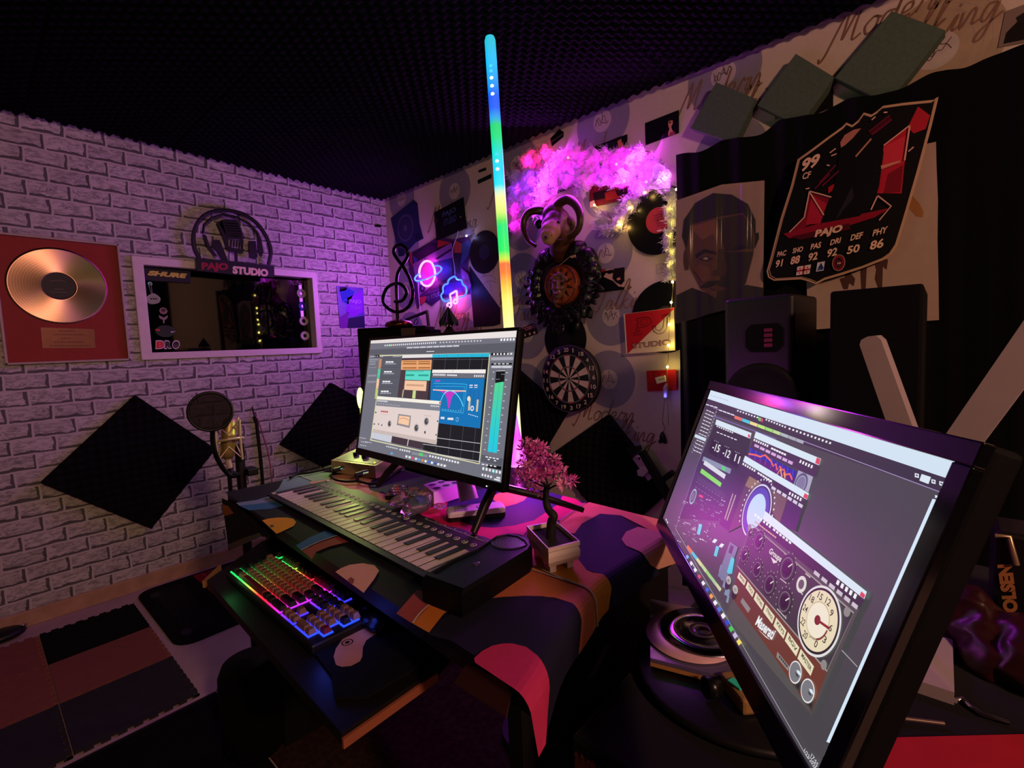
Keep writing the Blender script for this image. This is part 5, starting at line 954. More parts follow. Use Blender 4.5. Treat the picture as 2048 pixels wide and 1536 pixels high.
sb = nt.nodes.new('ShaderNodeMath'); sb.operation = 'SUBTRACT'; sb.inputs[1].default_value = KO.dot(KU)/KL; rp_ = nt.nodes.new('ShaderNodeValToRGB'); nt.links.new(gp.outputs['Position'], dt.inputs[0]); nt.links.new(dt.outputs['Value'], sb.inputs[0]); nt.links.new(sb.outputs[0], rp_.inputs['Fac']); nt.links.new(rp_.outputs['Color'], bs.inputs['Emission Color']); bs.inputs['Emission Strength'].default_value = 1.6; bs.inputs['Base Color'].default_value = (.02, .02, .02, 1)
el = rp_.color_ramp.elements; el[0].position = 0; el[0].color = (*lin('#10d860'), 1); el[1].position = 1; el[1].color = (*lin('#1c48ff'), 1)
for f, c_ in ((.17, '#30e060'), (.26, '#a0e050'), (.33, '#f0a040'), (.40, '#ff3038'), (.50, '#ff1c48'), (.60, '#f020b0'), (.68, '#9028f8'), (.76, '#3c30ff')): e = el.new(f); e.color = (*lin(c_), 1)

CAPS = [mat('#7a5a48', .5), mat('#0a0a0b', .5), mat('#6a1420', .5)]
rows = [(5.35, [(0, 1, 1)]+[(2+i, 1, 0) for i in range(4)]+[(6.5+i, 1, 1) for i in range(4)]+[(11+i, 1, 0) for i in range(4)]+[(15.3+i, 1, 1) for i in range(3)]),
        (4.1, [(i, 1, 0) for i in range(13)]+[(13, 2, 1)]+[(15.3+i, 1, 1) for i in range(3)]+[(18.6, 1, 1)]+[(19.6+i, 1, 0) for i in range(3)]),
        (3.1, [(0, 1.5, 1)]+[(1.5+i, 1, 0) for i in range(12)]+[(13.5, 1.5, 1)]+[(15.3+i, 1, 1) for i in range(3)]+[(18.6+i, 1, 0) for i in range(3)]+[(21.6, 1, 1)]),
        (2.1, [(0, 1.75, 1)]+[(1.75+i, 1, 0) for i in range(11)]+[(12.75, 2.25, 1)]+[(18.6+i, 1, 0) for i in range(3)]),
        (1.1, [(0, 2.25, 1)]+[(2.25+i, 1, 0) for i in range(10)]+[(12.25, 2.75, 1)]+[(16.3, 1, 0)]+[(18.6+i, 1, 0) for i in range(3)]+[(21.6, 1, 2)]),
        (.1, [(0, 1.25, 1), (1.25, 1.25, 1), (2.5, 1.25, 0), (3.75, 6.25, 2), (10, 1.25, 1), (11.25, 1.25, 1), (12.5, 2.5, 1)]+[(15.3+i, 1, 0) for i in range(3)]+[(18.6, 2, 0), (20.6, 1, 0)])]
nk = 0; KH = KD*.92/6.5; g = G()
for ry, ks in rows:
    for kx, kw, kc in ks: x0 = KL*.015+kx*pit-.0016; y0 = KD*.04+ry*KH-.0018; g.prism([kp(x0, y0, .0162), kp(x0+kw*pit+.0004, y0, .0162), kp(x0+kw*pit+.0004, y0+KH+.0002, .0162), kp(x0, y0+KH+.0002, .0162)], UP*.0013, pm)
g.build('backlight_plate', kb, 'glowing rainbow plate under the keys')
for ry, ks in rows:
    for kx, kw, kc in ks:
        g = G(); x0 = KL*.015+kx*pit; y0 = KD*.04+ry*KH; wd = kw*pit-.0028; dp = KH-.0034; zb = .0185; zh = .0085+.0006*(ry-2.5)
        b4 = [kp(x0+a*wd, y0+b_*dp, zb) for a, b_ in ((0, 0), (1, 0), (1, 1), (0, 1))]; i_ = .0022; t4 = [kp(x0+a*wd+(i_ if a == 0 else -i_), y0+b_*dp+(i_ if b_ == 0 else -i_), zb+zh) for a, b_ in ((0, 0), (1, 0), (1, 1), (0, 1))]
        g.add(b4+t4, [[4, 5, 6, 7], [0, 1, 5, 4], [1, 2, 6, 5], [2, 3, 7, 6], [3, 0, 4, 7]], CAPS[kc]); g.build('keycap', kb); nk += 1
light('keyboard_light', 'POINT', kp(KL+.012, KD*.1, .03), (.05, .10, 1), .03, .012); light('keyboard_light', 'POINT', kp(KL+.008, KD*.7, .03), (.05, .10, 1), .02, .012); light('keyboard_light', 'POINT', kp(KL*.12, -.012, .03), (.1, 1, .25), .012, .012)
# ------------------------------------------------------------------ roll-up piano
PF, PB_ = K(*pn(100, 312)), K(*pn(700, 125)); PR = K(843, 1160); PU = (PR-PF).normalized(); PV = UP.cross(PU); plen = (PR-PF).length; pdep = (PB_-PF).dot(PV)
rp = thing('rollup_piano', PF+PU*plen/2+PV*pdep/2, 'black roll-up piano with a speaker box at its right end, on the tablecloth', 'keyboard')
PZ = .0045
def rpp(u, v_, z=0): return PF+PU*(u*plen)+PV*(v_*pdep)+UP*(z+PZ)
g = G(); n = 40; ed = [rpp(0, -.02)]+[rpp(1.1, -.02), rpp(1.1, 1.0)]+[rpp(1-.999*i/n, 1.02+.03*math.sin(i*.5)+.02*math.sin(i*1.3)) for i in range(n+1)]; g.prism(ed, UP*.0045, mat('#15171a', .5))
g.line(HZ(DESK+PZ+.0048), [pn(100, 312), pn(110, 308)], .001, 0, WL_)
for u, v_ in ((.015, .06), (.015, .97)): g.box(rpp(u, v_, .0055), (.012, .008, .002), mat('#b0a898', .4), Matrix.Rotation(-.05, 3, 'Z'))
# printed sound lists
for i in range(60):
    u = .70+.0052*i
    if u < 1.0: g.box(rpp(u, .955 if i % 9 else .98, .0047), (.0026, .0024 if i % 9 else .005, .0006), mat('#8a8490', .5), Matrix.Rotation(-.05, 3, 'Z'))
for i in range(24): g.box(rpp(.012, .15+.03*i, .0047), (.002, .0028, .0005), mat('#6a6660'), Matrix.Rotation(-.05, 3, 'Z'))
g.build('keyboard_mat', rp)
WK, BK2 = mat('#cfc4b4', .45), mat('#141312', .4); u0, u1 = .035, 1.03; kw = (u1-u0)/29
for i in range(29):
    g = G(); g.prism([rpp(u0+i*kw+.0045, .07, .0046), rpp(u0+(i+1)*kw-.0025, .07, .0046), rpp(u0+(i+1)*kw-.0025, .66, .0046), rpp(u0+i*kw+.0045, .66, .0046)], UP*.0009, WK); g.build('white_key', rp)
for i in range(28):
    if i % 7 in (0, 1, 3, 4, 5):
        c = u0+(i+1)*kw+(-.004 if i % 7 in (0, 3) else .004 if i % 7 in (1, 5) else 0); g = G(); g.prism([rpp(c-kw*.30, .30, .0063), rpp(c+kw*.30, .30, .0063), rpp(c+kw*.30, .662, .0063), rpp(c-kw*.30, .662, .0063)], UP*.0014, BK2); g.build('black_key', rp)
BT = mat('#c4c6b8', .5)
for i in range(27):
    c = rpp(.055+i*.0352, .80, .0047); g = G(); g.lathe(c, UP, [(.0058, 0), (.0062, .0008), (.0046, .0010)], BT, 16); g.add([c+V((x, y, .0009)) for x, y in ((-.003, -.001), (.003, -.001), (.003, .001), (-.003, .001))], [[0, 1, 2, 3]], BT); g.build('button', rp)
bz = DESK+.040; HB_ = HZ(bz); op = [(923, 1181), (1000, 1134), (1058, 1098), (1064, 1088), (1058, 1078), (1040, 1068), (1018, 1065), (993, 1070), (953, 1097), (900, 1120), (843, 1152)]
pts = [HB_.px(*q) for q in op]; ce = sum(pts, V())/len(pts); g = G(); low = [V((p.x, p.y, DESK+.0045)) for p in pts]; mid = [V((p.x, p.y, bz-.006)) for p in pts]; tp2 = [V((p.x+(ce.x-p.x)*.05, p.y+(ce.y-p.y)*.05, bz)) for p in pts]; tp3 = [V((p.x+(ce.x-p.x)*.12, p.y+(ce.y-p.y)*.12, bz)) for p in pts]; tp4 = [V((p.x+(ce.x-p.x)*.16, p.y+(ce.y-p.y)*.16, bz-.003)) for p in pts]
n = len(pts); g.add(low+mid+tp2+tp3+tp4, [[r*n+i, r*n+(i+1) % n, (r+1)*n+(i+1) % n, (r+1)*n+i] for r in range(4) for i in range(n)]+[[4*n+i for i in range(n)]], mat('#08080a', .5, spec=.15), False)
cb = g.build('control_box', rp)
c = HZ(bz-.003).px(*rt(965, 505)); g = G(); g.disc(HZ(bz), c, .0275, -.0022, mat('#1e1a22', .35), 40); g.lathe(c+UP*.0005, UP, [(.027, 0), (.0285, .0015), (.030, 0)], mat('#2a2430', .3), 40)
for r_, k_ in ((.006, 8), (.011, 14), (.016, 20), (.021, 26)):
    for i in range(k_): a = i*2*math.pi/k_; g.disc(HZ(bz), c+V((math.cos(a)*r_, math.sin(a)*r_, 0)), .0017, -.0018, mat('#5a4a6a', .4), 8)
g.build('speaker_grille', cb); g = G(); g.sph(HZ(bz-.003).px(*rt(560, 770)), (.005, .007, .002), mat('#3a2a4a', .3), 10, 6); g.build('knob', cb)
# ================================================================== LEFT MONITOR
def screenplane(TL, TR, BR, BL):
    TL, TR, BR, BL = map(V, (TL, TR, BR, BL)); u = (TR-TL+BR-BL).normalized(); v_ = (TL-BL+TR-BR); v_ = (v_-u*v_.dot(u)).normalized(); n = u.cross(v_); c = (TL+TR+BR+BL)/4
    return Pl(c, n, u), ((TR-TL).length+(BR-BL).length)/2, ((TL-BL).length+(TR-BR).length)/2
S, SW, SH = screenplane((-1.112, .709, 1.092), (-.583, .678, 1.091), (-.587, .623, .819), (-1.116, .653, .82))
def monitor(lb, S, SW, SH, bz, bb, th, bm_):
    t = thing('monitor', (S.o.x, S.o.y, S.at(0, -SH/2-bb)[2]), lb, 'monitor'); M3 = Matrix((S.u, S.v, S.n)).transposed()
    g = G(); g.box(S.at(0, (bz-bb)/2, -.004-th/2), (SW+2*bz, SH+bz+bb, th), BLKM, M3, .004)
    for cx_, cy_, a, b_ in ((0, SH/2+bz/2, SW+2*bz, bz), (0, -SH/2-bb/2, SW+2*bz, bb), (-SW/2-bz/2, 0, bz, SH), (SW/2+bz/2, 0, bz, SH)): g.box(S.at(cx_, cy_, -.002), (a, b_, .008), bm_, M3, .0012)
    g.build('housing', t); return t
mo1 = monitor('left monitor showing a colourful audio editing program, tilted back on the desk', S, SW, SH, .0065, .017, .012, mat('#0b0b0c', .4))
g = G(); _d = [0.0]
def scr(zf, c_, *pts, d=None): _d[0] += .000012; g.pp(S, [zf(*q) for q in pts], d or _d[0], E(c_, 1.0))
def rect(zf, c_, x0, y0, x1, y1, sl=0, sr=0): scr(zf, c_, (x0, y0), (x1, y0+sl), (x1+sr, y1+sl), (x0+sr, y1))
g.poly([S.at(-SW/2, -SH/2), S.at(SW/2, -SH/2), S.at(SW/2, SH/2), S.at(-SW/2, SH/2)], E('#70717d'))
_sc = 1.0
def dashes(zf, c_, a, b_, n, w_, h=.0022, ln=.55):
    h *= _sc
    for i in range(n):
        x, y = a[0]+(b_[0]-a[0])*(i+.5)/n, a[1]+(b_[1]-a[1])*(i+.5)/n; hx, hy = (b_[0]-a[0])/n*ln/2, (b_[1]-a[1])/n*ln/2
        g.line(S, [zf(x-hx, y-hy), zf(x+hx, y+hy)], h, _d[0]+.0003, E(c_, w_))
A_ = lambda c_, *p: scr(m1, c_, *p)
A_('#e9e1e0', (185, 218), (1470, 137), (1463, 195), (181, 250)); dashes(m1, '#b0a8aa', (190, 238), (700, 207), 24, 1, .0012)
A_('#5b5c66', (176, 305), (1450, 240), (1446, 322), (170, 350)); dashes(m1, '#e8e8ee', (300, 268), (760, 242), 26, 1, .004, .5); dashes(m1, '#c8c8d2', (780, 242), (1160, 225), 14, 1, .003, .5); dashes(m1, '#f0f0f4', (1315, 218), (1450, 213), 5, 1, .0045, .6)
rect(m1, '#50c060', 338, 258, 360, 274, -1); rect(m1, '#d86050', 362, 258, 372, 274); dashes(m1, '#c9c9d4', (495, 288), (960, 270), 8, 1, .0034, .9); dashes(m1, '#e0e0e6', (670, 322), (740, 319), 3, 1, .0016, .9)
A_('#1c1c22', (215, 352), (258, 350), (256, 372), (212, 374)); dashes(m1, '#e8e8ee', (175, 366), (250, 362), 4, 1, .0016)
for y in (385, 525, 580): A_('#8c8d9a', (172-(y-385)*.1, y), (250-(y-385)*.12, y-2), (248-(y-385)*.12, y+14), (170-(y-385)*.1, y+16))
dashes(m1, '#c8c8d4', (172, 412), (225, 410), 5, 1, .0016); dashes(m1, '#c8c8d4', (172, 432), (225, 430), 4, 1, .0018); dashes(m1, '#b0b0bc', (165, 462), (230, 460), 4, 1, .0012)
for x, y in ((80, 1075), (95, 1110), (85, 1140), (130, 1112)): dashes(m1, '#e0e0e8', (x, y), (x+60, y+10), 4, 1, .0016)
A_('#dfdcb2', (258, 352), (1226, 333), (1224, 343), (264, 362)); A_('#595b66', (264, 362), (458, 356), (415, 720), (234, 716)); dashes(m1, '#d0d0da', (265, 366), (290, 366), 2, 1, .002); dashes(m1, '#d0d0da', (375, 365), (450, 363), 8, 1, .0018)
for k, c_ in enumerate(('#c88a68', '#58c8a0', '#f0c8a0', '#b8c868')): x = 258-11*k; y = 385+88*k; A_(c_, (x, y), (x+22, y-1), (x+13, y+84), (x-9, y+86))
for k in range(4): x = 312-14*k; y = 390+86*k; dashes(m1, '#f4f4f8', (x, y+22), (x+70, y+22), 3, 1, .0034, .85); dashes(m1, '#c0c0cc', (x-5, y+38), (x+90, y+38), 9, 1, .0024, .6); A_('#4a4b55', (264-14*k, y+68), (438-12*k, y+68), (438-12*k, y+71), (264-14*k, y+71))
A_('#e2e0e2', (460, 352), (724, 345), (722, 372), (457, 378)); A_('#4b3a42', (457, 378), (722, 374), (692, 750), (415, 722)); A_('#2ab6d6', (724, 345), (1226, 335), (1222, 368), (722, 374))
for x in (780, 845, 950, 1070, 1160): A_('#1888a8', (x, 345), (x+3, 345), (x+2, 370), (x-1, 370))
A_('#18181d', (722, 374), (1222, 368), (1133, 1310), (635, 1180))
for i in range(46): x = 730+i*10.8; c_ = '#585862' if i % 10 == 0 else '#303038'; A_(c_, (x, 376), (x+(3 if i % 10 == 0 else 2), 376), (x-84, 1290-(46-i)*2.2), (x-87, 1290-(46-i)*2.2))
for k, (y0, y1) in enumerate(((388, 386), (1060, 1125), (1130, 1205), (1195, 1285))): A_('#c8c8cc' if k else '#50505a', (730-90*bool(k), y0), (1222-80*bool(k), y1), (1222-80*bool(k), y1+(5 if k < 3 else 8)), (730-90*bool(k), y0+(5 if k < 3 else 8)))
A_('#eaa676', (452, 398), (718, 394), (712, 480), (447, 481)); 
for y in (405, 422, 458): A_('#a8703c', (465, y), (585, y-1), (583, y+(9 if y < 410 else 13)), (463, y+(9 if y < 410 else 13))); A_('#a8703c', (600, y-1), (705, y-2), (703, y+(8 if y < 410 else 12)), (598, y+(9 if y < 410 else 12)))
A_('#5cdac8', (490, 487), (709, 486), (701, 576), (482, 568)); A_('#2aa090', (490, 520), (565, 520), (563, 536), (488, 536)); A_('#2aa090', (600, 522), (690, 522), (688, 538), (598, 536)); dashes(m1, '#20705f', (495, 496), (650, 495), 12, 1, .0014)
A_('#f2c4a2', (482, 574), (673, 580), (666, 668), (474, 655)); A_('#d0a084', (495, 605), (650, 612), (648, 628), (493, 622)); A_('#c8d890', (553, 662), (578, 664), (572, 735), (545, 732)); A_('#d8d8b0', (466, 655), (472, 655), (462, 722), (456, 722))
A_('#f2ecea', (724, 480), (1192, 478), (1189, 512), (720, 508)); A_('#6c6d78', (720, 508), (1189, 512), (1186, 556), (716, 552)); dashes(m1, '#f0f0f4', (728, 524), (840, 526), 8, 1, .004, .6); dashes(m1, '#e8e8ee', (850, 527), (940, 530), 5, 1, .003, .8); dashes(m1, '#f0f0f4', (1085, 535), (1178, 536), 5, 1, .004, .5); dashes(m1, '#3a3a44', (900, 492), (905, 492), 1, 1)
A_('#1473b6', (712, 556), (1182, 558), (1142, 996), (694, 938)); A_('#a050c0', (750, 570), (792, 570), (790, 586), (748, 586))
ol = [(735, 600), (1000, 606), (1022, 625), (1018, 660), (995, 840), (975, 858), (800, 835)]; g.line(S, [m1(*q) for q in ol], .0016, _d[0]+.0002, E('#38a8dc'), 3); g.line(S, [m1(*q) for q in ((745, 625), (985, 628), (1002, 650), (985, 815), (960, 830))], .0012, _d[0]+.0002, E('#38a8dc'), 3)
A_('#c43ac6', (740, 660), (800, 672), (835, 695), (852, 735), (862, 820), (872, 818), (888, 740), (905, 700), (940, 678), (1005, 668), (1005, 663), (740, 655)); g.line(S, [m1(*q) for q in ((728, 657), (880, 664), (1018, 668))], .0022, _d[0]+.0004, E('#ffcfb0')); g.line(S, [m1(*q) for q in ((797, 752), (820, 700), (850, 672), (885, 665), (925, 685), (965, 735), (985, 780), (995, 800))], .0018, _d[0]+.0005, E('#6ae8f8'), 5)
for x, y0, y1 in ((1050, 735, 838), (1120, 742, 848)): A_('#2a58a0', (x+8, 660), (x+13, 660), (x+10, y0), (x+5, y0)); A_('#d8c098', (x-6, y0), (x+10, y0), (x+1, y1), (x-15, y1))
A_('#2a4a90', (1088, 660), (1092, 660), (1080, 800), (1076, 800)); g.disc(S, S.px(*m1(1048, 735)), .005, _d[0]+.0003, E('#f0e0c0'), 20); g.disc(S, S.px(*m1(1077, 820)), .0052, _d[0]+.0003, E('#e8e8f0'), 20, r0=.0028)
for x, y in ((1048, 617), (1090, 617)): dashes(m1, '#f0f0f8', (x, y), (x+30, y), 3, 1, .0022, .8); dashes(m1, '#e0e0f0', (x, y+18), (x+28, y+18), 3, 1, .002, .8)
for x0, x1, y in ((797, 830, 903), (857, 908, 911)): A_('#e6e2e6', (x0, y-10), (x1, y-8), (x1-2, y+12), (x0-2, y+9))
g.disc(S, S.px(*m1(946, 918)), .0045, _d[0]+.0003, E('#90c8f0'), 20, r0=.0034); dashes(m1, '#d8e8f8', (1035, 868), (1125, 895), 6, 1, .0016); dashes(m1, '#a0d0f0', (805, 826), (985, 846), 8, 1, .0014, .3)
A_('#f2eee2', (240, 712), (798, 756), (795, 786), (237, 740)); A_('#d05050', (784, 760), (796, 761), (794, 782), (782, 780)); A_('#80818c', (237, 740), (795, 786), (788, 840), (228, 795)); dashes(m1, '#f0f0f4', (238, 752), (330, 760), 8, 1, .0032, .6); dashes(m1, '#f0f0f4', (705, 797), (785, 803), 5, 1, .003, .5); dashes(m1, '#b8b8c4', (240, 775), (440, 797), 9, 1, .0014)
A_('#e0d0cc', (228, 795), (788, 842), (756, 1138), (190, 1030)); A_('#c8b8b4', (205, 1000), (764, 1100), (756, 1138), (190, 1030)); dashes(m1, '#c05058', (270, 845), (335, 851), 4, 1, .0036, .9); dashes(m1, '#c89898', (265, 868), (330, 876), 5, 1, .0012); dashes(m1, '#c08888', (650, 882), (715, 888), 5, 1, .0012)
A_('#908a90', (425, 868), (536, 884), (524, 992), (410, 965)); A_('#f4c8a4', (433, 882), (525, 894), (515, 972), (422, 950)); g.line(S, [m1(432, 912), m1(475, 905), m1(518, 925)], .001, _d[0]+.0003, E('#c07050'), 4)
for x, y, r in ((352, 955, .0085), (588, 992, .0095), (676, 935, .0095), (256, 958, .003), (285, 967, .003), (664, 1030, .004)): p = S.px(*m1(x, y)); g.disc(S, p, r, _d[0]+.0003, E('#b8aeb0'), 24); g.disc(S, p, r*.72, _d[0]+.0004, E('#4a484e'), 24); g.line(S, [m1(x, y), m1(x+2, y-14*r/.009)], .0012, _d[0]+.0005, E('#e8e0e0'))
for x, y in ((225, 855), (212, 957), (768, 932), (755, 1052)): rect(m1, '#141418', x-5, y-5, x+7, y+5)
A_('#c8ccd8', (195, 1030), (370, 1062), (362, 1122), (183, 1080)); A_('#443640', (370, 1062), (642, 1118), (632, 1178), (360, 1120)); A_('#e0dcd8', (510, 1090), (516, 1091), (506, 1148), (500, 1147)); A_('#d8d4b0', (175, 1090), (1130, 1300), (1130, 1310), (175, 1100))
A_('#d6d6ac', (1222, 345), (1230, 345), (1138, 1308), (1130, 1308)); A_('#d0d0a8', (240, 660), (246, 660), (186, 1095), (178, 1094))
A_('#17171c', (1240, 332), (1390, 328), (1388, 350), (1238, 355)); dashes(m1, '#f0f0f4', (1250, 344), (1430, 340), 6, 1, .003, .5); A_('#a8a6b4', (1240, 372), (1432, 368), (1430, 394), (1238, 398)); A_('#141418', (1240, 425), (1422, 420), (1420, 436), (1238, 440)); dashes(m1, '#f0f0f4', (1255, 430), (1400, 428), 4, 1, .0016, .6); dashes(m1, '#d0d0da', (1240, 455), (1420, 455), 2, 1, .004, .96)
A_('#14161c', (1282, 490), (1362, 488), (1352, 592), (1274, 596)); A_('#e0e0e4', (1282, 490), (1362, 488), (1362, 492), (1282, 494)); dashes(m1, '#d0d0d8', (1325, 520), (1358, 520), 2, 1, .0008); dashes(m1, '#d0d0d8', (1280, 565), (1315, 563), 2, 1, .0008)
cols = ['#54d49a', '#4cd2a4', '#44d0b0', '#3cd0bc', '#34cec8', '#2eccd2', '#2acbda', '#28c9e0']
for i in range(8):
    f0, f1_ = i/8, (i+1)/8; l0, r0 = (1272-64*f0, 598+600*f0), (1349-62*f0, 585+628*f0); l1, r1 = (1272-64*f1_, 598+600*f1_), (1349-62*f1_, 585+628*f1_); A_(cols[i], l0, r0, r1, l1)
A_('#2a9a90', (1310, 592), (1312, 592), (1250, 1205), (1247, 1205))
for i in range(12): y = 500+62*i; x = 1265-7*i; dashes(m1, '#e8e8ee', (x-12, y), (x, y), 1, 1, .0012, .9); dashes(m1, '#e8e8ee', (x+105, y+6), (x+120, y+7), 1, 1, .0012, .9); 
A_('#585965', (1155, 1225), (1345, 1262), (1332, 1325), (1146, 1285)); dashes(m1, '#f0f0f4', (1185, 1243), (1310, 1265), 4, 1, .002, .7); dashes(m1, '#f0f0f4', (1190, 1262), (1300, 1285), 2, 1, .002, .3); A_('#121216', (1210, 1310), (1330, 1330), (1326, 1360), (1206, 1338)); dashes(m1, '#f0f0f4', (1150, 1308), (1290, 1332), 4, 1, .002, .6)
A_('#8a8c98', (545, 1200), (680, 1228), (675, 1250), (540, 1222)); A_('#50d868', (610, 1208), (640, 1214), (636, 1240), (606, 1234)); dashes(m1, '#e8e8ee', (315, 1152), (420, 1175), 6, 1, .003, .5); dashes(m1, '#f0f0f4', (430, 1180), (530, 1200), 5, 1, .004, .5); dashes(m1, '#f0f0f4', (690, 1235), (960, 1298), 11, 1, .004, .55); dashes(m1, '#f0f0f4', (1155, 1345), (1330, 1385), 6, 1, .005, .5); A_('#40b8b0', (1258, 1360), (1276, 1364), (1272, 1388), (1254, 1384))
for i, c_ in enumerate(('#58a8e8', '#e8e8f0', '#f0f0f4', '#e05068', '#e8e8f0', '#50a8f0', '#e89048', '#f0f0f4', '#3878d8', '#e8f0f8', '#2858c8', '#e8e8f0', '#e8e0d8', '#f0f0f4')):
    x, y = (358, 1212) if i == 0 else (488+28*(i-1), 1240+6.8*(i-1)); rect(m1, c_, x, y-9, x+17, y+10, 3, -3)
dashes(m1, '#f4f4f8', (1150, 1400), (1250, 1424), 4, 1, .0042, .5); dashes(m1, '#f4f4f8', (1285, 1425), (1318, 1433), 3, 1, .0026, .9); dashes(m1, '#f4f4f8', (1265, 1440), (1316, 1453), 4, 1, .0026, .9)
g.build('screen', mo1, 'lit screen')
# legs: an inverted V at each end
LG = mat('#151516', .4)
for sx in (-.16, .17):
    top_ = S.at(sx+.055, -SH/2-.012, -.022)
    if sx > 0: f_, b_ = K(947, 1066, DESK+.0115), K(1166, 1020, DESK+.0115)
    else: f_, b_ = V((-1.03, .650, DESK+.0115)), V((-1.02, .83, DESK+.0115))
    for e in (f_, b_):
        g = G(); g.tube([top_, top_*.5+e*.5+V((0, 0, .004)), e], [.009, .009, .0065], LG, 4); g.build('leg', mo1)
g = G(); g.box(S.at(-.0, -SH/2+.02, -.045), (.16, .10, .05), BLKM, Matrix((S.u, S.v, S.n)).transposed(), .006); g.tube([S.at(.10, -SH/2+.0, -.045), K(938, 1000, DESK+.026)], [.016, .02], mat('#b0a8b8', .35), 8); g.build('neck', mo1)
g = G(); g.sph(S.at(SW/2-.035, -SH/2-.012, .003), .0012, E('#f0f0ff', 2), 8, 6); g.build('power_light', mo1)
# ================================================================== RIGHT MONITOR
_k = lambda p: C0+(V(p)-C0)*.95
E1, E = E, (lambda c, s=1: mat(c, rough=.42, spec=.55, emit=s))
S, SW, SH = screenplane(*map(_k, ((-.299, .858, .972), (.008, .427, .975), (-.06, .376, .748), (-.368, .808, .745)))); _d[0] = 0
mo2 = monitor('right monitor in the foreground with several dark plug-in windows, on a round base', S, SW, SH, .016, .022, .02, mat('#0a0a0c', .12, spec=.6))
_sc = .5; g = G(); g.poly([S.at(-SW/2, -SH/2), S.at(SW/2, -SH/2), S.at(SW/2, SH/2), S.at(-SW/2, SH/2)], E('#4a484c', .9))
C_ = lambda c_, *p: scr(m2, c_, *p); D_ = lambda c_, *p: scr(m3, c_, *p)
C_('#33303a', (228, 72), (1185, 392), (1165, 448), (215, 120)); C_('#cfe2ee', (238, 36), (1212, 318), (1187, 393), (228, 74)); dashes(m2, '#8aa0ac', (240, 60), (310, 82), 8, 1, .0016)
C_('#9a88b0', (250, 108), (1150, 442), (1150, 446), (250, 111)); dashes(m2, '#e8e8f0', (342, 120), (430, 150), 8, 1, .004, .5); rect(m2, '#58c060', 428, 145, 438, 160, 4); rect(m2, '#d84858', 438, 149, 447, 163, 4); dashes(m2, '#e8e8f0', (455, 155), (540, 188), 8, 1, .004, .5); dashes(m2, '#e8e8f0', (545, 190), (720, 252), 12, 1, .004, .45)
for x, y in ((1056, 378), (1122, 402), (1153, 410)): rect(m2, '#e0e8ee', x-8, y-10, x+8, y+6, 4); rect(m2, '#4a4458', x-4, y-5, x+4, y+1, 3)
C_('#d8e6ee', (1075, 372), (1112, 384), (1102, 412), (1066, 398))
cs = ['#e0705a', '#48c0d8', '#e8d890', '#b8e078', '#98d868', '#b8d890', '#a8b8b8', '#a0a8b0', '#a8acb8']
for i, c_ in enumerate(cs): x, y = 336+30.5*i, 140+11.3*i; C_(c_, (x, y), (x+29, y+10.5), (x+26, y+23), (x-3, y+12))
dashes(m2, '#e8e8f0', (220, 96), (268, 110), 3, 1, .003, .8); dashes(m2, '#e8e8f0', (272, 118), (334, 140), 4, 1, .003, .8)
for i in range(13):
    x, y = 222-4.3*i, 118+13.2*i
    if i == 8: C_('#c8dce4', (x-8, y-10), (x+36, y+8), (x+31, y+20), (x-12, y+2))
    else: dashes(m2, '#e0e0ea', (x, y), (x+32, y+14), 3, 1, .0026, .8); dashes(m2, '#c0c0cc', (x+38 if i < 9 else x-6, y+8), (x+42 if i < 9 else x-2, y+10), 1, 1, .003)
C_('#68607a', (262, 118), (265, 119), (102, 590), (99, 588)); C_('#8070c0', (248, 140), (500, 232), (500, 235), (248, 143))
# window: loudness meter
C_('#2b2a33', (255, 178), (398, 232), (330, 560), (118, 548), (190, 330)); C_('#d2e4ec', (263, 156), (402, 210), (396, 232), (258, 176)); rect(m2, '#d84858', 388, 214, 396, 226, 3); dashes(m2, '#e8e8f0', (262, 182), (330, 210), 8, 1, .0034, .6); dashes(m2, '#e0e0ea', (262, 205), (345, 238), 6, 1, .0026, .7)
for k, s_ in enumerate(('-15', '-12', '11')):
    x, y = 246+41*k, 232+22*k; C_('#17161c', (x, y), (x+36, y+18), (x+18, y+76), (x-16, y+52)); g.pt(S, s_, m2(x-2 if k < 2 else x+4, y+44), m2(x+25 if k < 2 else x+22, y+56), m2(x+7 if k < 2 else x+12, y+16), _d[0]+.0004, E('#f0f0f4'), bold=.01); dashes(m2, '#b0b0bc', (x+6, y+6), (x+28, y+16), 3, 1, .0016)
C_('#8090a0', (212, 302), (322, 352), (316, 372), (206, 320)); rect(m2, '#40d068', 284, 340, 298, 356, 6); C_('#d0d8d8', (217, 318), (300, 374), (294, 392), (211, 334)); C_('#78d838', (205, 350), (284, 408), (278, 424), (198, 366)); C_('#38383f', (190, 378), (300, 450), (296, 470), (186, 396))
for a, b_ in (((180, 400), (290, 470)), ((176, 420), (286, 492))): dashes(m2, '#9090a0', a, b_, 9, 1, .0012)
p = S.px(*m2(172, 462)); g.disc(S, p, .012, _d[0]+.0003, E('#98b0b8'), 24, r0=.009); g.disc(S, p, .007, _d[0]+.0003, E('#5a6a74'), 20); rect(m2, '#d04858', 194, 452, 210, 462, 6)
random.seed(3)
for k in range(70):
    x, y = random.uniform(125, 300), random.uniform(470, 640); x -= (y-470)*.35
    dashes(m2, random.choice(('#a0a0ac', '#d0d0d8', '#70707c')), (x, y), (x+random.uniform(4, 22), y+random.uniform(3, 9)), 2, 1, .0018, .7)
for x, y, h in ((195, 568, 46), (262, 656, 44), (322, 706, 62), (255, 628, 18), (282, 646, 18)): C_('#38c8d8' if h > 30 else '#d8e4ea', (x, y), (x+12, y+5), (x+2, y+h), (x-10, y+h-5))
cs = ['#e0784a', '#48c0d8', '#d8d898', '#b8d890', '#98d078', '#a0c890', '#c8d0a0']
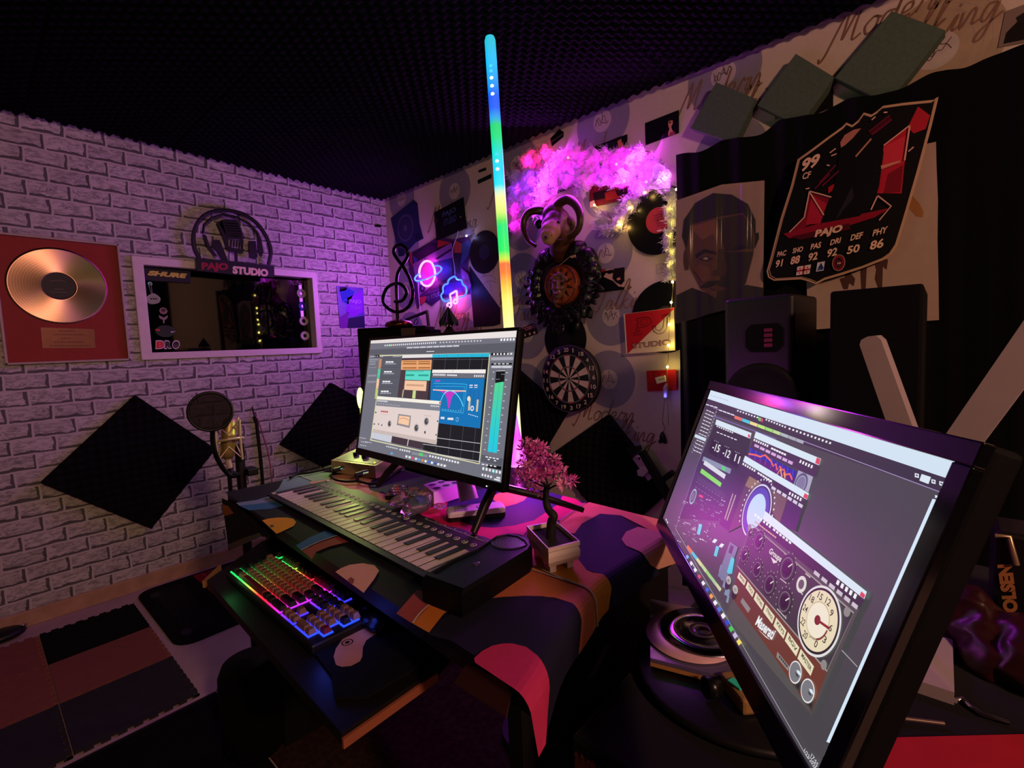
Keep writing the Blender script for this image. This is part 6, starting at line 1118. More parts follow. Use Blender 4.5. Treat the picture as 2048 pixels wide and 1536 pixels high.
for i in range(7): x, y = 150+19*i, 652+25*i; C_(cs[i], (x, y), (x+19, y+25), (x+12, y+36), (x-6, y+10))
for i in range(6): x, y = 300+7*i, 770+30*i; C_('#7a90a8', (x-20, y-40), (x-4, y-28), (x-10, y+0), (x-28, y-12))
C_('#6a7a90', (316, 640), (348, 662), (300, 800), (268, 775)); C_('#38404a', (320, 652), (332, 660), (322, 690), (310, 682)); C_('#38c8d8', (322, 700), (334, 708), (316, 770), (304, 760))
# window: analyser
C_('#43304a', (412, 228), (668, 340), (652, 385), (396, 268)); D_('#d4e6ee', (562, 440), (1118, 672), (1100, 728), (545, 492)); D_('#d84858', (1082, 660), (1114, 674), (1100, 724), (1068, 708)); dashes(m3, '#f0f0f4', (540, 508), (670, 566), 7, 1, .005, .6); dashes(m3, '#f0f0f4', (690, 580), (820, 640), 6, 1, .004, .8); dashes(m3, '#f0f0f4', (930, 690), (1050, 745), 5, 1, .006, .5)
dashes(m3, '#d0a8d8', (545, 552), (880, 715), 7, 1, .0062, .8); D_('#322058', (548, 560), (872, 715), (868, 722), (544, 566)); D_('#2c28a0', (510, 575), (912, 780), (880, 885), (495, 660)); D_('#a8a4bc', (925, 770), (1050, 825), (1010, 960), (885, 890))
D_('#5a1c70', (495, 640), (640, 690), (880, 840), (880, 885), (495, 660))
for i in range(9): x, y = 520+45*i, 582+23*i; D_('#7a78c8', (x, y), (x+2, y+1), (x-14, y+78), (x-16, y+77))
g.line(S, [m3(*q) for q in ((500, 630), (560, 640), (600, 655), (640, 640), (690, 690), (710, 735), (730, 715), (745, 770), (765, 735), (785, 770), (800, 760), (815, 810), (850, 800), (872, 850))], .002, _d[0]+.0004, E('#f06a50')); g.line(S, [m3(*q) for q in ((740, 810), (770, 760), (785, 830), (800, 790), (812, 838))], .0018, _d[0]+.0005, E('#f0b060'))
p = S.px(*m3(957, 888)); g.disc(S, p, .0105, _d[0]+.0004, E('#5a5878'), 28, r0=.008); g.disc(S, p, .007, _d[0]+.0004, E('#7c7896'), 24)
# window: gold dial
D_('#35283c', (455, 690), (990, 1020), (960, 1110), (430, 780)); D_('#4a3a30', (500, 815), (830, 1020), (760, 1250), (640, 1180), (520, 1200), (320, 1300), (330, 1220)); D_('#8a7048', (510, 820), (700, 935), (640, 1010), (470, 900)); D_('#6a5440', (700, 935), (828, 1015), (760, 1230), (640, 1010)); D_('#2e2630', (400, 780), (495, 812), (330, 1290), (250, 1230)); D_('#3a2c4a', (830, 1020), (960, 1100), (900, 1290), (765, 1240))
p = S.px(*m3(575, 1120)); g.disc(S, p, .031, _d[0]+.0003, E('#3a3864'), 48); g.disc(S, p, .0298, _d[0]+.0004, E('#d8d8e8'), 48, r0=.028); g.disc(S, p, .026, _d[0]+.0005, E('#4a48a8'), 44, r0=.019); g.disc(S, p, .019, _d[0]+.0006, E('#b8d8e8'), 40)
for k in range(26): a = math.radians(-40+k*10.4); g.disc(S, p+S.u*math.cos(a)*.035+S.v*math.sin(a)*.035, .0012, _d[0]+.0004, E('#e8e8f0'), 8)
for k in range(20): D_('#d8d0b0' if k else '#d8d0b0', (362-3.5*k, 968+11*k), (370-3.5*k, 972+11*k), (367-3.5*k, 978+11*k), (359-3.5*k, 974+11*k)); D_('#d8d0b0', (386-3.8*k, 980+11*k), (394-3.8*k, 984+11*k), (391-3.8*k, 990+11*k), (383-3.8*k, 986+11*k))
D_('#d4e6ee', (470, 645), (1015, 968), (996, 1022), (452, 695)); D_('#d84858', (978, 965), (1008, 982), (996, 1018), (966, 1000)); dashes(m3, '#f0f0f4', (445, 712), (560, 778), 6, 1, .005, .6); dashes(m3, '#f0f0f4', (575, 790), (700, 868), 6, 1, .004, .8); dashes(m3, '#d0c8d8', (690, 910), (965, 1085), 6, 1, .006, .75); dashes(m3, '#f0f0f4', (840, 962), (955, 1025), 5, 1, .006, .5)
# window: amplifier
C_('#2f2c33', (412, 520), (850, 866), (826, 912), (398, 560)); C_('#4e4a48', (402, 560), (828, 905), (640, 1330), (300, 930), (345, 700)); C_('#6b3a2a', (345, 735), (710, 1130), (640, 1315), (470, 1120), (330, 900)); C_('#55524f', (330, 870), (480, 1080), (640, 1315), (560, 1240), (300, 930)); C_('#3a3739', (404, 572), (806, 922), (700, 1152), (345, 735))
g.line(S, [m2(*q) for q in ((404, 572), (806, 922), (700, 1152), (345, 735))], .0012, _d[0]+.0003, E('#9a948c'), 0, True); C_('#d4e6ee', (420, 490), (858, 838), (848, 868), (408, 520)); C_('#d84858', (836, 836), (852, 850), (846, 866), (830, 852)); dashes(m2, '#f0f0f4', (412, 530), (480, 584), 6, 1, .005, .6); dashes(m2, '#e8e8f0', (485, 588), (560, 648), 6, 1, .004, .7); dashes(m2, '#f0f0f4', (735, 795), (820, 862), 5, 1, .007, .55); dashes(m2, '#c8c0c8', (645, 755), (825, 905), 6, 1, .006, .7); dashes(m2, '#c8a088', (415, 560), (500, 625), 10, 1, .003, .9)
for x, y, r in ((403, 610, .005), (437, 640, .0105), (380, 697, .0085), (430, 752, .0095), (480, 812, .0105), (540, 880, .011), (550, 748, .0125)):
    p = S.px(*m2(x, y)); g.disc(S, p, r, _d[0]+.0003, E('#2c2a2c'), 32); g.disc(S, p, r*.8, _d[0]+.0004, E('#6a6668'), 32, r0=r*.70); g.disc(S, p, r*.5, _d[0]+.0005, E('#1a191b'), 28)
    for k in range(11): a = math.radians(-40+k*26); g.disc(S, p+S.u*math.cos(a)*r*1.15+S.v*math.sin(a)*r*1.15, .0007, _d[0]+.0004, E('#b0a8a0'), 6)
    a = math.radians(50); g.rib([p+S.n*(_d[0]+.0007)+S.u*math.cos(a)*r*.2+S.v*math.sin(a)*r*.2, p+S.n*(_d[0]+.0007)+S.u*math.cos(a)*r*.72+S.v*math.sin(a)*r*.72], .0012, S.n, E('#e8e0d8'))
g.pt(S, 'Groups', m2(466, 690), m2(512, 728), m2(474, 660), _d[0]+.0006, E('#d8d4d0'), bold=.03, shear=.1); C_('#d8d4d0', (478, 700), (505, 722), (488, 726)); g.disc(S, S.px(*m2(608, 812)), .007, _d[0]+.0004, E('#d8d4cc'), 20); g.disc(S, S.px(*m2(608, 812)), .004, _d[0]+.0005, E('#5a5654'), 16); dashes(m2, '#c8c0b8', (615, 765), (635, 782), 3, 1, .0022, .9); dashes(m2, '#c8c0b8', (585, 828), (605, 850), 3, 1, .0022, .9); dashes(m2, '#c8c0b8', (515, 785), (540, 805), 4, 1, .002, .9); dashes(m2, '#c8c0b8', (503, 905), (540, 945), 5, 1, .002, .9)
p = S.px(*m2(676, 955)); R9 = .0262
for r, c_, k in ((1, '#dcdcda', 0), (.93, '#26221e', 1), (.86, '#e4d8b4', 2), (.54, '#c8b890', 3), (.5, '#ece4cc', 4), (.14, '#7a2a1e', 5)): g.disc(S, p, R9*r, _d[0]+.0006+k*.0001, E(c_), 56)
for k, s_ in enumerate(('20', '22', '24', '18', '15', '12', '9', '6', '3', '0')): a = math.radians(250-k*34); q = p+S.u*math.cos(a)*R9*.68+S.v*math.sin(a)*R9*.68+S.n*(_d[0]+.0012); g.text(s_, q-S.u*.003-S.v*.0026, S.u*(.006 if len(s_) > 1 else .0036), S.v*.0052, E('#3a3226'), bold=.01)
g.rib([p+S.n*(_d[0]+.0013), p+S.u*R9*.6+S.v*R9*.1+S.n*(_d[0]+.0013)], .002, S.n, E('#8a2a20')); g.disc(S, p, R9*.56, _d[0]+.0012, E('#7a3a2c'), 14, r0=R9*.5, a0=math.radians(-60), a1=math.radians(0)); g.pt(S, 'peak', m2(630, 1020), m2(655, 1038), m2(634, 1006), _d[0]+.0013, E('#4a4030'), bold=0)
for k, s_ in enumerate(('BASS', 'VOICE', 'GUITARS', 'STRINGS', 'KEYS', 'BGV', 'MASTER')):
    X_, Y_ = (350, 384, 417, 455, 497, 543, 594, 652), (758, 795, 838, 886, 938, 995, 1062, 1137); x0, y0, x1, y1 = X_[k]+3, Y_[k]+2, X_[k+1]-3, Y_[k+1]-3; h = 22+2.6*k
    C_('#e2dab6', (x0, y0), (x1, y1), (x1-h*.36, y1+h), (x0-h*.36, y0+h)); g.pt(S, s_, m2(x0+1, y0+h*.72+3), m2(x1-h*.3-3, y1+h*.55), m2(x0+h*.12+2, y0+h*.30+3), _d[0]+.0005, E('#3a342c'), bold=.02)
for x, y in ((318, 795), (345, 832)): g.disc(S, S.px(*m2(x, y)), .0065, _d[0]+.0004, E('#b8b4b0'), 20, ry=.004); g.disc(S, S.px(*m2(x-4, y+16)), .006, _d[0]+.0004, E('#2a2628'), 20)
C_('#8a8480', (366, 862), (398, 905), (388, 922), (358, 878)); g.pt(S, 'Maserati', m2(415, 968), m2(482, 1030), m2(424, 925), _d[0]+.0006, E('#e8eef0'), bold=.03, shear=.12); C_('#d8dcdc', (425, 985), (478, 1030), (460, 1020)); C_('#8a8480', (504, 1075), (552, 1135), (546, 1152), (500, 1096)); dashes(m2, '#3a3634', (510, 1092), (545, 1136), 5, 1, .003, .8)
for x, y in ((585, 1160), (635, 1234)):
    C_('#45403d', (x-14, y+2), (x+18, y+30), (x+8, y+80), (x-20, y+48)); C_('#2a2726', (x-2, y+20), (x+10, y+34), (x+4, y+66), (x-8, y+50))
    for r, c_, k in ((.0082, '#e0e0de', 0), (.0072, '#77787c', 1)): g.disc(S, S.px(*m2(x, y)), r, _d[0]+.0004+k*.0001, E(c_), 28)
    scr(m2, '#d8eaf2', (x-5, y-13), (x+7, y-8), (x+13, y+12), (x+5, y+7), (x-2, y-1), d=_d[0]+.0008); scr(m2, '#30343a', (x-11, y-4), (x-2, y+4), (x+4, y+18), (x-5, y+12), d=_d[0]+.0009)
for x, y in ((402, 585), (792, 922), (700, 1132)): g.disc(S, S.px(*m2(x, y)), .0035, _d[0]+.0005, E('#8a8682'), 14)
C_('#a8a4a8', (760, 1068), (822, 1134), (820, 1137), (758, 1071)); C_('#d2e6f4', (1118, 470), (1134, 474), (714, 1438), (698, 1432)); C_('#8a96a4', (1142, 476), (1145, 477), (690, 1490), (687, 1488)); rect(m2, '#d8e4ec', 1128, 455, 1142, 466, 4)
C_('#96949a', (100, 588), (102, 587), (628, 1500), (624, 1500)); C_('#302e34', (96, 590), (60, 545), (655, 1536), (690, 1490), (624, 1500)) if False else None
for i, c_ in enumerate(('#78b8e8', '#e8e8f0', '#f0f0f4', '#d85878', '#e8e8f0', '#3868d8', '#f0a050', '#f0f0f4', '#4878d8', '#f0f0f0', '#2a50c8', '#48c858', '#c8b8d8', '#f0d868')):
    f = i/13; x, y = 148+205*f, 698+336*f; w_ = 7+4*f; C_(c_, (x, y-w_), (x+w_, y+w_*.5), (x-w_*.2, y+w_*1.6), (x-w_, y))
dashes(m2, '#e8e8f0', (160, 716), (180, 745), 4, 1, .0026, .8); dashes(m2, '#e8e8f0', (62, 548), (72, 568), 2, 1, .004, .7)
g.pt(S, '17:55', m2(636, 1490), m2(660, 1532), m2(642, 1478), _d[0]+.0004, E('#f0f0f4'), bold=0); g.pt(S, '1/23/2026', m2(608, 1470), m2(654, 1545), m2(614, 1458), _d[0]+.0004, E('#f0f0f4'), bold=0)
g.build('screen', mo2, 'lit screen')
M3 = Matrix((S.u, S.v, S.n)).transposed(); bc = V((-.185, .64, TAB+.004)); g = G(); g.lathe(bc, UP, [(.001, 0), (.135, 0), (.137, .004), (.132, .009), (.001, .012)], mat('#101012', .4), 64); g.build('base', mo2)
g = G(); tn = S.at(0, -SH/2+.05, -.04); g.box(S.at(0, -SH/2+.06, -.034), (.14, .12, .03), BLKM, M3, .006); g.tube([bc+UP*.01, bc+UP*.05, tn], [.022, .02, .018], BLK, 12); g.build('neck', mo2)
E = E1
# ================================================================== THINGS ON THE TABLECLOTH
DZ = DESK+.0035
# bonsai
def Kt(x, y, z=DZ): return K(x, y, z)
t = thing('bonsai', Kt(1112, 1110), 'small artificial bonsai with pink foliage in a white pot on the tablecloth', 'plant')
zr = DESK+.046; rc = [HZ(zr).px(*q) for q in ((1053, 1052), (1111.5, 1041), (1160, 1082), (1096.5, 1098))]; ce = sum(rc, V())/4
def pring(k, z, e=0): return [V((ce.x+(p.x-ce.x)*k, ce.y+(p.y-ce.y)*k, z)) for p in rc]
POT = mat('#d2beb0', .4, noise=.05); g = G(); lv = [pring(.74, DESK+.013), pring(.90, DESK+.016), pring(1.0, DESK+.024), pring(1.0, DESK+.032), pring(.95, DESK+.038), pring(1.0, DESK+.040), pring(1.0, zr), pring(.93, zr), pring(.93, zr-.008)]
for a, b_ in zip(lv[:-1], lv[1:]): g.add(a+b_, [[i, (i+1) % 4, 4+(i+1) % 4, 4+i] for i in range(4)], POT)
g.add(lv[0], [[3, 2, 1, 0]], POT); g.build('pot', t)
for i in range(4):
    p = lv[0][i]; q0, q1 = lv[0][(i+1) % 4]-p, lv[0][(i-1) % 4]-p; g = G(); g.prism([p, p+q0*.26, p+q0*.22+q1*.22, p+q1*.26], V((0, 0, -.0105)), POT); g.build('foot', t)
g = G(); g.add(pring(.93, zr-.007), [[0, 1, 2, 3]], mat('#1c2016', .95, noise=.4, scale=200)); g.build('moss', t)
tb = V((ce.x-.003, ce.y, zr-.008)); BYP = YP(tb.y); BP2 = lambda x, y: BYP.px(*bo(x, y)); TRK = mat('#17110f', .7, noise=.3, scale=90)
g = G(); pth = [tb]+[BP2(*q) for q in ((640, 1420), (670, 1320), (600, 1230), (560, 1130), (550, 1020), (560, 900), (580, 860))]; g.tube(cr(pth, 5), [.008-.004*i/36 for i in range(36)], TRK, 10)
for q in (((580, 870), (480, 800), (350, 720)), ((580, 870), (560, 760), (520, 600)), ((585, 860), (640, 800), (680, 650)), ((560, 930), (680, 860), (850, 800)), ((570, 880), (450, 840), (260, 740)), ((575, 900), (520, 930), (470, 950))): g.tube(cr([BP2(*a) for a in q], 4), .0014, TRK, 6)
g.build('trunk', t)
random.seed(21); g = G(); FM = [mat(c_, .45, noise=.15, spec=.4) for c_ in ('#d858a8', '#c8489c', '#e48ab0', '#d070b8')]
cls = [(230, 200), (310, 180), (400, 230), (480, 280), (200, 300), (300, 290), (390, 330), (470, 390), (550, 430), (240, 400), (330, 430), (430, 480), (520, 520), (600, 560), (680, 450), (720, 470), (190, 520), (280, 540), (380, 570), (480, 600), (580, 630), (680, 640), (720, 560), (800, 620), (140, 640), (200, 680), (290, 660), (380, 690), (460, 700), (560, 690), (660, 710), (120, 740), (210, 780), (300, 780), (380, 790), (480, 760), (330, 880), (440, 910), (490, 960), (870, 740), (960, 780), (880, 800), (820, 840), (520, 280), (430, 220), (170, 700), (250, 620), (340, 620)]
for x, y in cls:
    base = YP(tb.y+random.uniform(-.035, .035)).px(*bo(x, y)); m_ = random.choice(FM)
    for k in range(34):
        d = V((random.gauss(0, 1), random.gauss(-.15, 1), random.gauss(.25, 1))).normalized(); L = random.uniform(.006, .0115); w_ = d.orthogonal().normalized(); w_ = (Matrix.Rotation(random.uniform(0, 3.14), 3, d) @ w_)*.0014; b_ = base+d*.0025
        g.add([b_, b_+d*L*.6-w_, b_+d*L, b_+d*L*.6+w_], [[0, 1, 2], [0, 2, 3]], m_)
g.build('foliage', t)
# preamp box with knobs and two plugs
t = thing('preamp_box', Kt(708, 940), 'slanted pale metal audio box with black knobs left behind the piano', 'audio device')
a, b_ = Kt(664, 944), Kt(752, 957); u = (b_-a); n = UP.cross(u).normalized(); PBX = mat('#b0a078', .4, .3, noise=.08); g = G(); h = .034
sec = [a, a+n*.10, a+n*.10+UP*.050, a+UP*h]; g.prism(sec, u, PBX); g.build('case', t)
g = G(); o = a+UP*h; e1 = u; e2 = n*.10+UP*.016; nn = e1.cross(e2).normalized(); g.prism([o+e1*.06+e2*.08, o+e1*.94+e2*.08, o+e1*.94+e2*.95, o+e1*.06+e2*.95], nn*.001, mat('#9aa878', .4)); g.build('top_panel', t)
for s, q, r in ((.30, .45, .0085), (.55, .38, .0095), (.42, .8, .006), (.72, .75, .006)): g = G(); g.cyl(o+e1*s+e2*q, o+e1*s+e2*q+nn*.013, r, BLK, 20, r*.85); g.build('knob', t)
g = G(); g.sph(o+e1*.90+e2*.15+nn*.001, .003, mat('#ffd84a', .3, emit=1.5), 8, 6); g.build('indicator_light', t)
for (x, y), pts in (((690, 934), ((672, 940), (664, 948), (668, 958), (690, 963), (718, 962))), ((735, 943), ((722, 948), (716, 955), (722, 964), (760, 965), (805, 935)))):
    g = G(); c = YP((a.y+b_.y)/2-.002).px(x, y); g.cyl(c, c-n*.016+V((-.004, 0, 0)), .0055, CHR, 14); g.cyl(c-n*.016+V((-.004, 0, 0)), c-n*.034+V((-.010, 0, -.001)), .0048, BLK, 14)
    g.tube(cr([c-n*.034+V((-.010, 0, -.001))]+[Kt(*q, DZ+.004) for q in pts], 6), .003, RUB, 8); g.build('audio_cable', label='black cable plugged into the %s jack of the pale audio box' % ('left' if x < 700 else 'right'), cat='cable', group='cables of the pale audio box')
g = G(); g.tube(cr([Kt(*q, DZ+.004) for q in ((580, 955), (595, 948), (620, 945), (650, 938), (672, 931))], 6), .0035, RUB, 8); g.cyl(Kt(648, 938, DZ+.005), Kt(672, 931, DZ+.010), .006, BLK, 12); g.build('audio_cable', label='black cable running left from the pale audio box over the desk edge', cat='cable', group='cables of the pale audio box')
# small keypad, clear controller, white tray, beads, remote
g = G(); kq = [Kt(*pn(*q), DZ+.010) for q in ((1422, 290), (1530, 160), (1680, 170), (1590, 290))]; g.prism(kq, V((0, 0, -.010)), WHT, BLK); ku, kv = kq[3]-kq[0], kq[1]-kq[0]
for i in range(4):
    for j in range(4): p = kq[0]+ku*(.16+.2*i)+kv*(.12+.22*j)+UP*.0008; g.box(p, (.004, .005, .0016), mat(('#a03a28', '#3a3a3a', '#b0a8a0', '#c05a2a')[(i+j) % 4]))
g.build('keypad', label='small white keypad with coloured buttons beside the clear game controller', cat='remote')
GLC = mat('#e8e8f4', .05, spec=.5, noise=0); _b = GLC.node_tree.nodes['Principled BSDF']; _b.inputs['Transmission Weight'].default_value = .95; _b.inputs['IOR'].default_value = 1.3; t = thing('game_controller', Kt(830, 1003), 'transparent game controller lying in front of the left monitor', 'game controller')
p0 = Kt(829, 1003, DZ+.02); g = G()
for d, r in (((-.03, .012, .004), (.022, .026, .018)), ((.03, -.012, .002), (.022, .028, .018)), ((0, .012, .008), (.036, .022, .014)), ((-.036, -.014, -.002), (.014, .022, .013)), ((.030, -.034, -.003), (.014, .022, .013)), ((-.028, .026, .012), (.014, .012, .010)), ((.022, .012, .012), (.014, .012, .010))): g.sph(p0+V(d), r, GLC, 14, 9)
v_, f_ = remesh(g, .003, 2); g = G(); g.add([V((q.x, q.y, max(q.z, DZ+.001))) for q in v_], f_, GLC, True); g.build('shell', t)
g = G(); g.box(p0+V((0, 0, 0)), (.06, .03, .002), mat('#3a6a6a', .4), Matrix.Rotation(-.3, 3, 'Z')); g.box(p0+V((-.01, .004, .003)), (.014, .010, .005), mat('#b08a30', .3, .7)); g.box(p0+V((.02, -.004, .003)), (.012, .010, .005), mat('#3050a0', .3)); g.build('circuit_board', t)
for d in ((-.02, -.004, .018), (.018, -.012, .018)): g = G(); g.cyl(p0+V(d)-UP*.008, p0+V(d)+UP*.004, .004, GLC, 14); g.sph(p0+V(d)+UP*.005, (.008, .008, .004), GLC, 12, 7); g.build('thumbstick', t)
t = thing('egg_tray', Kt(905, 985), 'small white tray box with holes coloured as if lit purple under the left monitor', 'box'); q = [Kt(*k1(*a_), DZ+.030) for a_ in ((1045, 255), (1230, 200), (1130, 168), (985, 208))]; g = G(); g.prism(q, V((0, 0, -.030)), mat('#c8b8d0', .5)); g.build('box', t)
g = G(); eu, ev = q[1]-q[0], q[3]-q[0]
for i in range(3):
    for j in range(2): c = q[0]+eu*(.2+.3*i)+ev*(.28+.44*j); g.disc(HZ(DZ+.030), c, .0085, .0004, mat('#2a1e3c', .6), 20); g.disc(HZ(DZ+.030), c, .0095, .0007, mat('#b0a0bc', .5), 20, r0=.0082)  # hole shade and purple light are put into these flat disc colours
g.build('holes', t)
g = G(); random.seed(5)
for k in range(12): a = k*math.pi/6; g.sph(Kt(880, 1012, DZ+.006)+V((math.cos(a)*.011, math.sin(a)*.009, 0)), .0042, GLC, 8, 6)
g.build('bead_bracelet', label='small ring of clear beads right of the game controller', cat='beads')
t = thing('remote_control', Kt(950, 1020), 'white remote control lying in front of the left monitor', 'remote'); ra, rb2 = Kt(893, 1020, DZ+.018), Kt(1008, 1008, DZ+.018); u = (rb2-ra).normalized(); v_ = UP.cross(u); L = (rb2-ra).length; hw = .021
def ro(k, z): return [ra+u*(L/2+(L/2*k)*x)+v_*(hw*k*y)+UP*z for x, y in ((-1, -.6), (-.96, -.9), (-.9, -1), (.9, -1), (.97, -.9), (1, -.6), (1, .6), (.97, .9), (.9, 1), (-.9, 1), (-.96, .9), (-1, .6))]
g = G(); g.prism(ro(1, -.018), UP*.008, BLK); g.build('underside', t, 'black underside'); g = G(); a, b_, c = ro(1, -.010), ro(1, -.003), ro(.94, 0); g.add(a+b_+c, [[r*12+i, r*12+(i+1) % 12, (r+1)*12+(i+1) % 12, (r+1)*12+i] for r in range(2) for i in range(12)]+[[24+i for i in range(12)]], mat('#cdc4d6', .35)); g.build('cover', t)
for i in range(12): p = ra+u*(L*(.16+.055*(i//3)))+v_*(hw*(-.5+.5*(i % 3)))+UP*.0004; g = G(); g.box(p, (.005, .0065, .0012), mat('#8a80a8', .5), Matrix.Rotation(-.1, 3, 'Z'), .0004); g.build('button', t)
g = G(); g.lathe(ra+u*L*.62+UP*.0002, UP, [(.010, 0), (.0115, .0008), (.013, 0)], mat('#8a80b0', .4), 24); g.disc(HZ(0), ra+u*L*.62+UP*.0, .006, ra.z+.0006, mat('#a898c8', .4), 18); g.build('dial_pad', t)
# ================================================================== MICROPHONE
_mc = C0+ray(*mc(470, 600)).normalized()*1.66; _mn = (C0-_mc).normalized(); _mn = V((_mn.x, _mn.y, 0)).normalized()
def M_(x, y, d=0): return Pl(_mc-_mn*d, _mn, (-_mn.y, _mn.x, 0)).px(*mc(x, y))
t = thing('studio_microphone', M_(470, 700), 'gold condenser microphone in a shock mount with a round pop filter', 'microphone')
GM = mat('#b09a5a', .3, .75, noise=.06); GM2 = mat('#8a7a48', .35, .85); MS = mat('#c0b090', .4, .4)
a, b_ = M_(462, 630), M_(480, 330); ax = (b_-a).normalized(); LL = (b_-a).length; g = G(); r0 = (M_(528, 500)-M_(405, 500)).length/2
g.lathe(a, ax, [(.001, 0), (r0*.8, 0), (r0*.95, .006), (r0, .02), (r0, LL*.62)], GM, 28); g.build('body', t)
g = G(); g.lathe(a+ax*LL*.62, ax, [(r0*1.02, 0), (r0*1.02, LL*.05), (r0*.98, LL*.06), (r0*.94, LL*.3), (r0*.75, LL*.42), (.001, LL*.45)], mat('#a8985c', .45, .7, noise=.3, scale=400), 28); g.build('grille', t)
g = G(); g.cyl(a, M_(485, 710), r0*.42, MS, 16); g.cyl(M_(485, 710), M_(492, 760), r0*.36, BLK, 16); g.build('connector', t)
rcx = M_(470, 490); g = G(); rr = r0*2.2; g.tube([rcx+V((math.cos(k*.2618)*rr, math.sin(k*.2618)*rr*.9, .004*math.cos(k*.2618)))+UP*(.006*math.cos(k*.2618)) for k in range(24)], .0042, MS, 8, True)
g.build('mount_ring', t)
for k in range(4):
    an = k*math.pi/2+.5; d = V((math.cos(an), math.sin(an), 0)); g = G(); g.tube([rcx+d*rr*1.04-UP*.055, rcx+d*rr*1.0, rcx+d*rr*1.06+UP*.062], .0035, MS, 8); g.build('mount_post', t)
g = G()
for k in range(8):
    an = k*math.pi/4+.5; d = V((math.cos(an), math.sin(an), 0)); d2 = V((math.cos(an+.785), math.sin(an+.785), 0)); g.tube([rcx+d*(rr*1.05 if k % 2 == 0 else r0*1.05)+UP*(.06 if k % 2 == 0 else .02), rcx+d2*(r0*1.05 if k % 2 == 0 else rr*1.05)+UP*(.02 if k % 2 == 0 else .06)], .0018, MS, 6); g.tube([rcx+d*(rr*1.05 if k % 2 == 0 else r0*1.05)-UP*(.052 if k % 2 == 0 else .015), rcx+d2*(r0*1.05 if k % 2 == 0 else rr*1.05)-UP*(.015 if k % 2 == 0 else .052)], .0018, MS, 6)
g.build('elastic_cord', t)
fc = M_(328, 255, -.07); fr_ = (M_(514, 255, -.07)-M_(146, 255, -.07)).length/2*.98; FPl = Pl(fc, _mn, (-_mn.y, _mn.x, 0))
fw = glass('filter_mesh', '#1a1614', .7, .40, '#a8a09c'); g = G(); g.disc(FPl, fc, fr_, .002, fw, 48); g.disc(FPl, fc, fr_, -.004, fw, 48); g.build('pop_filter_mesh', t, 'sheer black filter fabric')
fu = FPl.u; fv = FPl.v; g = G(); g.tube([fc+fu*math.cos(k*.15708)*fr_+fv*math.sin(k*.15708)*fr_ for k in range(40)], .0042, BLK, 8, True); g.build('pop_filter_ring', t)
g = G(); g.tube(cr([M_(345, 415, -.07), M_(345, 480, -.06), M_(360, 570, -.05), M_(395, 660, -.03), M_(450, 740, -.01), M_(500, 775, .0), M_(570, 770, .03), M_(660, 735, .03)], 6), .0065, BLK, 10); g.build('gooseneck', t)
g = G(); sp = M_(570, 700, .03); sp2 = M_(545, 560, .03); g.tube([V((sp.x, sp.y, .02)), V((sp.x, sp.y, sp.z)), M_(560, 520, .03)], .013, BLK, 12); g.box(M_(650, 735, .03), (.05, .03, .022), BLK, None, .004); g.tube([M_(492, 760), M_(560, 770, .03)], .010, BLK, 8); g.tube([M_(480, 770), M_(490, 900, .01)], .006, BLK, 8); g.build('stand_pole', t)
g = G(); g.cyl((sp.x, sp.y, .0065), (sp.x, sp.y, .022), .11, BLK, 36); g.build('stand_base', t)
# hanging black strap and pink cord on the brick wall
LW = lambda x, y, d=.012: WL.px(*mc(x, y), d)
g = G(); g.tube([LW(680, 295), LW(700, 345), LW(718, 500), LW(735, 650), LW(748, 800), LW(756, 900), LW(775, 1050)], .0085, BLK, 8); g.tube([LW(665, 215, .006), LW(682, 295)], .004, BLK, 6); g.build('hanging_strap', label='black strap hanging on the brick wall right of the microphone', cat='strap')
g = G(); g.tube(cr([LW(690, 292), LW(715, 330), LW(750, 440), LW(790, 570), LW(812, 700), LW(825, 830), LW(835, 960)], 4), .0035, mat('#9a5a64', .5), 6); g.build('hanging_cable', label='thin pink cord hanging on the brick wall beside the black strap', cat='cord')
g = G(); zz2 = Zm(560, 280, 5.12); g.tube([WL.px(*zz2(x, y), .006) for x, y in ((1000, 890), (1005, 1000), (1025, 1200), (1035, 1500), (1045, 1700), (1052, 1850))], .0014, mat('#b0a0b8', .5), 6); sheet(g, WL, [zz2(970, 868), zz2(1022, 872), zz2(1022, 895), zz2(970, 890)], .001, .014, BLK); g.build('wall_cable', label='thin pale cable with a black clip down the brick wall at the room corner', cat='cable')
# ================================================================== SIDE TABLE, RIGHT
T0, T1, U0, U1 = -.302, 1.05, .418, 1.22
t = thing('side_table', V((.35, .8, 0)), 'reddish side table under a black plush cloth, in the right foreground', 'table'); RW = mat('#5a2a24', .5, noise=.2, scale=14)
g = G(); g.box(((T0+T1)/2, (U0+U1)/2, TAB-.026), (T1-T0, U1-U0, .024), RW, None, .003); g.build('tabletop', t)
g = G(); g.box(((T0+T1)/2, U0+.02, (TAB-.038)/2), (T1-T0-.02, .018, TAB-.038), RW); g.build('front_panel', t)
for x in (T0+.012, T1-.012): g = G(); g.box((x, (U0+U1)/2+.02, (TAB-.038)/2), (.02, U1-U0-.06, TAB-.038), RW); g.build('side_panel', t)
g = G(); random.seed(8); g.box(((T0+T1)/2, (U0+U1)/2+.004, TAB-.0068), (T1-T0+.006, U1-U0, .0136), CLOTHB, None, .003)
for k in range(2600):
    x = random.uniform(T0, T1); y = U0+.004; g.add([V((x, y, TAB-.004)), V((x+.002, y, TAB-.004)), V((x+random.uniform(-.004, .006), y-random.uniform(.002, .008), TAB-random.uniform(.010, .030)))], [[0, 1, 2]], CLOTHB)
g.build('plush_cloth', label='black plush cloth with a fuzzy edge covering the side table', cat='cloth')
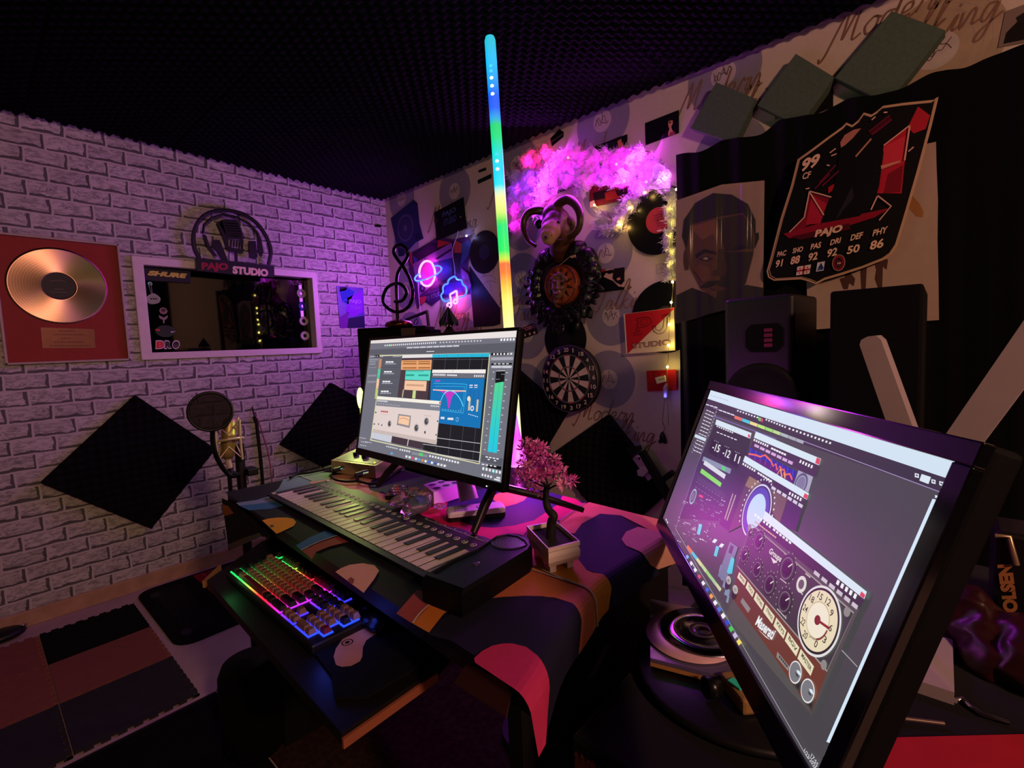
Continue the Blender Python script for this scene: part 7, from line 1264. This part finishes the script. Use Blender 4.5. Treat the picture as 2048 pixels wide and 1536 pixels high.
# disc cases and discs
TZ = TAB+.0005; bz2 = TAB+.0165
t = thing('disc_case', Kt(1370, 1270, TAB+.03), 'clear disc cases stacked on the right monitor base, under the discs', 'disc case'); q = [Kt(*cd(*a_), bz2+.0126) for a_ in ((105, 690), (108, 85), (560, 170), (1000, 920))]
q = [q[0], q[1], q[1]+(q[3]-q[0]), q[3]]
for k in range(2): g = G(); g.prism([p+UP*(-.012+.006*k) for p in q], UP*.0052, mat('#5a5070', .15, spec=.6) if k else mat('#a87848', .3)); g.build('case', t)
DP = HZ(bz2+.0131)
for lb, dd, cc_, rr_, m_ in (('white disc beneath the silver compact disc on the clear cases', .0008, cd(520, 470), .060, mat('#c8a0a8', .4)), ('silver compact disc with blue rainbow glints on the clear cases', .0036, cd(650, 420), .0585, None)):
    t = thing('compact_disc', DP.px(*cc_, dd), lb, 'disc', 'discs beside the right monitor'); c = DP.px(*cc_, dd)
    if m_ is None:
        m_ = bpy.data.materials.new('disc_foil'); m_.use_nodes = True; nt = m_.node_tree; b5 = nt.nodes['Principled BSDF']; b5.inputs['Metallic'].default_value = 1; b5.inputs['Roughness'].default_value = .16; b5.inputs['Base Color'].default_value = (.35, .34, .42, 1); b5.inputs['Anisotropic'].default_value = .95; tg = nt.nodes.new('ShaderNodeTangent'); tg.axis = 'Z'; nt.links.new(tg.outputs[0], b5.inputs['Tangent']); b5.inputs['Thin Film Thickness'].default_value = 520; b5.inputs['Thin Film IOR'].default_value = 1.6
    g = G(); g.lathe(c, UP, [(.0195, .0), (.0195, .0012), (rr_, .0012), (rr_, 0)], m_, 64); g.build('disc', t)
    g = G(); g.lathe(c, UP, [(.0075, 0), (.0075, .0013), (.012, .0016), (.0125, .0011), (.017, .0011), (.0175, .0016), (.0195, .0013)], mat('#6a5068', .2, spec=.6), 40); g.build('hub', t)
# little action camera figure
t = thing('toy_camera', Kt(1440, 1385, bz2), 'small black-lensed gadget with a teal glint on the right monitor base', 'gadget'); p = Kt(1445, 1392, bz2)
g = G(); g.box(p+V((.018, .004, .011)), (.05, .022, .020), mat('#8a6a40', .4, noise=.2), Matrix.Rotation(-.75, 3, 'Z'), .004); g.build('body', t); dv = V((-.62, -.75, .1)).normalized(); g = G(); c = p+V((-.004, -.004, .012)); g.lathe(c, dv, [(.001, 0), (.012, 0), (.012, .016), (.008, .017), (.007, .010), (.001, .010)], mat('#0e0e10', .3), 24); g.build('lens', t)
g = G(); g.box(p+V((.016, .0, .0225)), (.018, .010, .003), mat('#3ad8c0', .3, noise=.1), Matrix.Rotation(-.4, 3, 'Z'), .001); g.build('painted_glint', t)  # teal glint put into the colour of a small block
g = G(); g.tube([Kt(1498, 1415, bz2+.002), Kt(1503, 1432, TZ+.004), Kt(1493, 1455, TZ+.003), Kt(1490, 1478, TZ+.003)], .0012, CHR, 6); g.sph(Kt(1500, 1432, TZ+.005), .003, CHR, 8, 6); g.sph(Kt(1492, 1456, TZ+.005), .003, CHR, 8, 6); g.build('chain', label='thin silver chain hanging off the right monitor base', cat='chain')
# twin-armed white lamp, unlit
LY = .80; t = thing('desk_lamp', Kt(1830, 1400, TZ), 'unlit white desk lamp with two flat arms in a V, behind the right monitor', 'lamp'); LWm = mat('#988c90', .4, noise=.04); SP = YP(LY)
bq = [Kt(*br(*a_), TZ) for a_ in ((60, 1190), (575, 1190))]; fx0, fx1, fy = bq[0].x-.02, bq[1].x, bq[1].y
g = G(); lo = [V((fx0, fy, TZ)), V((fx1, fy, TZ)), V((fx1, fy+.13, TZ)), V((fx0, fy+.13, TZ))]; m_ = [p+UP*.016 for p in lo]; hi = [V((fx0+.035, fy+.045, TZ+.034)), V((fx1-.045, fy+.045, TZ+.034)), V((fx1-.045, fy+.085, TZ+.034)), V((fx0+.035, fy+.085, TZ+.034))]
g.add(lo+m_+hi, [[r*4+i, r*4+(i+1) % 4, r*4+4+(i+1) % 4, r*4+4+i] for r in range(2) for i in range(4)]+[[8, 9, 10, 11], [3, 2, 1, 0]], LWm); g.build('base', t)
jx = SP.px(1800, 960); g = G(); g.tube([V(((fx0+fx1)/2-.0, fy+.065, TZ+.030)), SP.px(*br(345, 930)), SP.px(*br(375, 800)), jx], [.016, .012, .009, .009], LWm, 10); g.build('stem', t)
def arm(pts, dx): g = G(); q = [SP.px(*a_) for a_ in pts]; g.prism(q, V((.004, .022, 0)), LWm); g.build('arm', t)
arm(((1719, 690), (1722, 680), (1735, 673), (1752, 671), (1762, 680), (1832, 872), (1850, 960), (1800, 975), (1778, 860)), 0)
arm(((1893, 866), (1945, 790), (2048, 640), (2120, 540), (2140, 610), (2060, 760), (1955, 900), (1880, 985), (1830, 965)), 0)
# black monitor speaker and tall black cabinet behind the right monitor
t = thing('studio_speaker', V((-.40, 1.5, 0)), 'studio speaker with a square tweeter and big woofer behind the right monitor', 'speaker'); FA = V((.40, -.9165, 0)).normalized(); FUx = V((.9165, .40, 0))
tl2, tr2 = YP(1.40).px(1447, 605), None; FQ = Pl(tl2, (-.10, -.995, 0), (.995, -.10, 0)); TRp = FQ.px(1587, 586); wS = (TRp-tl2).dot(FQ.u); hS = .40; top = max(tl2.z, TRp.z)
SCB = mat('#1a1a1c', .42, noise=.05); g = G(); c = tl2+FQ.u*wS/2; M4 = Matrix((FQ.u, -FQ.n, UP)).transposed(); g.box(V((c.x, c.y, top-hS/2))-FQ.n*.10, (wS, .20, hS), SCB, M4, .012, 3); g.build('cabinet', t)
g = G(); cc_ = FQ.px(1528, 676); g.prism([FQ.at((cc_-tl2).dot(FQ.u)+x*.045, (cc_.z-tl2.z)+y*.036, .0015) for x, y in ((-1, -.6), (-.7, -1), (.7, -1), (1, -.6), (1, .6), (.7, 1), (-.7, 1), (-1, .6))], FQ.n*.003, BLKM)
g.build('tweeter_plate', t); g = G()
for k in range(4): g.box(FQ.at((cc_-tl2).dot(FQ.u)+.012, (cc_.z-tl2.z)+.020-.013*k, .005), (.020, .009, .003), mat('#6a2038', .4), Matrix((FQ.u, FQ.v, FQ.n)).transposed())
g.build('tweeter', t, 'dark red ribbon tweeter'); cw = FQ.px(1522, 800); g = G(); g.lathe(FQ.o+FQ.u*(cw-tl2).dot(FQ.u)+UP*(cw.z-tl2.z)+FQ.n*.001, FQ.n, [(.098, 0), (.096, .007), (.086, .009), (.078, .003), (.03, -.0+.002), (.022, .006), (.001, .010)], RUB, 48); g.build('woofer', t)
g = G(); cb_ = V((c.x, c.y, 0))-FQ.n*.10; g.box(cb_+UP*((top-hS)/2), (.08, .08, top-hS), BLK); g.box(cb_+UP*.015, (.2, .2, .03), BLK); g.build('stand', t)
q0, q1 = YP(1.30).px(1660, 583), YP(1.30).px(1848, 578); g = G(); zt2 = max(q0.z, q1.z); g.box(((q0.x+q1.x)/2, 1.30+.17, zt2/2), (q1.x-q0.x, .34, zt2), BLKM, None, .006); g.build('equipment_cabinet', label='tall plain black cabinet right of the studio speaker', cat='cabinet')
# clutter at the right edge
t = thing('tool_case', Kt(2030, 1250, TZ), 'black tool case lettered TOLSEN standing at the right edge of the photo', 'tool case'); TC = YP(.92); q = [TC.px(*a_) for a_ in ((1985, 1070), (2020, 1072), (2048, 1170), (2110, 1400), (2060, 1420), (2000, 1180))]
g = G(); za = TC.px(2030, 1068).z; xa = TC.px(1990, 1068).x; g.box((xa+.10, .92+.04, (za+TAB)/2), (.20, .08, za-TAB-.001), mat('#0e0d0e', .4), None, .006); g.build('body', t)
g = G(); g.text('TOLSEN', TC.px(2040, 1245, .0015), TC.px(2024, 1128, .0015)-TC.px(2040, 1245, .0015), TC.px(2010, 1245, .0015)-TC.px(2040, 1245, .0015), mat('#a06a3c', .5), bold=.06); g.build('lettering', t)
g = G(); g.tube([TC.px(1990, 1071, .006), TC.px(2018, 1073, .006), TC.px(2034, 1130, .006)], .003, mat('#a08868', .3, .5), 6); g.build('metal_edge', t)
WRD = mat('#2c0c0e', .38, spec=.35, noise=.3, scale=25); g = G(); random.seed(12); bb_ = Kt(1985, 1360, TAB)
for x, y, z_, r in ((-.02, .08, .06, .026), (-.025, .07, .03, .03), (.0, .05, .02, .04), (.04, .02, .02, .045), (.03, .05, .03, .04), (.08, .05, .04, .04), (.10, .03, .03, .045), (.0, .02, .012, .03)): g.sph(bb_+V((x, y, z_)), r, WRD, 12, 8)
v_, f_ = remesh(g, .006, 1); v_ = [q+V((NZ.noise(q*45), NZ.noise(q*45+V((5, 0, 0))), NZ.noise(q*45+V((0, 5, 0)))))*.008 for q in v_]; v_ = [V((q.x, q.y, max(q.z, TAB+.0008))) for q in v_]; g = G(); g.add(v_, f_, WRD, True); g.build('plastic_bag', label='crumpled glossy dark red plastic bag beside the lamp base', cat='bag')
g = G(); g.tube([Kt(*br(*a_), TAB+.004) for a_ in ((580, 1165), (620, 1150), (665, 1195), (730, 1240), (880, 1285))], .0028, CHR, 8); g.build('silver_pen', label='slim silver pen-like tool on the table before the red bag', cat='tool')
g = G(); a, b_ = Kt(*br(150, 1245), TAB+.004), Kt(*br(520, 1290), TAB+.004); g.tube([a, b_], .0022, mat('#6a5a50', .4, .3), 8); g.build('thin_stick', label='thin dull stick on the black cloth in front of the lamp base', cat='stick')
g = G(); q = [Kt(*a_, TAB+.006) for a_ in ((1736, 1476), (2048, 1468), (2260, 1462), (2260, 1600), (1680, 1600))]; g.prism(q, V((0, 0, -.0055)), mat('#a01414', .7, noise=.08)); g.build('red_mat', label='flat red mat on the table at the lower right corner of the photo', cat='mat')
# ================================================================== FLOOR
def teeth(x0, x1, y0, y1, sides, n=8, d=.012):
    """interlocking outline of one foam tile; sides: which edges carry teeth"""
    pts = []; cs_ = [(x0, y0), (x1, y0), (x1, y1), (x0, y1)]
    for k in range(4):
        a, b_ = V((*cs_[k], 0)), V((*cs_[(k+1) % 4], 0)); u = b_-a; nn = V((u.y, -u.x, 0)).normalized()
        if sides[k] == 0: pts.append(a); continue
        for i in range(n):
            p, q = a+u*(i/n), a+u*((i+.5)/n); e = nn*d*sides[k]*-1; pts += [p, p+u*.012+e*0, p+e-u*.004, q+e+u*.004, q] if i else [p, p+e+u*.0, q+e+u*.004, q]
    return pts
TB_, TR_, TG_ = mat('#0b0b0c', .9, spec=.1), mat('#7c4a40', .9, spec=.1, noise=.1), mat('#2c2b30', .9, spec=.1, noise=.12)
xs = [-2.635, -2.335, -2.035, -1.735]; ys = [.41, .11, -.19, -.49]
for i in range(3):
    for j in range(3):
        kind = ('black' if j == 0 else 'red') if i == 0 else ('red' if i == 1 else 'grey'); mt_ = dict(black=TB_, red=TR_, grey=TG_)[kind]
        lb = {(0, 0): 'black interlocking foam floor tile beside the brick wall', (0, 1): 'reddish foam floor tile by the brick wall, next to the black one', (0, 2): 'reddish foam floor tile by the brick wall, cut by the left frame edge', (1, 0): 'reddish foam floor tile between the black and dark grey ones', (1, 1): 'reddish foam floor tile in the middle row, one from the right end', (1, 2): 'reddish foam floor tile in the middle row, furthest left', (2, 0): 'dark grey foam floor tile nearest the desk', (2, 1): 'dark grey foam floor tile in the front row, second from the desk', (2, 2): 'dark grey foam floor tile in the front row at the lower left'}[(i, j)]
        g = G(); s = [-1 if j < 2 else 1, 1 if i == 2 else 0, 1 if j == 0 else 1, 1]; s = [0 if j < 2 else 1, 1, 1, 0 if i else 1]
        g.prism([p+UP*.0012 for p in teeth(xs[i]+.0015, xs[i+1]-.0015, ys[j+1]+.0015, ys[j]-.0015, s)], UP*.010, mt_); g.build('floor_tile', label=lb, cat='floor tile', group='interlocking foam floor tiles')
# cassette rug
t = thing('cassette_rug', V((-2.4, .72, .001)), 'black rug printed like a red-striped cassette between brick wall and desk', 'rug'); rx0, rx1, ry0, ry1 = -2.74, -2.08, .435, 1.2
def rrect(x0, x1, y0, y1, r, z, n=6): return [V((cx_+math.cos(a)*r, cy_+math.sin(a)*r, z)) for cx_, cy_, a0 in ((x1-r, y1-r, 0), (x0+r, y1-r, 1.5708), (x0+r, y0+r, 3.1416), (x1-r, y0+r, 4.7124)) for a in [a0+1.5708*i/n for i in range(n+1)]]
g = G(); g.prism(rrect(rx0, rx1, ry0, ry1, .07, .001), UP*.006, mat('#0c0c0d', .9, spec=.1)); z_ = .0074; g.poly(rrect(rx0+.06, rx1-.09, ry0+.05, .60, .03, z_), mat('#17171a', .9, spec=.1))
for k in range(14): g.poly([V((rx0+.07+.038*k, ry0+.07, z_+.0003)), V((rx0+.075+.038*k, ry0+.07, z_+.0003)), V((rx0+.075+.038*k, .585, z_+.0003)), V((rx0+.07+.038*k, .585, z_+.0003))], mat('#0e0e10', .9))
RR = mat('#7c1a20', .9, spec=.1); RR2 = mat('#a0484a', .9, spec=.1)
for k, (y0, y1) in enumerate(((.66, .73), (.74, .77))): g.poly([V((rx0+.02, y0, z_)), V((rx1-.03, y0, z_)), V((rx1-.03, y1, z_)), V((rx0+.02, y1, z_))], RR)
for y0 in (.695, .733): g.poly([V((rx0+.02, y0, z_+.0003)), V((rx1-.03, y0, z_+.0003)), V((rx1-.03, y0+.006, z_+.0003)), V((rx0+.02, y0+.006, z_+.0003))], RR2)
for x in (-2.55, -2.30):
    c = V((x, .86, z_)); g.disc(HZ(z_), c, .075, .0004, mat('#26262a', .9), 32); g.disc(HZ(z_), c, .06, .0007, mat('#8a6a70', .9), 32, r0=.04)
    for k in range(6): a = k*1.047; g.poly([c+V((math.cos(a+.1)*.045, math.sin(a+.1)*.045, .001)), c+V((math.cos(a-.1)*.045, math.sin(a-.1)*.045, .001)), c+V((math.cos(a)*.02, math.sin(a)*.02, .001))], mat('#b09a98', .9))
for x, y in ((-2.64, .47), (-2.18, .47)): g.disc(HZ(z_), V((x, y+.02, z_)), .03, .0004, mat('#1e1e22', .9), 24, ry=.018)
g.build('pile', t)
g = G(); g.prism([V((-1.705, -.6, .001)), V((-.1, -.6, .001)), V((-.1, .445, .001)), V((-1.705, .445, .001))], UP*.008, mat('#0e0d10', .95, spec=.05, noise=.3, scale=40)); g.rib([V((-1.70, -.6, .0095)), V((-1.70, .44, .0095))], .012, UP, mat('#060606', .9)); g.build('dark_rug', label='dark plush rug in front of the foam tiles at the lower left', cat='rug')  # rug continued towards the desk to keep the floor there dark
g = G(); g.prism([V((-1.72, .452, .001)), V((-.1, .452, .001)), V((-.1, 1.4, .001)), V((-1.62, 1.4, .001))], UP*.005, mat('#33221e', .95, spec=.05, noise=.5, scale=70)); g.build('speckled_mat', label='dark brown speckled mat beyond the plush rug, extended to darken under the desk', cat='mat')  # speckled carpet extended as a dark sheet for the shade under the desk
t = thing('round_stool', V((-1.36, .44, 0)), 'black round upholstered stool under the keyboard tray', 'stool'); g = G(); g.lathe((-1.36, .44, .013), UP, [(.001, 0), (.06, 0), (.075, .02), (.08, .12), (.078, .22), (.068, .245), (.001, .255)], mat('#070607', .7, noise=.2, spec=.15), 40); g.build('seat', t)
for k in range(4): a = k*1.5708+.5; g = G(); g.box((-1.36+math.cos(a)*.04, .44+math.sin(a)*.04, .0115), (.03, .03, .005), BLK); g.build('foot', t)
p = WL.px(12, 1245, .05); g = G(); g.sph((A+.07, p.y-.02, .022), (.05, .075, .024), BLK, 16, 10); g.sph((A+.075, p.y+.045, .040), (.008, .012, .004), CHR, 8, 6); g.build('black_shoe', label='dark shoe-like object with a glint at the foot of the brick wall', cat='shoe')  # small chrome bead added as the glint
g = G(); g.tube(cr([V((-.47, .30, .02)), V((-.44, .28, .10)), V((-.425, .275, .13)), V((-.41, .28, .10)), V((-.40, .30, .02))], 5), .003, mat('#8a8480', .4), 6); g.build('floor_cable', label='pale loop of cable on the floor below the desk front', cat='cable')
for o in ALL: del o['_o']
